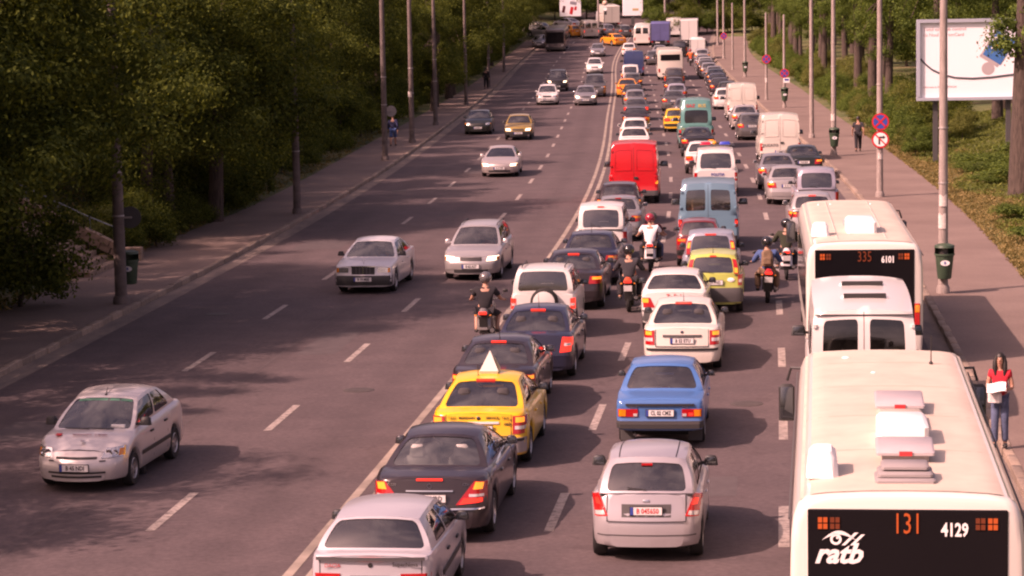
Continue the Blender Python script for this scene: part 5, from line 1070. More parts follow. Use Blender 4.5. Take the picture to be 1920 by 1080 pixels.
        m = MB(); m.box((-.90, 1.75, Z + .12), (.40, .7, .28), top=.84, ch=.06); put('vent_cowl', m, [M_WHITE], t)
        for x in (-.75, -.45, .55): m = MB(); m.ball((x, 9.6, Z), .03, 8, 5); put('roof_bolt', m, [M_WHITE], t)
        for x in (-.55, .50): m = MB(); m.box((x, L / 2, 2.855), (.02, L - 1.2, .02)); put('roof_rib', m, [M_BUSW], t)
    for sg in (-1, 1):
        m = MB(); m.tube([(sg * 1.15, L - .12, 2.55), (sg * 1.36, L - .05, 2.55), (sg * 1.42, L - .02, 2.35)], .022, 6); m.box((sg * 1.43, L - .04, 2.02), (.24, .11, .56), ch=.05); mo = put('door_mirror', m, [M_BLACK], t); m = MB(); m.box((sg * 1.43, L - .098, 2.02), (.19, .008, .48), ch=.02); put('mirror_glass', m, [M_BLACKGLASS0], mo)
    m = MB(); m.box((0, L + .0, 1.75), (2.2, .03, 1.5), ch=.01); put('windscreen', m, [M_BLACKGLASS], t)
    return t
bus('near cream bus showing route number 131 on its black rear window', 26.35, 8.25, .014, 11.2, '131', '4129', True)
bus('second cream bus, roof partly shining, behind which the white minibus waits', 53.6, 8.70, -.004, 11.2, '335', '6101', False)

def far_coach(label, y, off, oncoming, col, yaw=0.0, L=8.5, sx=.93, sz=.98, name='coach'):
    a = heading(y) + yaw; base = rp(y, off, .004)
    if oncoming: base = base + Vector((math.sin(a), math.cos(a), 0)) * L; base.z = road_z(base.y); t = thing(name, label, 'bus', base, PI - a, rx=-grade(base.y))
    else: t = thing(name, label, 'bus', base, -a, rx=grade(y + 4))
    t.scale = (sx, 1, sz); wh = (2.0, L - 1.9)
    put('body', bus_body(L, 'bus%.1f' % L, wh), [col], t); m = MB(); m.box((0, L / 2, .5), (2.1, L - .5, .5)); put('underbody', m, [M_UNDER], t); tm, rm = wheel_meshes(.44, .26, 'disc')
    for ya in wh:
        for sg in (1, -1): w = put('wheel', tm, [M_TYRE], t, (sg * 1.08, ya, .44), (0, 0, 0 if sg > 0 else PI)); put('rim', rm, [M_RIM, M_SEAM], w)
    m = MB(); m.box((0, -.01, 2.13), (1.9, .03, .55), ch=.012); put('rear_window', m, [M_BLACKGLASS], t)
    m = MB(); m.box((0, L + .01, 1.78), (2.2, .03, 1.35), ch=.012); put('windscreen', m, [M_BLACKGLASS], t); m = MB(); m.box((0, L + .02, .48), (2.4, .08, .26), ch=.02); put('front_bumper', m, [M_BLACK], t)
    for sg in (1, -1):
        for p in frange(.5, L - 1.2, 1.3)[:-1]: m = MB(); m.box((sg * 1.252, p + .6, 1.75), (.02, 1.2, 1.0)); put('side_window', m, [M_BLACKGLASS], t)
        m = MB(); m.box((sg * 1.10, -.01, .95), (.16, .04, .32), ch=.012); put('tail_lamp', m, [M_RED], t); m = MB(); m.box((sg * .95, L + .02, .80), (.30, .04, .18), ch=.012); put('headlamp', m, [M_HEAD], t)
        m = MB(); m.box((sg * 1.40, L - .1, 1.9), (.2, .1, .45), ch=.04); put('door_mirror', m, [M_BLACK], t)
    m = MB(); m.box((0, -.03, .62), (.52, .02, .12)); put('number_plate', m, [M_PLATE], t)
far_coach('cream coach far up the middle lane with a shallow rear window', 229.0, 5.15, False, CREAM)
far_coach('dark oncoming bus in the shade of the trees at the far left', 295.0, -7.6, True, paint((.10, .085, .085)), sz=.95)
def box_truck(label, y, off, boxcol, cabcol, w=2.3, l=4.2, h=2.9, yaw=0.0, z0=.85, name='box_truck', cat='truck'):
    a = heading(y) + yaw; t = thing(name, label, cat, rp(y, off, .004), -a, rx=grade(y + 3))
    m = MB(); m.box((0, l / 2, z0 + (h - z0) / 2), (w, l, h - z0), ch=.04); b = put('cargo_box', m, [boxcol], t)
    m = MB(); m.box((0, -.006, z0 + (h - z0) / 2), (.014, .012, h - z0 - .2)); put('door_gap', m, [M_SEAM], b)
    for sg in (1, -1): m = MB(); m.box((sg * (w / 2 - .05), -.012, z0 + (h - z0) / 2), (.06, .02, h - z0 - .1)); put('corner_post', m, [M_GREY], b)
    m = MB(); m.box((0, l / 2 + .8, .62), (.9, l + 1.6, .28)); put('chassis', m, [M_UNDER], t)
    cw = min(w, 2.05); m = MB(); m.box((0, l + .95, 1.25), (cw, 1.6, 1.35), top=.92, ytop=.98, ch=.08); m.box((0, l + .75, 2.1), (cw * .9, 1.1, .55), top=.88, ytop=.8, ch=.08); cb = put('cab', m, [cabcol], t); m = MB(); m.box((0, l + 1.28, 2.05), (cw * .8, .06, .42), rot=Matrix.Rotation(-.25, 3, 'X')); put('windscreen', m, [M_BLACKGLASS], cb)
    tm, rm = wheel_meshes(.40, .24, 'disc')
    for ya in (.95, l + .9):
        for sg in (1, -1): wo = put('wheel', tm, [M_TYRE], t, (sg * (cw / 2 - .15), ya, .40), (0, 0, 0 if sg > 0 else PI)); put('rim', rm, [M_RIM, M_SEAM], wo)
    m = MB(); m.box((0, .05, .52), (w * .9, .10, .12)); put('rear_bumper', m, [M_GREY], t)
    for sg in (1, -1): m = MB(); m.box((sg * w * .42, .0, .72), (.26, .05, .12)); put('tail_lamp', m, [M_RED], t); m = MB(); m.box((sg * (cw / 2 + .15), l + 1.3, 1.75), (.18, .08, .35), ch=.03); put('door_mirror', m, [M_BLACK], t)
    m = MB(); m.box((-.3, -.02, .62), (.5, .015, .11)); put('number_plate', m, [M_PLATE], t)
TARP = plain('blue_tarpaulin', (.085, .09, .22), .7, var=.12, scale=1.5)
box_truck('truck with a square dark blue cargo box, far in the middle lane', 299.0, 4.6, TARP, WHITE, 2.3, 4.4, 2.9)
box_truck('large white box truck at the far end of the kerb queue', 299.5, 8.0, WHITE, WHITE, 2.15, 4.2, 3.2)
box_truck('small white box van with a square body near the right kerb far away', 271.0, 8.9, WHITE, WHITE, 1.7, 2.6, 2.3, z0=.7, name='box_van', cat='van')
c = MD('minibus'); t = c.make('minibus', 'white minibus beside the far blue box truck', 'minibus', 303.0, 2.3, CREAM, lod=2); tail(c, rq(.80, .93, .66, 1.02), False)
c = MD('glazed_van'); t = c.make('delivery_van', 'beige van with two rear windows crossing the far junction', 'van', 316.0, -4.6, paint((.40, .35, .32)), lod=2, yaw=-.25); tail(c, rq(.84, .95, .80, 1.05), False, mat=M_REDLIT); van_doors(c, t, .08, False)
box_truck('tall cream truck standing beyond the far junction', 330.0, -3.2, CREAM, WHITE, 2.2, 4.0, 3.0, yaw=-.3)
for lab, mod, yy, oo, col, yw, nm, cat in (('silver car queuing across the far junction under the red billboard', 'hatch', 318.0, -9.6, SILVER, -1.0, 'hatchback_car', 'car'), ('white car farthest left in the junction queue', 'estate', 324.0, -11.0, WHITE, -1.1, 'estate_car', 'car'), ('small red car in the far junction queue', 'micro', 320.0, -7.6, RED, -.9, 'microcar', 'car'),
        ('orange car in the far junction queue beside the beige van', 'hatch', 318.5, -6.6, ORANGE, -.7, 'hatchback_car', 'car'), ('grey hatchback between the beige van and the tall cream truck', 'hatch', 319.5, -2.6, SILVER_DK, -.4, 'hatchback_car', 'car'), ('dark estate car ahead of the far orange taxi', 'estate', 317.0, -.4, GREY, -.3, 'estate_car', 'car'),
        ('pink-white saloon at the back of the far junction queue', 'sedan', 330.0, -7.5, OFFWHITE, -.9, 'saloon_car', 'car'), ('silver saloon just beyond the far white minibus', 'sedan', 322.0, 2.2, SILVER, -.1, 'saloon_car', 'car')):
    c = MD(mod); t = c.make(nm, lab, cat, yy, oo, col, lod=2, yaw=yw); quick_rear(c, False)
c = MD('panel_van'); t = c.make('delivery_van', 'white panel van far away behind the blue cargo box', 'van', 316.0, 5.6, WHITE, lod=2); tail(c, rq(.86, .965, .66, 1.02), False)
c = MD('suv'); t = c.make('offroad_car', 'black off-roader between the far white box truck and box van', 'car', 279.0, 7.0, BLACKP, lod=2); quick_rear(c, False, True)
# ------------------------------------------------------------------ people and motorcycles
def skin_mesh(nodes, edges, root, sub=2):
    """grow one continuous surface over a jointed skeleton: nodes {name: (x, y, z, r)}"""
    names = list(nodes); ix = {n: i for i, n in enumerate(names)}
    me = bpy.data.meshes.new('skin_base'); me.from_pydata([nodes[n][:3] for n in names], [(ix[a], ix[b]) for a, b in edges], [])
    o = bpy.data.objects.new('skin_base', me); C.objects.link(o)
    o.modifiers.new('skin', 'SKIN'); sv = me.skin_vertices[0].data
    for n in names:
        r = nodes[n][3]; sv[ix[n]].radius = r if isinstance(r, tuple) else (r, r); sv[ix[n]].use_root = (n == root)
    s = o.modifiers.new('sub', 'SUBSURF'); s.levels = sub; s.render_levels = sub
    out = bpy.data.meshes.new_from_object(o.evaluated_get(bpy.context.evaluated_depsgraph_get()))
    bpy.data.objects.remove(o); bpy.data.meshes.remove(me)
    out.shade_smooth(); out.materials.clear(); out.materials.append(None); return out
def joints(pose, female=False):
    J = {}
    if pose == 'ride':
        J.update(pelvis=(0, 0, .86), spine=(0, .03, 1.04), chest=(0, .08, 1.26), neck=(0, .11, 1.42), jaw=(0, .15, 1.50), head=(0, .15, 1.60))
        for s, k in ((1, 'R'), (-1, 'L')):
            J['sh' + k] = (s * .185, .08, 1.34); J['el' + k] = (s * .31, .20, 1.10); J['wr' + k] = (s * .34, .46, 1.06); J['hip' + k] = (s * .10, .03, .83); J['kn' + k] = (s * .23, .42, .72); J['an' + k] = (s * .22, .22, .36); J['toe' + k] = (s * .24, .38, .31)
    else:
        J.update(pelvis=(0, 0, .96), spine=(0, .01, 1.13), chest=(0, 0, 1.33), neck=(0, 0, 1.48), jaw=(0, .03, 1.57), head=(0, .025, 1.665))
        st = .20 if pose == 'walk' else .05
        for s, k in ((1, 'R'), (-1, 'L')):
            d = s * st
            J['sh' + k] = (s * .18, 0, 1.415); J['hip' + k] = (s * .09, 0, .92); J['kn' + k] = (s * .095, d * .65 + .05, .50); J['an' + k] = (s * .10, d * 1.1 - .01, .085 + (.05 if d < -.1 else 0)); J['toe' + k] = (s * .115, d * 1.1 + .15, .035)
            if pose == 'read': J['el' + k] = (s * .25, .02, 1.13); J['wr' + k] = (s * .13, .25, 1.14)
            else: J['el' + k] = (s * .235, -d * .5 - .01, 1.13); J['wr' + k] = (s * .24, -d * .8 + .06, .88)
    return J
def person(label, loc, rz, pose, h, shirt, legs, sleeve=.55, shorts=False, shoes=None, helmet=None, hair=(.015, .011, .009), longhair=False, parent_cat='person', group=None, female=False):
    J = joints(pose); k = h / 1.76; t = thing('person', label, 'person', loc, rz, group); t.scale = (k * (.92 if female else 1.12), k * (.94 if female else 1.06), k)
    N = {}; E = []
    wst = .115 if female else .125
    rad = dict(pelvis=(.145, .115), spine=(wst, .10), chest=(.15, .115), neck=.052, jaw=(.062, .078), head=(.078, .098))
    for n, r in rad.items(): N[n] = (*J[n], r)
    top = Vector(J['head']); N['crown'] = (top.x, top.y - .005, top.z + .075, (.062, .075)); N['nose'] = (top.x, top.y + .105, top.z - .015, .016)
    E += [('pelvis', 'spine'), ('spine', 'chest'), ('chest', 'neck'), ('neck', 'jaw'), ('jaw', 'head'), ('head', 'crown'), ('head', 'nose')]
    for s in 'RL':
        for n, r in (('sh', .062), ('el', .042), ('wr', .029), ('hip', .092), ('kn', .058), ('an', .042), ('toe', .036)): N[n + s] = (*J[n + s], r)
        E += [('chest', 'sh' + s), ('sh' + s, 'el' + s), ('el' + s, 'wr' + s), ('pelvis', 'hip' + s), ('hip' + s, 'kn' + s), ('kn' + s, 'an' + s), ('an' + s, 'toe' + s)]
        w = Vector(J['wr' + s]); e = Vector(J['el' + s]); d = (w - e).normalized(); side = Vector((1 if s == 'R' else -1, 0, 0)); lat = d.cross(Vector((0, 0, 1))) if abs(d.z) < .8 else Vector((0, 1, 0)); lat.normalize()
        palm = w + d * .075; N['palm' + s] = (*palm, (.036, .022)); E.append(('wr' + s, 'palm' + s)); curl = Vector((0, 0, -1)) if abs(d.z) < .8 else -side
        for f, (o, ln) in enumerate(((-.030, .068), (-.010, .078), (.010, .072), (.030, .056))):
            a = palm + lat * o + d * .035; b = a + d * ln * .5 + curl * .008; c2 = b + d * ln * .35 + curl * .030
            N['f%d1%s' % (f, s)] = (*a, .0095); N['f%d2%s' % (f, s)] = (*b, .0088); N['f%d3%s' % (f, s)] = (*c2, .0075); E += [('palm' + s, 'f%d1%s' % (f, s)), ('f%d1%s' % (f, s), 'f%d2%s' % (f, s)), ('f%d2%s' % (f, s), 'f%d3%s' % (f, s))]
        tb = palm - d * .02 - lat * .04 + curl * .01; tt = tb + d * .045 - lat * .012; N['t1' + s] = (*tb, .011); N['t2' + s] = (*tt, .008); E += [('palm' + s, 't1' + s), ('t1' + s, 't2' + s)]
    put('body', skin_mesh(N, E, 'pelvis', 1), [M_SKIN], t)
    def sub(names_r, edges, root, name, mat):
        nodes = {n: ((*J[n], r) if n in J else (*XT[n], r)) for n, r in names_r.items()}
        return put(name, skin_mesh(nodes, edges, root, 2), [mat], t)
    XT = {}
    for s in 'RL':
        XT['sl' + s] = tuple(Vector(J['sh' + s]).lerp(Vector(J['el' + s]), sleeve if sleeve <= 1 else 1)); XT['fa' + s] = tuple(Vector(J['el' + s]).lerp(Vector(J['wr' + s]), max(0, min(.92, sleeve - 1))))
        XT['hem' + s] = tuple(Vector(J['kn' + s]).lerp(Vector(J['an' + s]), .05 if shorts else .96))
    XT['collar'] = tuple(Vector(J['chest']).lerp(Vector(J['neck']), .70)); XT['waist'] = tuple(Vector(J['pelvis']) - Vector((0, 0, .06)))
    nr = dict(waist=(.165, .135), spine=(wst + .03, .125), chest=(.172, .135), collar=.075); ed = [('waist', 'spine'), ('spine', 'chest'), ('chest', 'collar')]
    for s in 'RL':
        nr['sh' + s] = .082; nr['sl' + s] = .066; ed += [('chest', 'sh' + s), ('sh' + s, 'sl' + s)]
        if sleeve > 1: nr['fa' + s] = .045; ed.append(('sl' + s, 'fa' + s))
    sub(nr, ed, 'chest', 'shirt', shirt)
    nr = dict(pelvis=(.160, .130)); ed = []
    for s in 'RL': nr['hip' + s] = .108; nr['kn' + s] = .082 if not shorts else .09; nr['hem' + s] = .072 if not shorts else .09; ed += [('pelvis', 'hip' + s), ('hip' + s, 'kn' + s), ('kn' + s, 'hem' + s)]
    sub(nr, ed, 'pelvis', 'trousers', legs)
    for s in 'RL':
        a, b = Vector(J['an' + s]), Vector(J['toe' + s]); m = MB(); d = (b - a); d.z = 0; d.normalize(); m.ball((0, 0, 0), (.048, .135, .05), 12, 8); mid = a.lerp(b, .45); mid.z = min(a.z, b.z) + .018
        put('shoe', m, [shoes or M_BLACK], t, mid, (0, 0, math.atan2(-d.x, d.y)))
    H = Vector(J['head'])
    if helmet:
        m = MB(); m.grid(lambda u, v: (H.x + .135 * math.sin(PI * v * .80) * math.cos(2 * PI * u), H.y - .01 + .155 * math.sin(PI * v * .80) * math.sin(2 * PI * u), H.z + .01 + .145 * math.cos(PI * v * .80)), 18, 10); ho = put('helmet', m, [helmet], t)
        m = MB(); m.grid(lambda u, v: (H.x + .137 * math.cos(lerp(.15, .85, u) * PI), H.y - .01 + .158 * math.sin(lerp(.15, .85, u) * PI), H.z + lerp(-.04, .06, v)), 10, 3); put('visor', m, [M_BLACKGLASS], ho)
    else:
        m = MB(); m.grid(lambda u, v: (H.x + .098 * math.sin(PI * v * .56) * math.cos(2 * PI * u), H.y - .018 + .112 * math.sin(PI * v * .56) * math.sin(2 * PI * u) * (1 if math.sin(2 * PI * u) < 0 else .86), H.z + .012 + .115 * math.cos(PI * v * .56)), 18, 8); put('hair', m, [plain('hair_dark', hair, .5)], t)
        if longhair:
            for s in (-1, 1): m = MB(); m.tube([(H.x + s * .07, H.y - .01, H.z + .06), (H.x + s * .095, H.y + .0, H.z - .06), (H.x + s * .10, H.y + .03, H.z - .17), (H.x + s * .085, H.y + .06, H.z - .30)], [.035, .05, .048, .02], 10); put('hair_lock', m, [plain('hair_dark', hair, .5)], t)
            m = MB(); m.ball((H.x, H.y - .06, H.z - .09), (.095, .055, .19), 12, 10); put('hair_back', m, [plain('hair_dark', hair, .5)], t)
        for s in (-1, 1): m = MB(); m.ball((H.x + s * .032, H.y + .088, H.z + .012), (.013, .008, .007), 8, 6); put('eye', m, [M_INK], t)
        m = MB(); m.ball((H.x, H.y + .088, H.z - .062), (.024, .010, .007), 8, 6); put('mouth', m, [plain('lips', (.35, .08, .07), .5)], t)
    t['label'] = label; return t, J, k
CL_BLACK = plain('cloth_black', (.016, .014, .018), .9, var=.25, scale=9); CL_CHAR = plain('cloth_charcoal', (.035, .033, .04), .9, var=.2, scale=9); CL_WHITE = plain('cloth_white', (.76, .74, .74), .85, var=.04, scale=8); CL_RED = plain('cloth_red', (.50, .018, .03), .8, var=.15, scale=9); CL_DENIM = plain('denim', (.075, .10, .17), .9, var=.35, scale=5); CL_TAN = plain('cloth_tan', (.26, .16, .10), .9, var=.2, scale=7); CL_NAVY = plain('cloth_navy', (.02, .025, .07), .9, var=.2, scale=8); CL_BLUE = plain('cloth_blue', (.05, .10, .24), .9, var=.2, scale=8); CL_BROWN = plain('pack_brown', (.16, .10, .06), .9, var=.3, scale=8); CL_MAROON = plain('cloth_maroon', (.10, .015, .02), .9, var=.2, scale=8)
def torus(m, c, R, r, n=24, k=10, mi=0):
    m.grid(lambda u, v: (c[0] + r * math.sin(2 * PI * v), c[1] + (R + r * math.cos(2 * PI * v)) * math.cos(2 * PI * u), c[2] + (R + r * math.cos(2 * PI * v)) * math.sin(2 * PI * u)), n, k, mi)
def motorcycle(label, y, off, col, scooter=False, tailcol=None, seatcol=None, yaw=0.0, lean=0.0, plate=True):
    a = heading(y) + yaw; t = thing('scooter' if scooter else 'motorcycle', label, 'scooter' if scooter else 'motorcycle', rp(y, off, .006), -a); t.rotation_euler = (0, lean, -a)
    R = .245 if scooter else .31; wb = 1.28 if scooter else 1.40
    for i, yy in enumerate((R, R + wb)):
        m = MB(); torus(m, (0, yy, R), R - .055, .055 if scooter else .065); w = put('wheel', m, [M_TYRE], t); m = MB(); m.lathe([(.02, -.03), (R - .10, -.022), (R - .085, 0), (R - .10, .022), (.02, .03)], 18, (0, yy, R), 'X'); put('rim', m, [M_RIM], w)
    f = R + wb
    m = MB(); m.tube([(-.07, f, R), (-.07, f - .16, .62), (-.07, f - .26, .92)], [.026, .028, .028], 8); m.tube([(.07, f, R), (.07, f - .16, .62), (.07, f - .26, .92)], [.026, .028, .028], 8); m.box((0, f, R + .28), (.13, .34, .03), ch=.01); put('front_fork', m, [M_GREY], t)
    m = MB(); m.tube([(-.37, f - .42, 1.02), (-.26, f - .33, 1.04), (0, f - .28, 1.0), (.26, f - .33, 1.04), (.37, f - .42, 1.02)], .016, 8); h = put('handlebar', m, [M_BLACK], t)
    for s in (-1, 1):
        m = MB(); m.tube([(s * .27, f - .33, 1.04), (s * .38, f - .30, 1.20)], .008, 5); m.ball((s * .40, f - .31, 1.22), (.065, .018, .045), 10, 6); put('mirror', m, [M_BLACK], h)
    if scooter:
        m = MB(); m.grid(lambda u, v: (lerp(-.17, .17, u), .02 + lerp(.0, .72, v), .78 - .05 * math.cos(v * 3) + .02 * math.sin(PI * u)), 6, 8); m.box((0, .36, .60), (.34, .80, .34), top=.9, ch=.08); put('body_shell', m, [col], t)
        m = MB(); m.box((0, .85, .30), (.36, .55, .08), ch=.03); put('footboard', m, [M_BLACK], t); m = MB(); m.box((0, f - .30, .66), (.40, .12, .62), top=.8, ch=.05, rot=Matrix.Rotation(.18, 3, 'X')); put('leg_shield', m, [col], t)
    else:
        m = MB(); m.ball((0, .98, .84), (.17, .30, .15), 14, 10); put('fuel_tank', m, [col], t); m = MB(); m.box((0, .88, .50), (.30, .46, .40), ch=.06); put('engine', m, [M_GREY], t); m = MB(); m.box((0, f - .20, .86), (.34, .26, .36), top=.7, ch=.08); put('front_cowl', m, [col], t)
        m = MB(); m.tube([(-.09, R, R), (-.09, .7, .42)], .03, 6); m.tube([(.09, R, R), (.09, .7, .42)], .03, 6); put('swing_arm', m, [M_GREY], t)
    m = MB(); m.box((0, .48, .83), (.28, .74, .10), top=.85, ch=.04); put('saddle', m, [seatcol or M_BLACK], t)
    m = MB(); m.box((0, .02, .86), (.24, .34, .15), top=.7, ch=.04, rot=Matrix.Rotation(-.2, 3, 'X')); tl = put('tail_unit', m, [tailcol or col], t); m = MB(); m.box((0, -.14, .84), (.19, .05, .07), ch=.015); put('tail_lamp', m, [M_REDLIT], tl)
    m = MB(); m.box((0, -.02, .55), (.20, .05, .44), rot=Matrix.Rotation(.25, 3, 'X'), ch=.01); put('rear_mudguard', m, [M_BLACK], t)
    for s in (-1, 1): m = MB(); m.ball((s * .17, -.08, .78), (.035, .03, .022), 8, 6); put('indicator_light', m, [M_AMBER], t)
    if plate: m = MB(); m.box((0, -.12, .66), (.21, .012, .15), rot=Matrix.Rotation(.25, 3, 'X')); put('number_plate', m, [M_PLATE], t)
    m = MB(); m.tube([(.16, .95, .32), (.19, .5, .30), (.20, -.02, .42)], [.025, .045, .055], 10); put('exhaust', m, [M_GREY], t)
    return t, a
def rider(label, moto_y, off, yaw, fwd, **kw):
    a = heading(moto_y) + yaw; p = rp(moto_y, off, .0) + Vector((math.sin(a), math.cos(a), 0)) * fwd
    return person(label, p, -a, 'ride', 1.76, **kw)
H_SILVER = plain('helmet_silver', (.15, .14, .14), .2, .3, coat=.6); H_RED = plain('helmet_red', (.30, .025, .04), .2, coat=.6); H_BLACK = plain('helmet_black', (.015, .015, .016), .15, coat=.6); H_OLIVE = plain('helmet_olive', (.05, .055, .035), .3)
SC_GREY = paint((.20, .18, .175), .3); SC_ORANGE = paint((.52, .075, .02)); SC_WHITE = paint((.62, .60, .60)); SC_BLACK = paint((.02, .018, .018))
motorcycle('grey scooter on the double line beside a dark saloon', 58.6, -.05, SC_GREY, True, tailcol=SC_GREY, plate=False)
rider('rider in black t-shirt and silver helmet on the scooter at the double line', 58.6, -.05, 0, .42, shirt=CL_BLACK, legs=CL_BLACK, sleeve=.7, shorts=True, helmet=H_SILVER)
motorcycle('white scooter carrying two people beside the white high-roofed estate', 74.0, 3.20, SC_WHITE, True)
rider('pillion in white t-shirt and red helmet on the white scooter', 74.0, 3.20, 0, .30, shirt=CL_WHITE, legs=CL_BLACK, sleeve=.7, helmet=H_RED)
rider('front rider in maroon shirt and dark helmet on the white scooter', 74.0, 3.24, 0, .72, shirt=CL_MAROON, legs=CL_DENIM, sleeve=.7, helmet=H_OLIVE)
motorcycle('motorcycle with an orange tail left of the white older hatchback', 64.6, 3.02, SC_ORANGE, False, tailcol=SC_ORANGE)
rider('rider in charcoal jacket and dark helmet on the motorcycle with orange tail', 64.6, 3.02, 0, .42, shirt=CL_CHAR, legs=CL_BLACK, sleeve=1.9, helmet=H_BLACK)
motorcycle('dark motorcycle with a white plate right of the lime hatchback', 66.0, 6.62, SC_BLACK, False, lean=.05, tailcol=plain('tail_red', (.4, .02, .02), .3))
t, J, k = rider('rider with a brown backpack on the dark motorcycle', 66.0, 6.62, 0, .42, shirt=CL_BLUE, legs=CL_TAN, sleeve=1.5, helmet=H_BLACK)
m = MB(); m.box((0, 0, 0), (.34, .17, .44), top=.85, ch=.06); bp = tag(put('backpack', m, [CL_BROWN]), 'brown backpack on the back of the motorcyclist right of the lime car', 'backpack'); bp.location = t.matrix_basis @ (Vector(J['chest']) + Vector((0, -.21, -.06))); bp.rotation_euler = (-.2, 0, t.rotation_euler.z)
m = MB(); m.box((0, -.10, -.08), (.24, .07, .18), ch=.03); put('pocket', m, [CL_BROWN], bp)
motorcycle('silver grey scooter squeezed against the left flank of the second bus', 71.3, 7.20, SC_WHITE, True)
rider('rider in dark olive jacket beside the second bus', 71.3, 7.20, 0, .42, shirt=plain('cloth_olive', (.03, .035, .02), .9), legs=CL_CHAR, sleeve=1.9, helmet=H_BLACK)
motorcycle('far red and white motorcycle ahead of the kerb queue', 258.5, 7.85, SC_WHITE, False, tailcol=SC_ORANGE)
rider('far rider in orange vest on the red and white motorcycle', 258.5, 7.85, 0, .42, shirt=plain('cloth_orange', (.6, .13, .03), .9), legs=CL_BLACK, sleeve=1.5, helmet=H_RED)
# pedestrians
wo = rp(43.6, 10.72, .15)
t, J, k = person('long-haired woman in red top and jeans reading papers beside the near bus', wo, PI - heading(43) - .15, 'read', 1.68, shirt=CL_RED, legs=CL_DENIM, sleeve=.45, longhair=True, female=True)
pm = MB()
for q in range(3): pm.grid(lambda u, v, q=q: (lerp(-.15, .15, u) + .02 * q, (.03 * math.sin(PI * v * 1.3 + q) + .02 * math.sin(5 * u + q)) - .016 * q, lerp(-.12, .12, v)), 4, 5)
pp = tag(put('papers', pm.mesh('papers', 40), [plain('paper_white', (.75, .72, .70), .8, var=.1, scale=14)]), 'white folded papers held by the woman in the red top', 'papers'); pp.location = t.matrix_basis @ Vector((.03, .33, 1.19)); pp.rotation_euler = (.85, .1, t.rotation_euler.z)
mb_ = MB(); mb_.box((0, 0, 0), (.24, .09, .20), ch=.045); bo = tag(put('handbag', mb_, [plain('bag_white', (.60, .56, .54), .7, var=.15, scale=10)]), 'pale bag held below the papers by the woman', 'bag'); bo.location = t.matrix_basis @ Vector((.09, .22, .99)); bo.rotation_euler = (0, 0, t.rotation_euler.z)
m = MB(); m.tube([(-.1, 0, .12), (-.06, 0, .22), (.06, 0, .22), (.1, 0, .12)], .01, 6); put('strap', m, [plain('bag_white', (.60, .56, .54), .7)], bo)
person('man in dark shirt walking away along the right pavement past a bin post', rp(127.3, 12.92, .13), -heading(127), 'walk', 1.76, shirt=CL_CHAR, legs=CL_BLACK, sleeve=.75)
person('person in navy jacket and blue shorts on the shaded left pavement', rp(139.5, -11.85, .13), -heading(139), 'walk', 1.74, shirt=CL_NAVY, legs=CL_BLUE, sleeve=1.8, shorts=True)
person('person in black far along the left pavement by a post', rp(216.5, -10.98, .13), -heading(216), 'walk', 1.78, shirt=CL_BLACK, legs=CL_BLACK, sleeve=1.8)

# drivers of the nearest cars
def driver(label, y, off, L, yd, oncoming=False, yaw=0.0, x=-.36, shirt=CL_CHAR, z=-.44, h=1.72, hair=(.02, .015, .012)):
    a = heading(y) + yaw; base = rp(y, off, .004); f = Vector((math.sin(a), math.cos(a), 0)); r = Vector((math.cos(a), -math.sin(a), 0))
    if oncoming: base = base + f * L; f = -f; r = -r
    return person(label, base + f * (yd + .04) + r * x + Vector((0, 0, z)), (PI - a) if oncoming else -a, 'ride', h, shirt=shirt, legs=CL_CHAR, sleeve=.7, hair=hair)
def seat_y(k): c = MODELS[k]; return lerp(c.rb, c.fb, .56)
driver('driver in a pale shirt at the wheel of the oncoming compact saloon', 41.7, -4.98, 4.15, seat_y('compact_saloon'), True, .045, shirt=CL_WHITE)
driver('driver at the wheel of the yellow taxi', 43.2, 1.62, 4.5, seat_y('liftback'), shirt=CL_BLUE); driver('driver at the wheel of the blue boxy saloon', 44.8, 4.70, 4.3, seat_y('old_sedan'), shirt=CL_TAN); driver('driver at the wheel of the nearest silver hatchback', 35.7, 4.94, 3.9, seat_y('hatch'), shirt=CL_NAVY)
driver('driver at the wheel of the black executive saloon', 37.2, 1.60, 4.8, seat_y('executive'), shirt=CL_WHITE, z=-.42); driver('driver at the wheel of the silver boxy oncoming saloon', 69.9, -4.66, 4.42, seat_y('boxy_saloon'), True, .03, shirt=CL_BLUE, z=-.46); driver('driver at the wheel of the oncoming silver estate', 72.7, -1.96, 4.32, seat_y('estate'), True, .02, shirt=CL_RED, z=-.40)
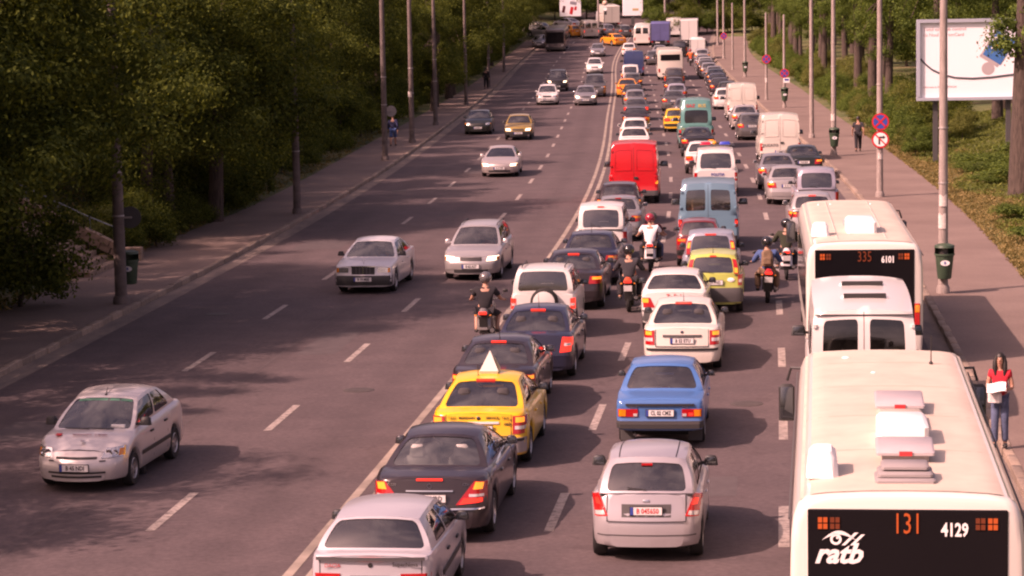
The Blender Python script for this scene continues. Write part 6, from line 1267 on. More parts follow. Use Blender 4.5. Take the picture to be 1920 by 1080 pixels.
# ------------------------------------------------------------------ street furniture
POST = MATS['concrete_post']; M_STEEL = plain('galvanised_steel', (.34, .315, .30), .5, .3, var=.15, scale=4)
M_BIN = plain('bin_green', (.040, .075, .045), .5, var=.15, scale=6); M_SIGNBLUE = plain('sign_blue', (.03, .075, .34), .4); M_SIGNRED = plain('sign_red', (.60, .025, .03), .4)
def lamp_post(label, y, off, h=9.5, r0=.15, r1=.08, mat=None, arm=1.8, side=-1, name='lamp_post', group=None, collar=True):
    t = thing(name, label, 'lamp post' if arm else 'post', rp(y, off, .12), -heading(y), group)
    m = MB(); m.lathe([(r0 * 1.0, -.1), (r0, 0), (lerp(r0, r1, .25), h * .25), (lerp(r0, r1, .6), h * .6), (r1, h), (.001, h + .02)], 14); p = put('pole', m, [mat or POST], t)
    m = MB(); m.lathe([(r0 * 1.35, 0), (r0 * 1.3, .16), (r0 * 1.02, .24)], 14); put('base_collar', m, [mat or POST], t)
    if collar:
        for z in (h * .28, h * .42): m = MB(); m.lathe([(r0 * .96, z), (r0 * 1.02, z + .02), (r0 * .96, z + .05)], 14); put('clamp_band', m, [M_STEEL], p)
    if arm:
        s = side; m = MB(); m.tube([(0, 0, h - .1), (s * arm * .4, 0, h + .35), (s * arm, 0, h + .5)], [.05, .04, .035], 8); a = put('lamp_arm', m, [M_STEEL], t); m = MB(); m.box((s * (arm + .25), 0, h + .50), (.62, .24, .14), top=.8, ch=.05); put('lamp_head', m, [M_GREY], a); m = MB(); m.box((s * (arm + .27), 0, h + .425), (.45, .18, .02)); put('lamp_glass', m, [M_WHITE], a)
    return t
R_POSTS = [(66.7, 11.31, 'tall lamp post with a green bin, nearest on the right pavement'), (98.7, 11.58, 'tall lamp post carrying two round signs on the right pavement'), (124.2, 11.45, 'lamp post with a bin beside the walking man'), (140.0, 11.45, 'slim lamp post just beyond the walking man'), (176.2, 12.2, 'shorter post with a no stopping sign and small plate'), (188.8, 11.62, 'shorter post with a round sign, sixth on the right pavement'), (230.2, 12.0, 'lamp post with a low bin, seventh on the right pavement'), (246.1, 11.63, 'shorter bare post, eighth on the right pavement'), (271.4, 11.7, 'far post with a round sign, ninth on the right pavement'), (300.0, 11.4, 'farthest lamp post on the right pavement')]
for i, (y, off, lab) in enumerate(R_POSTS):
    short = i in (4, 5, 7); lamp_post(lab, y, off, 6.5 if short else 10.5, .135 if not short else .105, .085 if not short else .08, arm=0 if short else 1.8)
def bin_on_post(label, y, off, z0, rz=0.0):
    base = rp(y, off, .12); t = thing('litter_bin', label, 'litter bin', base + Vector((-math.sin(0), -.20, 0)), -heading(y) + rz)
    m = MB(); m.lathe([(.001, z0), (.17, z0), (.185, z0 + .03), (.245, z0 + .62), (.27, z0 + .63), (.27, z0 + .68), (.235, z0 + .68)], 18); put('bucket', m, [M_BIN], t)
    m = MB(); m.grid(lambda u, v: (.26 * math.cos(PI * u) * 1.0, .26 * math.sin(PI * u) * .95, z0 + .66 + .26 * math.sin(PI / 2 * v) * (1) ) if v < 1 else (.20 * math.cos(PI * u), .20 * math.sin(PI * u), z0 + .90), 14, 4); m.lathe([(.27, z0 + .84), (.25, z0 + .90), (.14, z0 + .94), (.001, z0 + .95)], 18); put('hood', m, [M_BIN], t)
    m = MB(); m.lathe([(.001, z0 + .60), (.225, z0 + .60)], 16); put('opening', m, [M_UNDER], t)
    m = MB(); m.add([(.125 * math.cos(2 * PI * k / 20), -.235 - .01 * 0, z0 + .44 + .075 * math.sin(2 * PI * k / 20)) for k in range(20)], [tuple(range(20))]); e = put('oval_badge', m.mesh('badge', 0), [M_WHITE], t); lettering('B', .10, M_BLUEINK, e, (0, -.238, z0 + .44), bold=.004)
    m = MB(); m.box((0, .21, z0 + .3), (.10, .10, .50)); put('bracket', m, [M_STEEL], t)
bin_on_post('green litter bin with an oval white badge, nearest on the right', 66.7, 11.31, .42); bin_on_post('green litter bin beside the walking man', 124.2, 11.45, .48); bin_on_post('small far green litter bin on the post with a no stopping sign', 176.2, 12.2, .5); bin_on_post('far green litter bin on the seventh right post', 230.2, 12.0, .5); bin_on_post('tall green litter bin behind the nearest left post', 69.0, -10.90, .42)
def disc_sign(label, y, off, z, kind, r=.33, dy=-.17):
    t = thing('road_sign', label, 'road sign', rp(y, off, .12) + Vector((0, dy, z)), -heading(y))
    def disc(rad, yy, nm, mat, par): m = MB(); m.lathe([(.001, yy - .012), (rad, yy - .012), (rad, yy)], 28, (0, 0, 0), 'Y'); return put(nm, m, [mat], par)
    b = disc(r, 0, 'border_disc', M_SIGNRED, t); f = disc(r * .80, -.006, 'face_disc', M_SIGNBLUE if kind == 'stop' else M_WHITE, t)
    def bar(ang, w, l, mat, yy=-.024, c=(0, 0)): m = MB(); m.box((c[0], yy, c[1]), (w, .008, l), rot=Matrix.Rotation(ang, 3, 'Y')); put('bar', m, [mat], f)
    if kind == 'stop': bar(PI / 4, r * .20, r * 1.62, M_SIGNRED); bar(-PI / 4, r * .20, r * 1.62, M_SIGNRED, -.027)
    else:
        bar(0, r * .20, r * .75, M_INK, c=(-.05, -.06)); bar(PI / 2, r * .20, r * .55, M_INK, -.0245, (.03, .09)); m = MB(); m.add([(.10, -.026, .02), (.10, -.026, .17), (.20, -.026, .09)], [(0, 1, 2)]); put('arrow_head', m.mesh('arrow', 0), [M_INK], f); bar(-PI / 4, r * .16, r * 1.62, M_SIGNRED, -.031)
    m = MB(); m.box((0, .05, 0), (.06, .12, .05)); put('bracket', m, [M_STEEL], t)
disc_sign('round blue and red no stopping sign above another sign on a right post', 98.7, 11.58, 2.98, 'stop', .34); disc_sign('round white no turning sign with a black arrow', 98.7, 11.58, 2.28, 'turn', .34)
disc_sign('round no stopping sign with a small plate below, farther on the right', 176.2, 12.2, 2.42, 'stop', .32); disc_sign('round no stopping sign on the sixth right post', 188.8, 11.62, 3.05, 'stop', .34); disc_sign('far round no stopping sign on the ninth right post', 271.4, 11.7, 2.45, 'stop', .36)
t = thing('sign_plate', 'small blue and white plate under a far no stopping sign', 'road sign', rp(176.2, 12.35, 2.05) + Vector((0, -.17, 0)), -heading(176)); m = MB(); m.box((0, 0, 0), (.42, .02, .34), ch=.01); put('board', m, [M_WHITE], t); m = MB(); m.box((0, -.014, .04), (.3, .008, .14)); put('pictogram', m, [M_SIGNBLUE], t)
L_POSTS = [(67.7, -10.86, 'thick concrete post on the left pavement beside the stone steps', .19, 8.5), (95.8, -10.90, 'second concrete post on the left pavement', .17, 8.5), (127.0, -11.05, 'third post on the left pavement beside the person in shorts', .17, 10), (142.4, -11.05, 'pale fourth post on the left pavement', .17, 10), (161.6, -11.15, 'fifth post on the left pavement', .16, 10), (189.0, -10.95, 'sixth post on the left pavement in shade', .15, 9), (219.5, -10.9, 'seventh post on the left pavement in shade', .15, 9), (250.0, -10.9, 'eighth post on the left pavement in deep shade', .15, 9)]
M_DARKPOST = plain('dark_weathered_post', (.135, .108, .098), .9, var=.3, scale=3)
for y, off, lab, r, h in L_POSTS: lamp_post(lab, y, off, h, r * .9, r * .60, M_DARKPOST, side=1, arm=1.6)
t = thing('road_sign', 'round sign seen from behind on the nearest left post', 'road sign', rp(67.9, -10.62, 2.45), -heading(67)); m = MB(); m.lathe([(.001, 0), (.30, 0), (.30, .015), (.001, .015)], 26, (0, .12, 0), 'Y'); put('sign_back', m, [M_GREY], t); m = MB(); m.box((-.1, .08, 0), (.3, .06, .05)); put('bracket', m, [M_STEEL], t)
t = thing('road_sign', 'grey sign back on the third left post', 'road sign', rp(127.3, -10.75, 2.6), -heading(127)); m = MB(); m.lathe([(.001, 0), (.28, 0), (.28, .015), (.001, .015)], 22, (0, .1, 0), 'Y'); put('sign_back', m, [M_STEEL], t); m = MB(); m.box((-.15, .08, 0), (.34, .06, .05)); put('bracket', m, [M_STEEL], t)
# stone steps climbing the left bank
M_STONE = plain('step_stone', (.24, .17, .125), .9, var=.3, scale=4)
sy, so = 74.4, -13.45; a = heading(sy); t = thing('stone_steps', 'stone steps with a side wall and blue grey handrail climbing the left bank', 'steps', rp(sy, so, .13), -a)
for k in range(9): m = MB(); m.box((-.34 * k - .20, 1.7, .085 + .165 * k - .05), (.40, 3.4, .26), ch=.015); put('step', m, [M_STONE], t)
rs = random.Random(2)
for side_y in (3.55,):
    for k in range(12):
        x0 = .55 - .32 * k; z = .24 + max(0, .155 * (k - 1)); 
        for c_ in range(2): m = MB(); m.box((0, 0, 0), (.335, .34, .20 if c_ else .22), ch=.012); put('wall_stone', m, [M_STONE], t, (x0 + rs.uniform(-.01, .01), side_y + rs.uniform(-.015, .015), z + (.21 if c_ else 0)), (rs.uniform(-.015, .015), .45 if k > 1 else 0, rs.uniform(-.02, .02)))
    m = MB(); m.tube([(.2, side_y, 1.05), (-1.0, side_y, 1.55), (-3.2, side_y, 2.60)], .022, 8); put('handrail', m, [plain('rail_blue_grey', (.10, .13, .15), .5)], t)
    for k in range(4): m = MB(); m.tube([(.1 - 1.0 * k, side_y, .3 + .42 * k), (.1 - 1.0 * k, side_y, 1.08 + .46 * k)], .018, 6); put('rail_post', m, [plain('rail_blue_grey', (.10, .13, .15), .5)], t)
# billboard on the right
by = 118.0; bx0, bx1 = 19.25, 24.4; zc = road_z(by); t = thing('billboard', 'large white billboard with a blue payment card and a curved line, behind a post', 'billboard', (21.8, by, zc), math.radians(-4))
W_, Hh, zb_ = 5.2, 3.78, 3.05
m = MB(); m.box((0, .10, zb_ + Hh / 2), (W_, .16, Hh)); put('board', m, [plain('poster_white', (.84, .85, .88), .6)], t)
for nm, c_, s_ in (('frame_top', (0, -.02, zb_ + Hh - .07), (W_ + .02, .22, .16)), ('frame_bottom', (0, -.02, zb_ + .06), (W_ + .02, .22, .14)), ('frame_left', (-W_ / 2 + .07, -.022, zb_ + Hh / 2), (.16, .22, Hh - .30)), ('frame_right', (W_ / 2 - .07, -.022, zb_ + Hh / 2), (.16, .22, Hh - .30))): m = MB(); m.box(c_, s_); put(nm, m, [plain('billboard_frame', (.34, .38, .44), .5)], t)
for x in (-1.7, 1.7): m = MB(); m.box((x, .28, 1.6), (.22, .22, 3.4)); put('support', m, [M_GREY], t)
m = MB(); pts = [(-2.42, 1.95), (-2.2, 1.70), (-1.9, 1.45), (-1.4, 1.20), (-.8, 1.05), (0, 1.0), (.9, 1.05), (1.8, 1.15), (2.42, 1.22)]
m.tube([(x, .012, zb_ + z) for x, z in pts], .045, 6); put('curved_line', m, [plain('print_slate', (.06, .08, .10), .6)], t)
ca = Matrix.Rotation(math.radians(32), 3, 'Y')
m = MB(); m.box((1.22, .012, zb_ + 2.42), (.95, .03, 1.30), rot=ca, ch=0); cd = put('card_picture', m, [plain('print_card_blue', (.03, .16, .42), .5)], t)
m = MB(); m.box((1.09, .015, zb_ + 2.34), (.98, .012, 1.36), rot=ca); put('card_shadow_print', m, [plain('print_shade', (.42, .36, .37), .6)], t)
m = MB(); m.lathe([(.001, -.012), (.13, -.012)], 18, (1.12, .0, zb_ + 2.50), 'Y'); put('card_disc', m, [plain('print_orange', (.75, .30, .04), .5)], cd); m = MB(); m.box((1.20, -.008, zb_ + 2.92), (.62, .012, .12), rot=Matrix.Rotation(math.radians(-26), 3, 'Y')); put('card_text_bar', m, [M_WHITE], cd); m = MB(); m.box((.94, -.008, zb_ + 2.40), (.16, .012, .10), rot=ca); put('card_mark', m, [M_WHITE], cd)
m = MB(); m.lathe([(.001, .012), (.30, .012)], 20, (.72, 0, zb_ + 1.45), 'Y'); put('grey_blot_print', m, [plain('print_shade', (.42, .36, .37), .6)], t)
INKR = plain('print_rose', (.50, .32, .32), .6)
lettering('Totul este sub control', .22, INKR, t, (-2.3, .012, zb_ + 3.32), align='LEFT'); lettering('cu Noul PetromCard', .22, INKR, t, (-2.3, .012, zb_ + 3.06), align='LEFT'); lettering('informatii la 0800 8 PETROM', .13, INKR, t, (-2.3, .012, zb_ + .62), align='LEFT')
# far boards and poles at the junction
t = thing('billboard', 'far upright white billboard above the distant queue', 'billboard', rp(336, -1.0), 0); p0 = rp(336, -1.0)
wx = (1194.5 - 960) / 4700 * 336; t.location.x = wx; t.location.z = road_z(336)
m = MB(); m.box((0, 0, 3.5), (2.7, .3, 4.6), ch=.03); put('board', m, [plain('poster_white', (.84, .85, .88), .6)], t); m = MB(); m.box((.35, -.16, 2.0), (.8, .02, .3)); put('print_patch', m, [plain('print_ochre2', (.5, .38, .2), .6)], t); m = MB(); m.box((0, .1, .7), (.4, .3, 1.6)); put('support', m, [M_GREY], t)
t = thing('billboard', 'far white billboard with red print among the left trees', 'billboard', (8.6, 342, road_z(342)), 0); m = MB(); m.box((0, 0, 1.9), (2.9, .2, 2.3), ch=.02); put('board', m, [plain('poster_white', (.84, .85, .88), .6)], t); m = MB(); m.box((0, .1, .5), (.2, .2, 1.2)); put('support', m, [M_GREY], t)
for x, z, w, h, mt in ((.15, 1.5, .4, 1.0, M_SIGNRED), (-.9, 1.7, .35, .9, CL_MAROON), (.7, 1.8, .3, .5, M_SIGNRED), (.4, 2.5, .9, .4, LILAC)): m = MB(); m.box((x, -.11, z), (w, .015, h), rot=Matrix.Rotation(.2, 3, 'Y')); put('print_patch', m, [mt], t)
t = lamp_post('far lamp post with signals standing at the junction', 322.0, -4.2, 9, .14, .09)
m = MB(); m.box((.9, -.1, 2.9), (.36, .3, 1.0), ch=.04); so_ = put('signal_head', m, [M_BLACK], t); m = MB(); m.ball((.9, -.27, 3.9), .34, 12, 8); put('round_board', m, [plain('board_peach', (.6, .42, .32), .6)], t); m = MB(); m.lathe([(.001, -.27), (.26, -.27)], 16, (.9, 0, 3.15), 'Y'); put('round_sign', m, [M_WHITE], so_); m = MB(); m.box((.5, 0, 2.6), (.9, .08, .08)); put('signal_arm', m, [M_STEEL], t)
lamp_post('far pale lamp post behind the blue box truck', 326.0, 4.0, 10, .15, .09)

# paper notices and old paste on the right-hand posts
rn = random.Random(9)
for y, off, zz, r, lab in ((66.7, 11.31, 2.35, .150, 'torn paper notice pasted on the nearest right post'), (66.7, 11.31, 1.75, .150, 'small white sticker below the torn notice on the nearest right post'), (124.2, 11.45, 1.75, .146, 'white paper wrapped round the post beside the walking man'), (98.7, 11.58, 1.5, .147, 'pale notice on the post with two signs'), (188.8, 11.62, 1.3, .122, 'white notice low on the sixth right post'), (142.4, -11.05, 2.6, .172, 'pale torn notice on the fourth left post')):
    m = MB(); a0 = rn.uniform(-.6, .1); h = rn.uniform(.22, .42); m.grid(lambda u, v: (r * math.sin(lerp(a0 - .7, a0 + .8, u)), -r * math.cos(lerp(a0 - .7, a0 + .8, u)), lerp(0, h, v) + .03 * math.sin(9 * u) * (v > .5)), 8, 3)
    o = tag(put('paper_notice', m.mesh('paper_notice', 60), [plain('old_paper', (.55, .50, .46), .9, var=.15, scale=12)]), lab, 'notice'); o.location = rp(y, off, .12 + zz)
# ------------------------------------------------------------------ vegetation
def leaf_mesh(name, cent, size, rng, aspect=.55, up=.35, face=None):
    n = len(cent); nrm = rng.normal(size=(n, 3)) if face is None else face + rng.normal(size=(n, 3)) * .38
    nrm[:, 2] += up; nrm /= np.linalg.norm(nrm, axis=1)[:, None]
    t = rng.normal(size=(n, 3)); t -= nrm * (t * nrm).sum(1)[:, None]; t /= np.linalg.norm(t, axis=1)[:, None]; b = np.cross(nrm, t)
    s = (size * rng.uniform(.6, 1.35, n))[:, None]
    v = np.empty((n, 4, 3)); v[:, 0] = cent - t * s; v[:, 1] = cent + b * s * aspect + nrm * s * .12; v[:, 2] = cent + t * s; v[:, 3] = cent - b * s * aspect + nrm * s * .12
    me = bpy.data.meshes.new(name); me.vertices.add(4 * n); me.vertices.foreach_set('co', v.reshape(-1)); me.loops.add(4 * n); me.loops.foreach_set('vertex_index', np.arange(4 * n, dtype=np.int32))
    me.polygons.add(n); me.polygons.foreach_set('loop_start', np.arange(0, 4 * n, 4, dtype=np.int32)); me.polygons.foreach_set('loop_total', np.full(n, 4, dtype=np.int32)); me.update(); me.validate(); me.materials.append(None); return me
def crown_mesh(seed, rx, rz0, rz1, lobes, per, leaf, lobe_r, droop=0.0):
    """rounded lobes of foliage set through the crown, each a cloud of leaves turned outwards, with open gaps between the lobes"""
    g = np.random.default_rng(seed); c = []; zc, hz = (rz0 + rz1) / 2, (rz1 - rz0) / 2
    while len(c) < lobes:
        d = g.normal(size=3); d /= np.linalg.norm(d); r = g.uniform(.35, .92)
        lob = 1 + .18 * math.sin(3 * math.atan2(d[1], d[0]) + seed)
        p = np.array([d[0] * rx * r * lob, d[1] * rx * r * lob, zc + d[2] * hz * r]); p[2] -= droop * (p[0] ** 2 + p[1] ** 2) / rx ** 2
        if p[2] > rz0 * .7: c.append(p)
    c = np.array(c); n = lobes * per; rep = np.repeat(c, per, axis=0); R = np.repeat(g.uniform(.55, 1.35, len(c)) * lobe_r, per)[:, None]
    e = g.normal(size=(n, 3)); e /= np.linalg.norm(e, axis=1)[:, None]; rad = g.random((n, 1)) ** .45 * (1 + .22 * g.normal(size=(n, 1)))
    wob = 1 + .25 * np.sin(4 * e[:, :1] + 3 * e[:, 1:2] + rep[:, :1] * 7) * np.cos(5 * e[:, 2:3] + rep[:, 1:2] * 5)
    cent = rep + e * R * rad * wob * np.array([1, 1, .72]); return leaf_mesh('crown', cent, leaf, g, face=e), c
def trunk_mesh(seed, clumps, h, r, lean=0.0, limbs=9, fork=.45):
    rr = random.Random(seed); m = MB(); top = Vector((lean * h * .6, rr.uniform(-.3, .3), h)); pts = [Vector((0, 0, -.3)), Vector((lean * h * .1, 0, h * .25)), Vector((lean * h * .3, rr.uniform(-.2, .2), h * .55)), top]
    m.tube(pts, [r * 1.25, r, r * .75, r * .3], 10)
    idx = list(range(len(clumps))); rr.shuffle(idx)
    for i in idx[:limbs]:
        e = Vector(clumps[i]); k = rr.uniform(fork, .9); s = pts[1].lerp(pts[3], k) if k > .5 else pts[1].lerp(pts[2], k * 2); mid = s.lerp(e, .5) + Vector((0, 0, rr.uniform(.1, .7))); m.tube([s, mid, e], [r * .38, r * .24, r * .07], 6)
    return m.mesh('trunk', 60)
def make_kind(seed, rx, z0, z1, lobes, per, leaf, r, lobe_r=1.1, lean=0.0, droop=0.0, limbs=10):
    cm, cl = crown_mesh(seed, rx, z0, z1, lobes, per, leaf, lobe_r, droop); return cm, trunk_mesh(seed, cl, z1 * .82, r, lean, limbs)
BIG = [make_kind(21, 4.4, 2.7, 13.0, 62, 640, .070, .26, 1.15, .05, .8), make_kind(22, 4.0, 2.2, 11.5, 56, 640, .070, .22, 1.05, -.08, 1.0), make_kind(23, 4.8, 3.0, 14.0, 68, 640, .074, .30, 1.2, .02, 1.2), make_kind(24, 3.6, 1.8, 10.0, 52, 620, .068, .2, .95, .12, .6)]
def shifted(kind, dx):
    me = kind[0]; co = np.empty(len(me.vertices) * 3); me.vertices.foreach_get('co', co); co = co.reshape(-1, 3); co[:, 0] += dx * np.clip((co[:, 2]) / 5.0, 0, 1); me.vertices.foreach_set('co', co.reshape(-1)); me.update(); return kind
LEAN = shifted(make_kind(28, 4.8, 2.6, 11.5, 74, 620, .070, .24, 1.1, .22, 1.2), 2.4)
EDGE = [make_kind(26, 4.8, 2.4, 12.0, 72, 620, .070, .24, 1.1, .10, 1.5), make_kind(27, 4.5, 2.1, 11.0, 68, 620, .070, .24, 1.05, .12, 1.3)]
TALL = [make_kind(31, 2.6, 3.6, 14.5, 50, 520, .066, .30, .85, .02, 0, 16), make_kind(32, 2.9, 4.2, 15.0, 52, 520, .066, .36, .9, -.03, 0, 16), make_kind(33, 3.1, 3.0, 12.0, 50, 520, .066, .26, .9, .05, 0, 16)]
BUSH = [make_kind(41, 1.4, .25, 2.1, 18, 420, .050, .05, .55, limbs=5), make_kind(42, 1.8, .25, 2.8, 24, 440, .053, .06, .62, limbs=5), make_kind(43, 1.25, .2, 1.3, 16, 380, .046, .04, .45, limbs=4)]
rt = random.Random(77)
def tree(label, group, kind, pos, sc=1.0, leaf='leaf_dark', rz=None, name='broadleaf_tree', cat='tree', sz=None):
    t = thing(name, label, cat, pos, rt.uniform(0, 2 * PI) if rz is None else rz, group); t.scale = (sc, sc, sz or sc)
    put('trunk' if cat == 'tree' else 'stem', kind[1], [MATS['bark']], t); put('crown' if cat == 'tree' else 'foliage', kind[0], [MATS[leaf]], t); return t
def gl(y, off): return rp(y, off, .08 + (bank(off) if off < 0 else bank_r(off)))
ORD = ['nearest', 'second', 'third', 'fourth', 'fifth', 'sixth', 'seventh', 'eighth', 'ninth', 'tenth']
def between(y, posts, side):
    ys = [p[0] for p in posts]
    if y < ys[0]: return 'nearer than the %s %s post' % (ORD[0], side)
    for i in range(len(ys) - 1):
        if y < ys[i + 1]: return 'between the %s and %s %s posts' % (ORD[i], ORD[i + 1], side)
    return 'beyond the last %s post' % side
def bl(y): return between(y, L_POSTS, 'left')
def br(y): return between(y, R_POSTS, 'right')
GL, GL2, GL3 = 'trees of the dark wood along the left pavement', 'trees deeper in the left wood', 'undergrowth along the left pavement'
sun_h = Vector((sd.x, sd.y)).normalized()
def in_sunbeam(p, targets, w):
    """keeps a clearing open towards the sun for the spots that lie in sunlight"""
    for (ty, to) in targets:
        q = rp(ty, to); d = Vector((q.x - p.x, q.y - p.y)); along = d.dot(sun_h); perp = abs(d.x * sun_h.y - d.y * sun_h.x)
        if -1 < along < 16 and perp < w: return True
    return False
CLEAR = [(76.5, -13.6), (85.5, -11.6)]
y = 24.0
while y < 335:
    o = -14.4 if y < 104 else (-16.8 if y < 180 else -13.6); p = gl(y, o + rt.uniform(-.9, .9)); k = rt.choice(EDGE if y < 104 or y > 210 else BIG); s = rt.uniform(.82, 1.0)
    if not 103 < y < 110 and not in_sunbeam(p, CLEAR, 2.6): tree('dark broadleaf tree overhanging the left pavement, ' + bl(y), GL, k, p, s)
    y += rt.uniform(5.4, 7.6)
y = 20.0
while y < 350:
    p = gl(y, -23.5 + rt.uniform(-1.5, 1.5))
    if not in_sunbeam(p, CLEAR, 2.2): tree('dark tree deeper in the left wood, ' + bl(y), GL2, rt.choice(BIG), p, rt.uniform(.95, 1.2))
    y += rt.uniform(6.5, 9)
y = 60.0
while y < 350:
    tree('dark tree at the back of the left wood, ' + bl(y), GL2, rt.choice(BIG), gl(y, -33 + rt.uniform(-2, 2)), rt.uniform(1.0, 1.35)); y += rt.uniform(8, 11)
for y, o, s, w in ((64.0, -14.3, 1.0, 'hiding the top of the nearest left post'), (58.0, -14.2, 1.0, 'at the left edge of the view'), (93.0, -13.5, 1.08, 'hiding the top of the second left post'), (86.5, -14.6, .9, 'between the steps and the second left post')): tree('low branching tree ' + w, None, LEAN if 60 < y < 70 else EDGE[int(y) % 2], gl(y, o), s, rz=.1)
for y in (80.6, 82.4, 84.0, 86.2, 88.0, 90.1, 92.4, 94.0, 96.5, 98.4, 100.5, 102.6): tree('dark leafy shrub edging the left pavement ' + bl(y), GL3, rt.choice(BUSH), gl(y, -13.75 + rt.uniform(-.3, .1)), rt.uniform(.55, .8), name='shrub', cat='shrub')
tree('leaning tree with a bent dark trunk behind the left pavement', None, make_kind(25, 3.6, 3.4, 9.5, 44, 560, .068, .26, 1.0, .30, .5), gl(106.9, -16.4), 1.0, rz=.2)
y = 45.0
while y < 320:
    if not 72.3 < y < 79.5: tree('dark leafy shrub edging the left pavement ' + bl(y), GL3, rt.choice(BUSH), gl(y, walk_left(y) - rt.uniform(1.2, 2.2)), rt.uniform(.75, 1.25), name='shrub', cat='shrub')
    y += rt.uniform(1.7, 2.7) * (1 if y < 180 else 1.8)
y = 45.0
while y < 320:
    if not 72.3 < y < 79.5: tree('dark leafy shrub on the left bank ' + bl(y), 'undergrowth on the left bank', rt.choice(BUSH), gl(y, -17.5 - rt.uniform(0, 2.5)), rt.uniform(1.3, 1.8), name='shrub', cat='shrub')
    y += rt.uniform(3.4, 4.6)
y = 50.0
while y < 170:
    tree('tall dark thicket shrub under the left trees ' + bl(y), 'thicket under the left trees', BUSH[1], gl(y, -21.5 - rt.uniform(0, 3)), rt.uniform(1.7, 2.2), name='shrub', cat='shrub'); y += rt.uniform(4.2, 5.4)
tree('bright leafed bush beside the handrail of the stone steps', None, BUSH[0], gl(79.9, -14.9), .8, 'leaf_pale', name='shrub', cat='shrub')
tree('round dark bush in front of the stone steps', None, BUSH[1], gl(67.4, -13.5) - Vector((0, 0, .45)), 1.2, name='shrub', cat='shrub'); tree('large dark bush left of the stone steps', None, BUSH[1], gl(70.2, -16.6), 1.3, name='shrub', cat='shrub')
# right side: sunlit trees, hedge plants, rough grass
GR = 'sunlit trees behind the right pavement'
BOARD_TREE = make_kind(35, 1.8, 4.5, 12.0, 26, 420, .075, .52, .55, .01, 0, 12)
for y, off, k, s, lab in ((97.5, 17.1, BOARD_TREE, 1.0, 'big tree whose dark trunk hides the right end of the billboard'), (137.0, 17.9, TALL[0], 1.0, 'tall tree with a knotted trunk behind the two round signs'), (158.0, 17.6, TALL[2], .95, 'slim tree right behind the walking man'), (172.0, 18.0, TALL[1], .85, 'tree with a bare dark trunk beside the slim lamp post'), (190.0, 18.6, TALL[0], .95, 'tree beyond the post with a sign plate')): tree(lab, None, k, gl(y, off), s, 'leaf_mid')
y = 126.0
while y < 340:
    tree('sunlit tree behind the right pavement, ' + br(y), GR, rt.choice(TALL), gl(y, 23.5 + rt.uniform(-1.6, 2.4)), rt.uniform(.75, 1.0), rt.choice(['leaf_mid', 'leaf_mid', 'leaf_pale'])); y += rt.uniform(6, 9)
y = 205.0
while y < 335:
    tree('sunlit tree close to the right pavement, ' + br(y), GR, rt.choice(TALL), gl(y, 18.2 + rt.uniform(-.6, .8)), rt.uniform(.7, .9), 'leaf_mid'); y += rt.uniform(8, 11)
y = 104.0
while y < 350:
    tree('dense tree in the right back row, ' + br(y), 'back row of trees on the right', rt.choice(BIG), gl(y, 34 + rt.uniform(-2, 3)), rt.uniform(.9, 1.2), 'leaf_dark'); y += rt.uniform(7, 10)  # dark leaf colour stands in for the shadowed mass behind the sunlit trees
y = 108.0
while y < 340:
    tree('tall thicket shrub under the right trees ' + br(y), 'thicket under the right trees', BUSH[1], gl(y, 27 + rt.uniform(-2.5, 3)), rt.uniform(1.5, 2.2), 'leaf_dark', name='shrub', cat='shrub'); y += rt.uniform(6, 8)  # same dark leaves, shade of the background put into their colour
for k in range(15): tree('tree closing the view beyond the far junction, in the front row', 'trees beyond the far junction', rt.choice(BIG), (-30 + 6.2 * k + rt.uniform(-1.5, 1.5), 350 + rt.uniform(0, 8), road_z(350)), rt.uniform(.85, 1.15), 'leaf_mid')
for k in range(14): tree('tree closing the view beyond the far junction, in the back row', 'trees beyond the far junction', rt.choice(BIG), (-40 + 7.5 * k + rt.uniform(-1.5, 1.5), 372 + rt.uniform(0, 10), road_z(365)), rt.uniform(1.1, 1.4), 'leaf_dark')
for k in range(30): tree('bush closing the view beyond the far junction', 'bushes beyond the far junction', rt.choice(BUSH[:2]), (-24 + 2.5 * k + rt.uniform(-.8, .8), 344 + rt.uniform(0, 5), road_z(346)), rt.uniform(1.2, 1.9), rt.choice(['leaf_mid', 'leaf_dark']), name='shrub', cat='shrub')
for k in range(16): tree('bush beyond the end of the right pavement', 'bushes beyond the right pavement', rt.choice(BUSH[:2]), (19 + 1.6 * k + rt.uniform(-.6, .6), 317 + rt.uniform(0, 6) + .25 * k, road_z(319)), rt.uniform(1.0, 1.6), rt.choice(['leaf_mid', 'leaf_dark']), name='shrub', cat='shrub')
for k in range(6): tree('sunlit tree beyond the end of the right pavement', 'trees beyond the right pavement', rt.choice(BIG), (21 + 4.5 * k + rt.uniform(-1, 1), 326 + rt.uniform(0, 8), road_z(328)), rt.uniform(.8, 1.0), 'leaf_mid')
y = 86.0
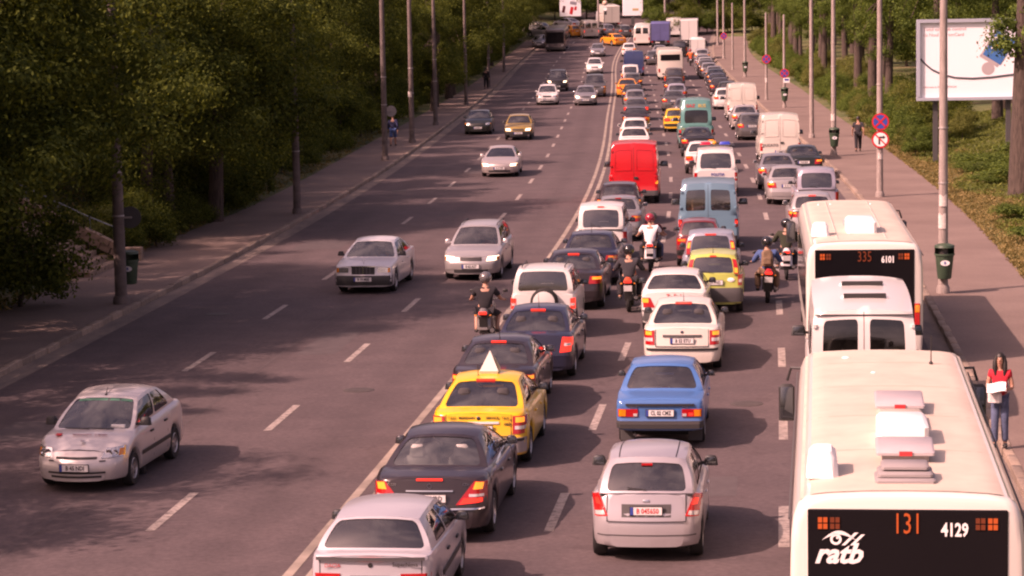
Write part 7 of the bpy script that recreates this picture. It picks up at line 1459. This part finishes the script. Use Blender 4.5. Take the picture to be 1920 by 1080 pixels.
while y < 300:
    w = walk_right(y)
    if y > 121: tree('leafy hedge plant edging the right pavement ' + br(y), 'hedge along the right pavement', rt.choice(BUSH), gl(y, w + rt.uniform(.9, 1.7)), rt.uniform(.45, .75), rt.choice(['leaf_mid', 'leaf_pale', 'leaf_mid']), name='hedge_plant', cat='hedge plant')
    if y > 126: tree('leafy hedge plant in the second hedge row ' + br(y), 'hedge along the right pavement', rt.choice(BUSH), gl(y, w + rt.uniform(2.2, 4.6)), rt.uniform(.55, .95), rt.choice(['leaf_mid', 'leaf_pale', 'leaf_dark']), name='hedge_plant', cat='hedge plant')
    y += rt.uniform(1.5, 2.4)
LB = [(72, 15.6, .7), (75.5, 16.4, .9), (79, 15.9, .8), (83, 16.8, 1.0), (88.5, 16.2, .7), (100, 18.4, .7), (104, 16.6, .5), (107, 19.5, .9), (93, 19.5, .9), (110.5, 16.8, .6), (103, 20.5, .9), (113, 20, 1.0), (114, 17.3, .8), (106, 17.6, .9), (109, 18.6, 1.0), (103.5, 18.2, .8), (97, 20.8, 1.0), (100.5, 22, 1.0), (70, 14.9, .6)]
for y, off, s in LB: tree('low green bush on the rough grass %s' % br(y), 'low bushes on the right grass', BUSH[2], gl(y, off), s * 1.5, 'leaf_mid', name='low_bush', cat='bush', sz=s * .62)
# rough grass and ground cover
def tufts(name, label, n, y0, y1, o0, o1, size, mat, seed, keep=None):
    g = np.random.default_rng(seed); c = []
    for _ in range(n):
        y = y0 + (y1 - y0) * g.random() ** 1.4; lo = o0(y) if callable(o0) else o0; o = lo + (o1 - lo) * g.random()
        if keep and not keep(y, o): continue
        p = gl(y, o); c.append((p.x, p.y, p.z + g.uniform(0, size * 1.2)))
    tag(put(name, leaf_mesh(name, np.array(c), size, g, .22, 0.0), [MATS[mat]]), label, 'grass', kind='stuff')
tufts('dry_grass', 'dry yellow grass on the right verge', 60000, 66, 150, lambda y: walk_right(y) + .12, 18, .075, 'grass_dry', 5, lambda y, o: o < walk_right(y) + 1.9 + .8 * math.sin(y * .35) or math.sin(y * .9) * math.sin(o * 1.3) > .5)
tufts('green_grass', 'green weeds and ground cover on the right verge', 90000, 66, 150, lambda y: walk_right(y) + .5, 26, .10, 'grass_green', 6, lambda y, o: o > walk_right(y) + 1.6 + .8 * math.sin(y * .35))
tufts('left_grass', 'sparse dry grass at the foot of the left bank', 12000, 55, 160, -19, -13.6, .13, 'grass_dry', 8)
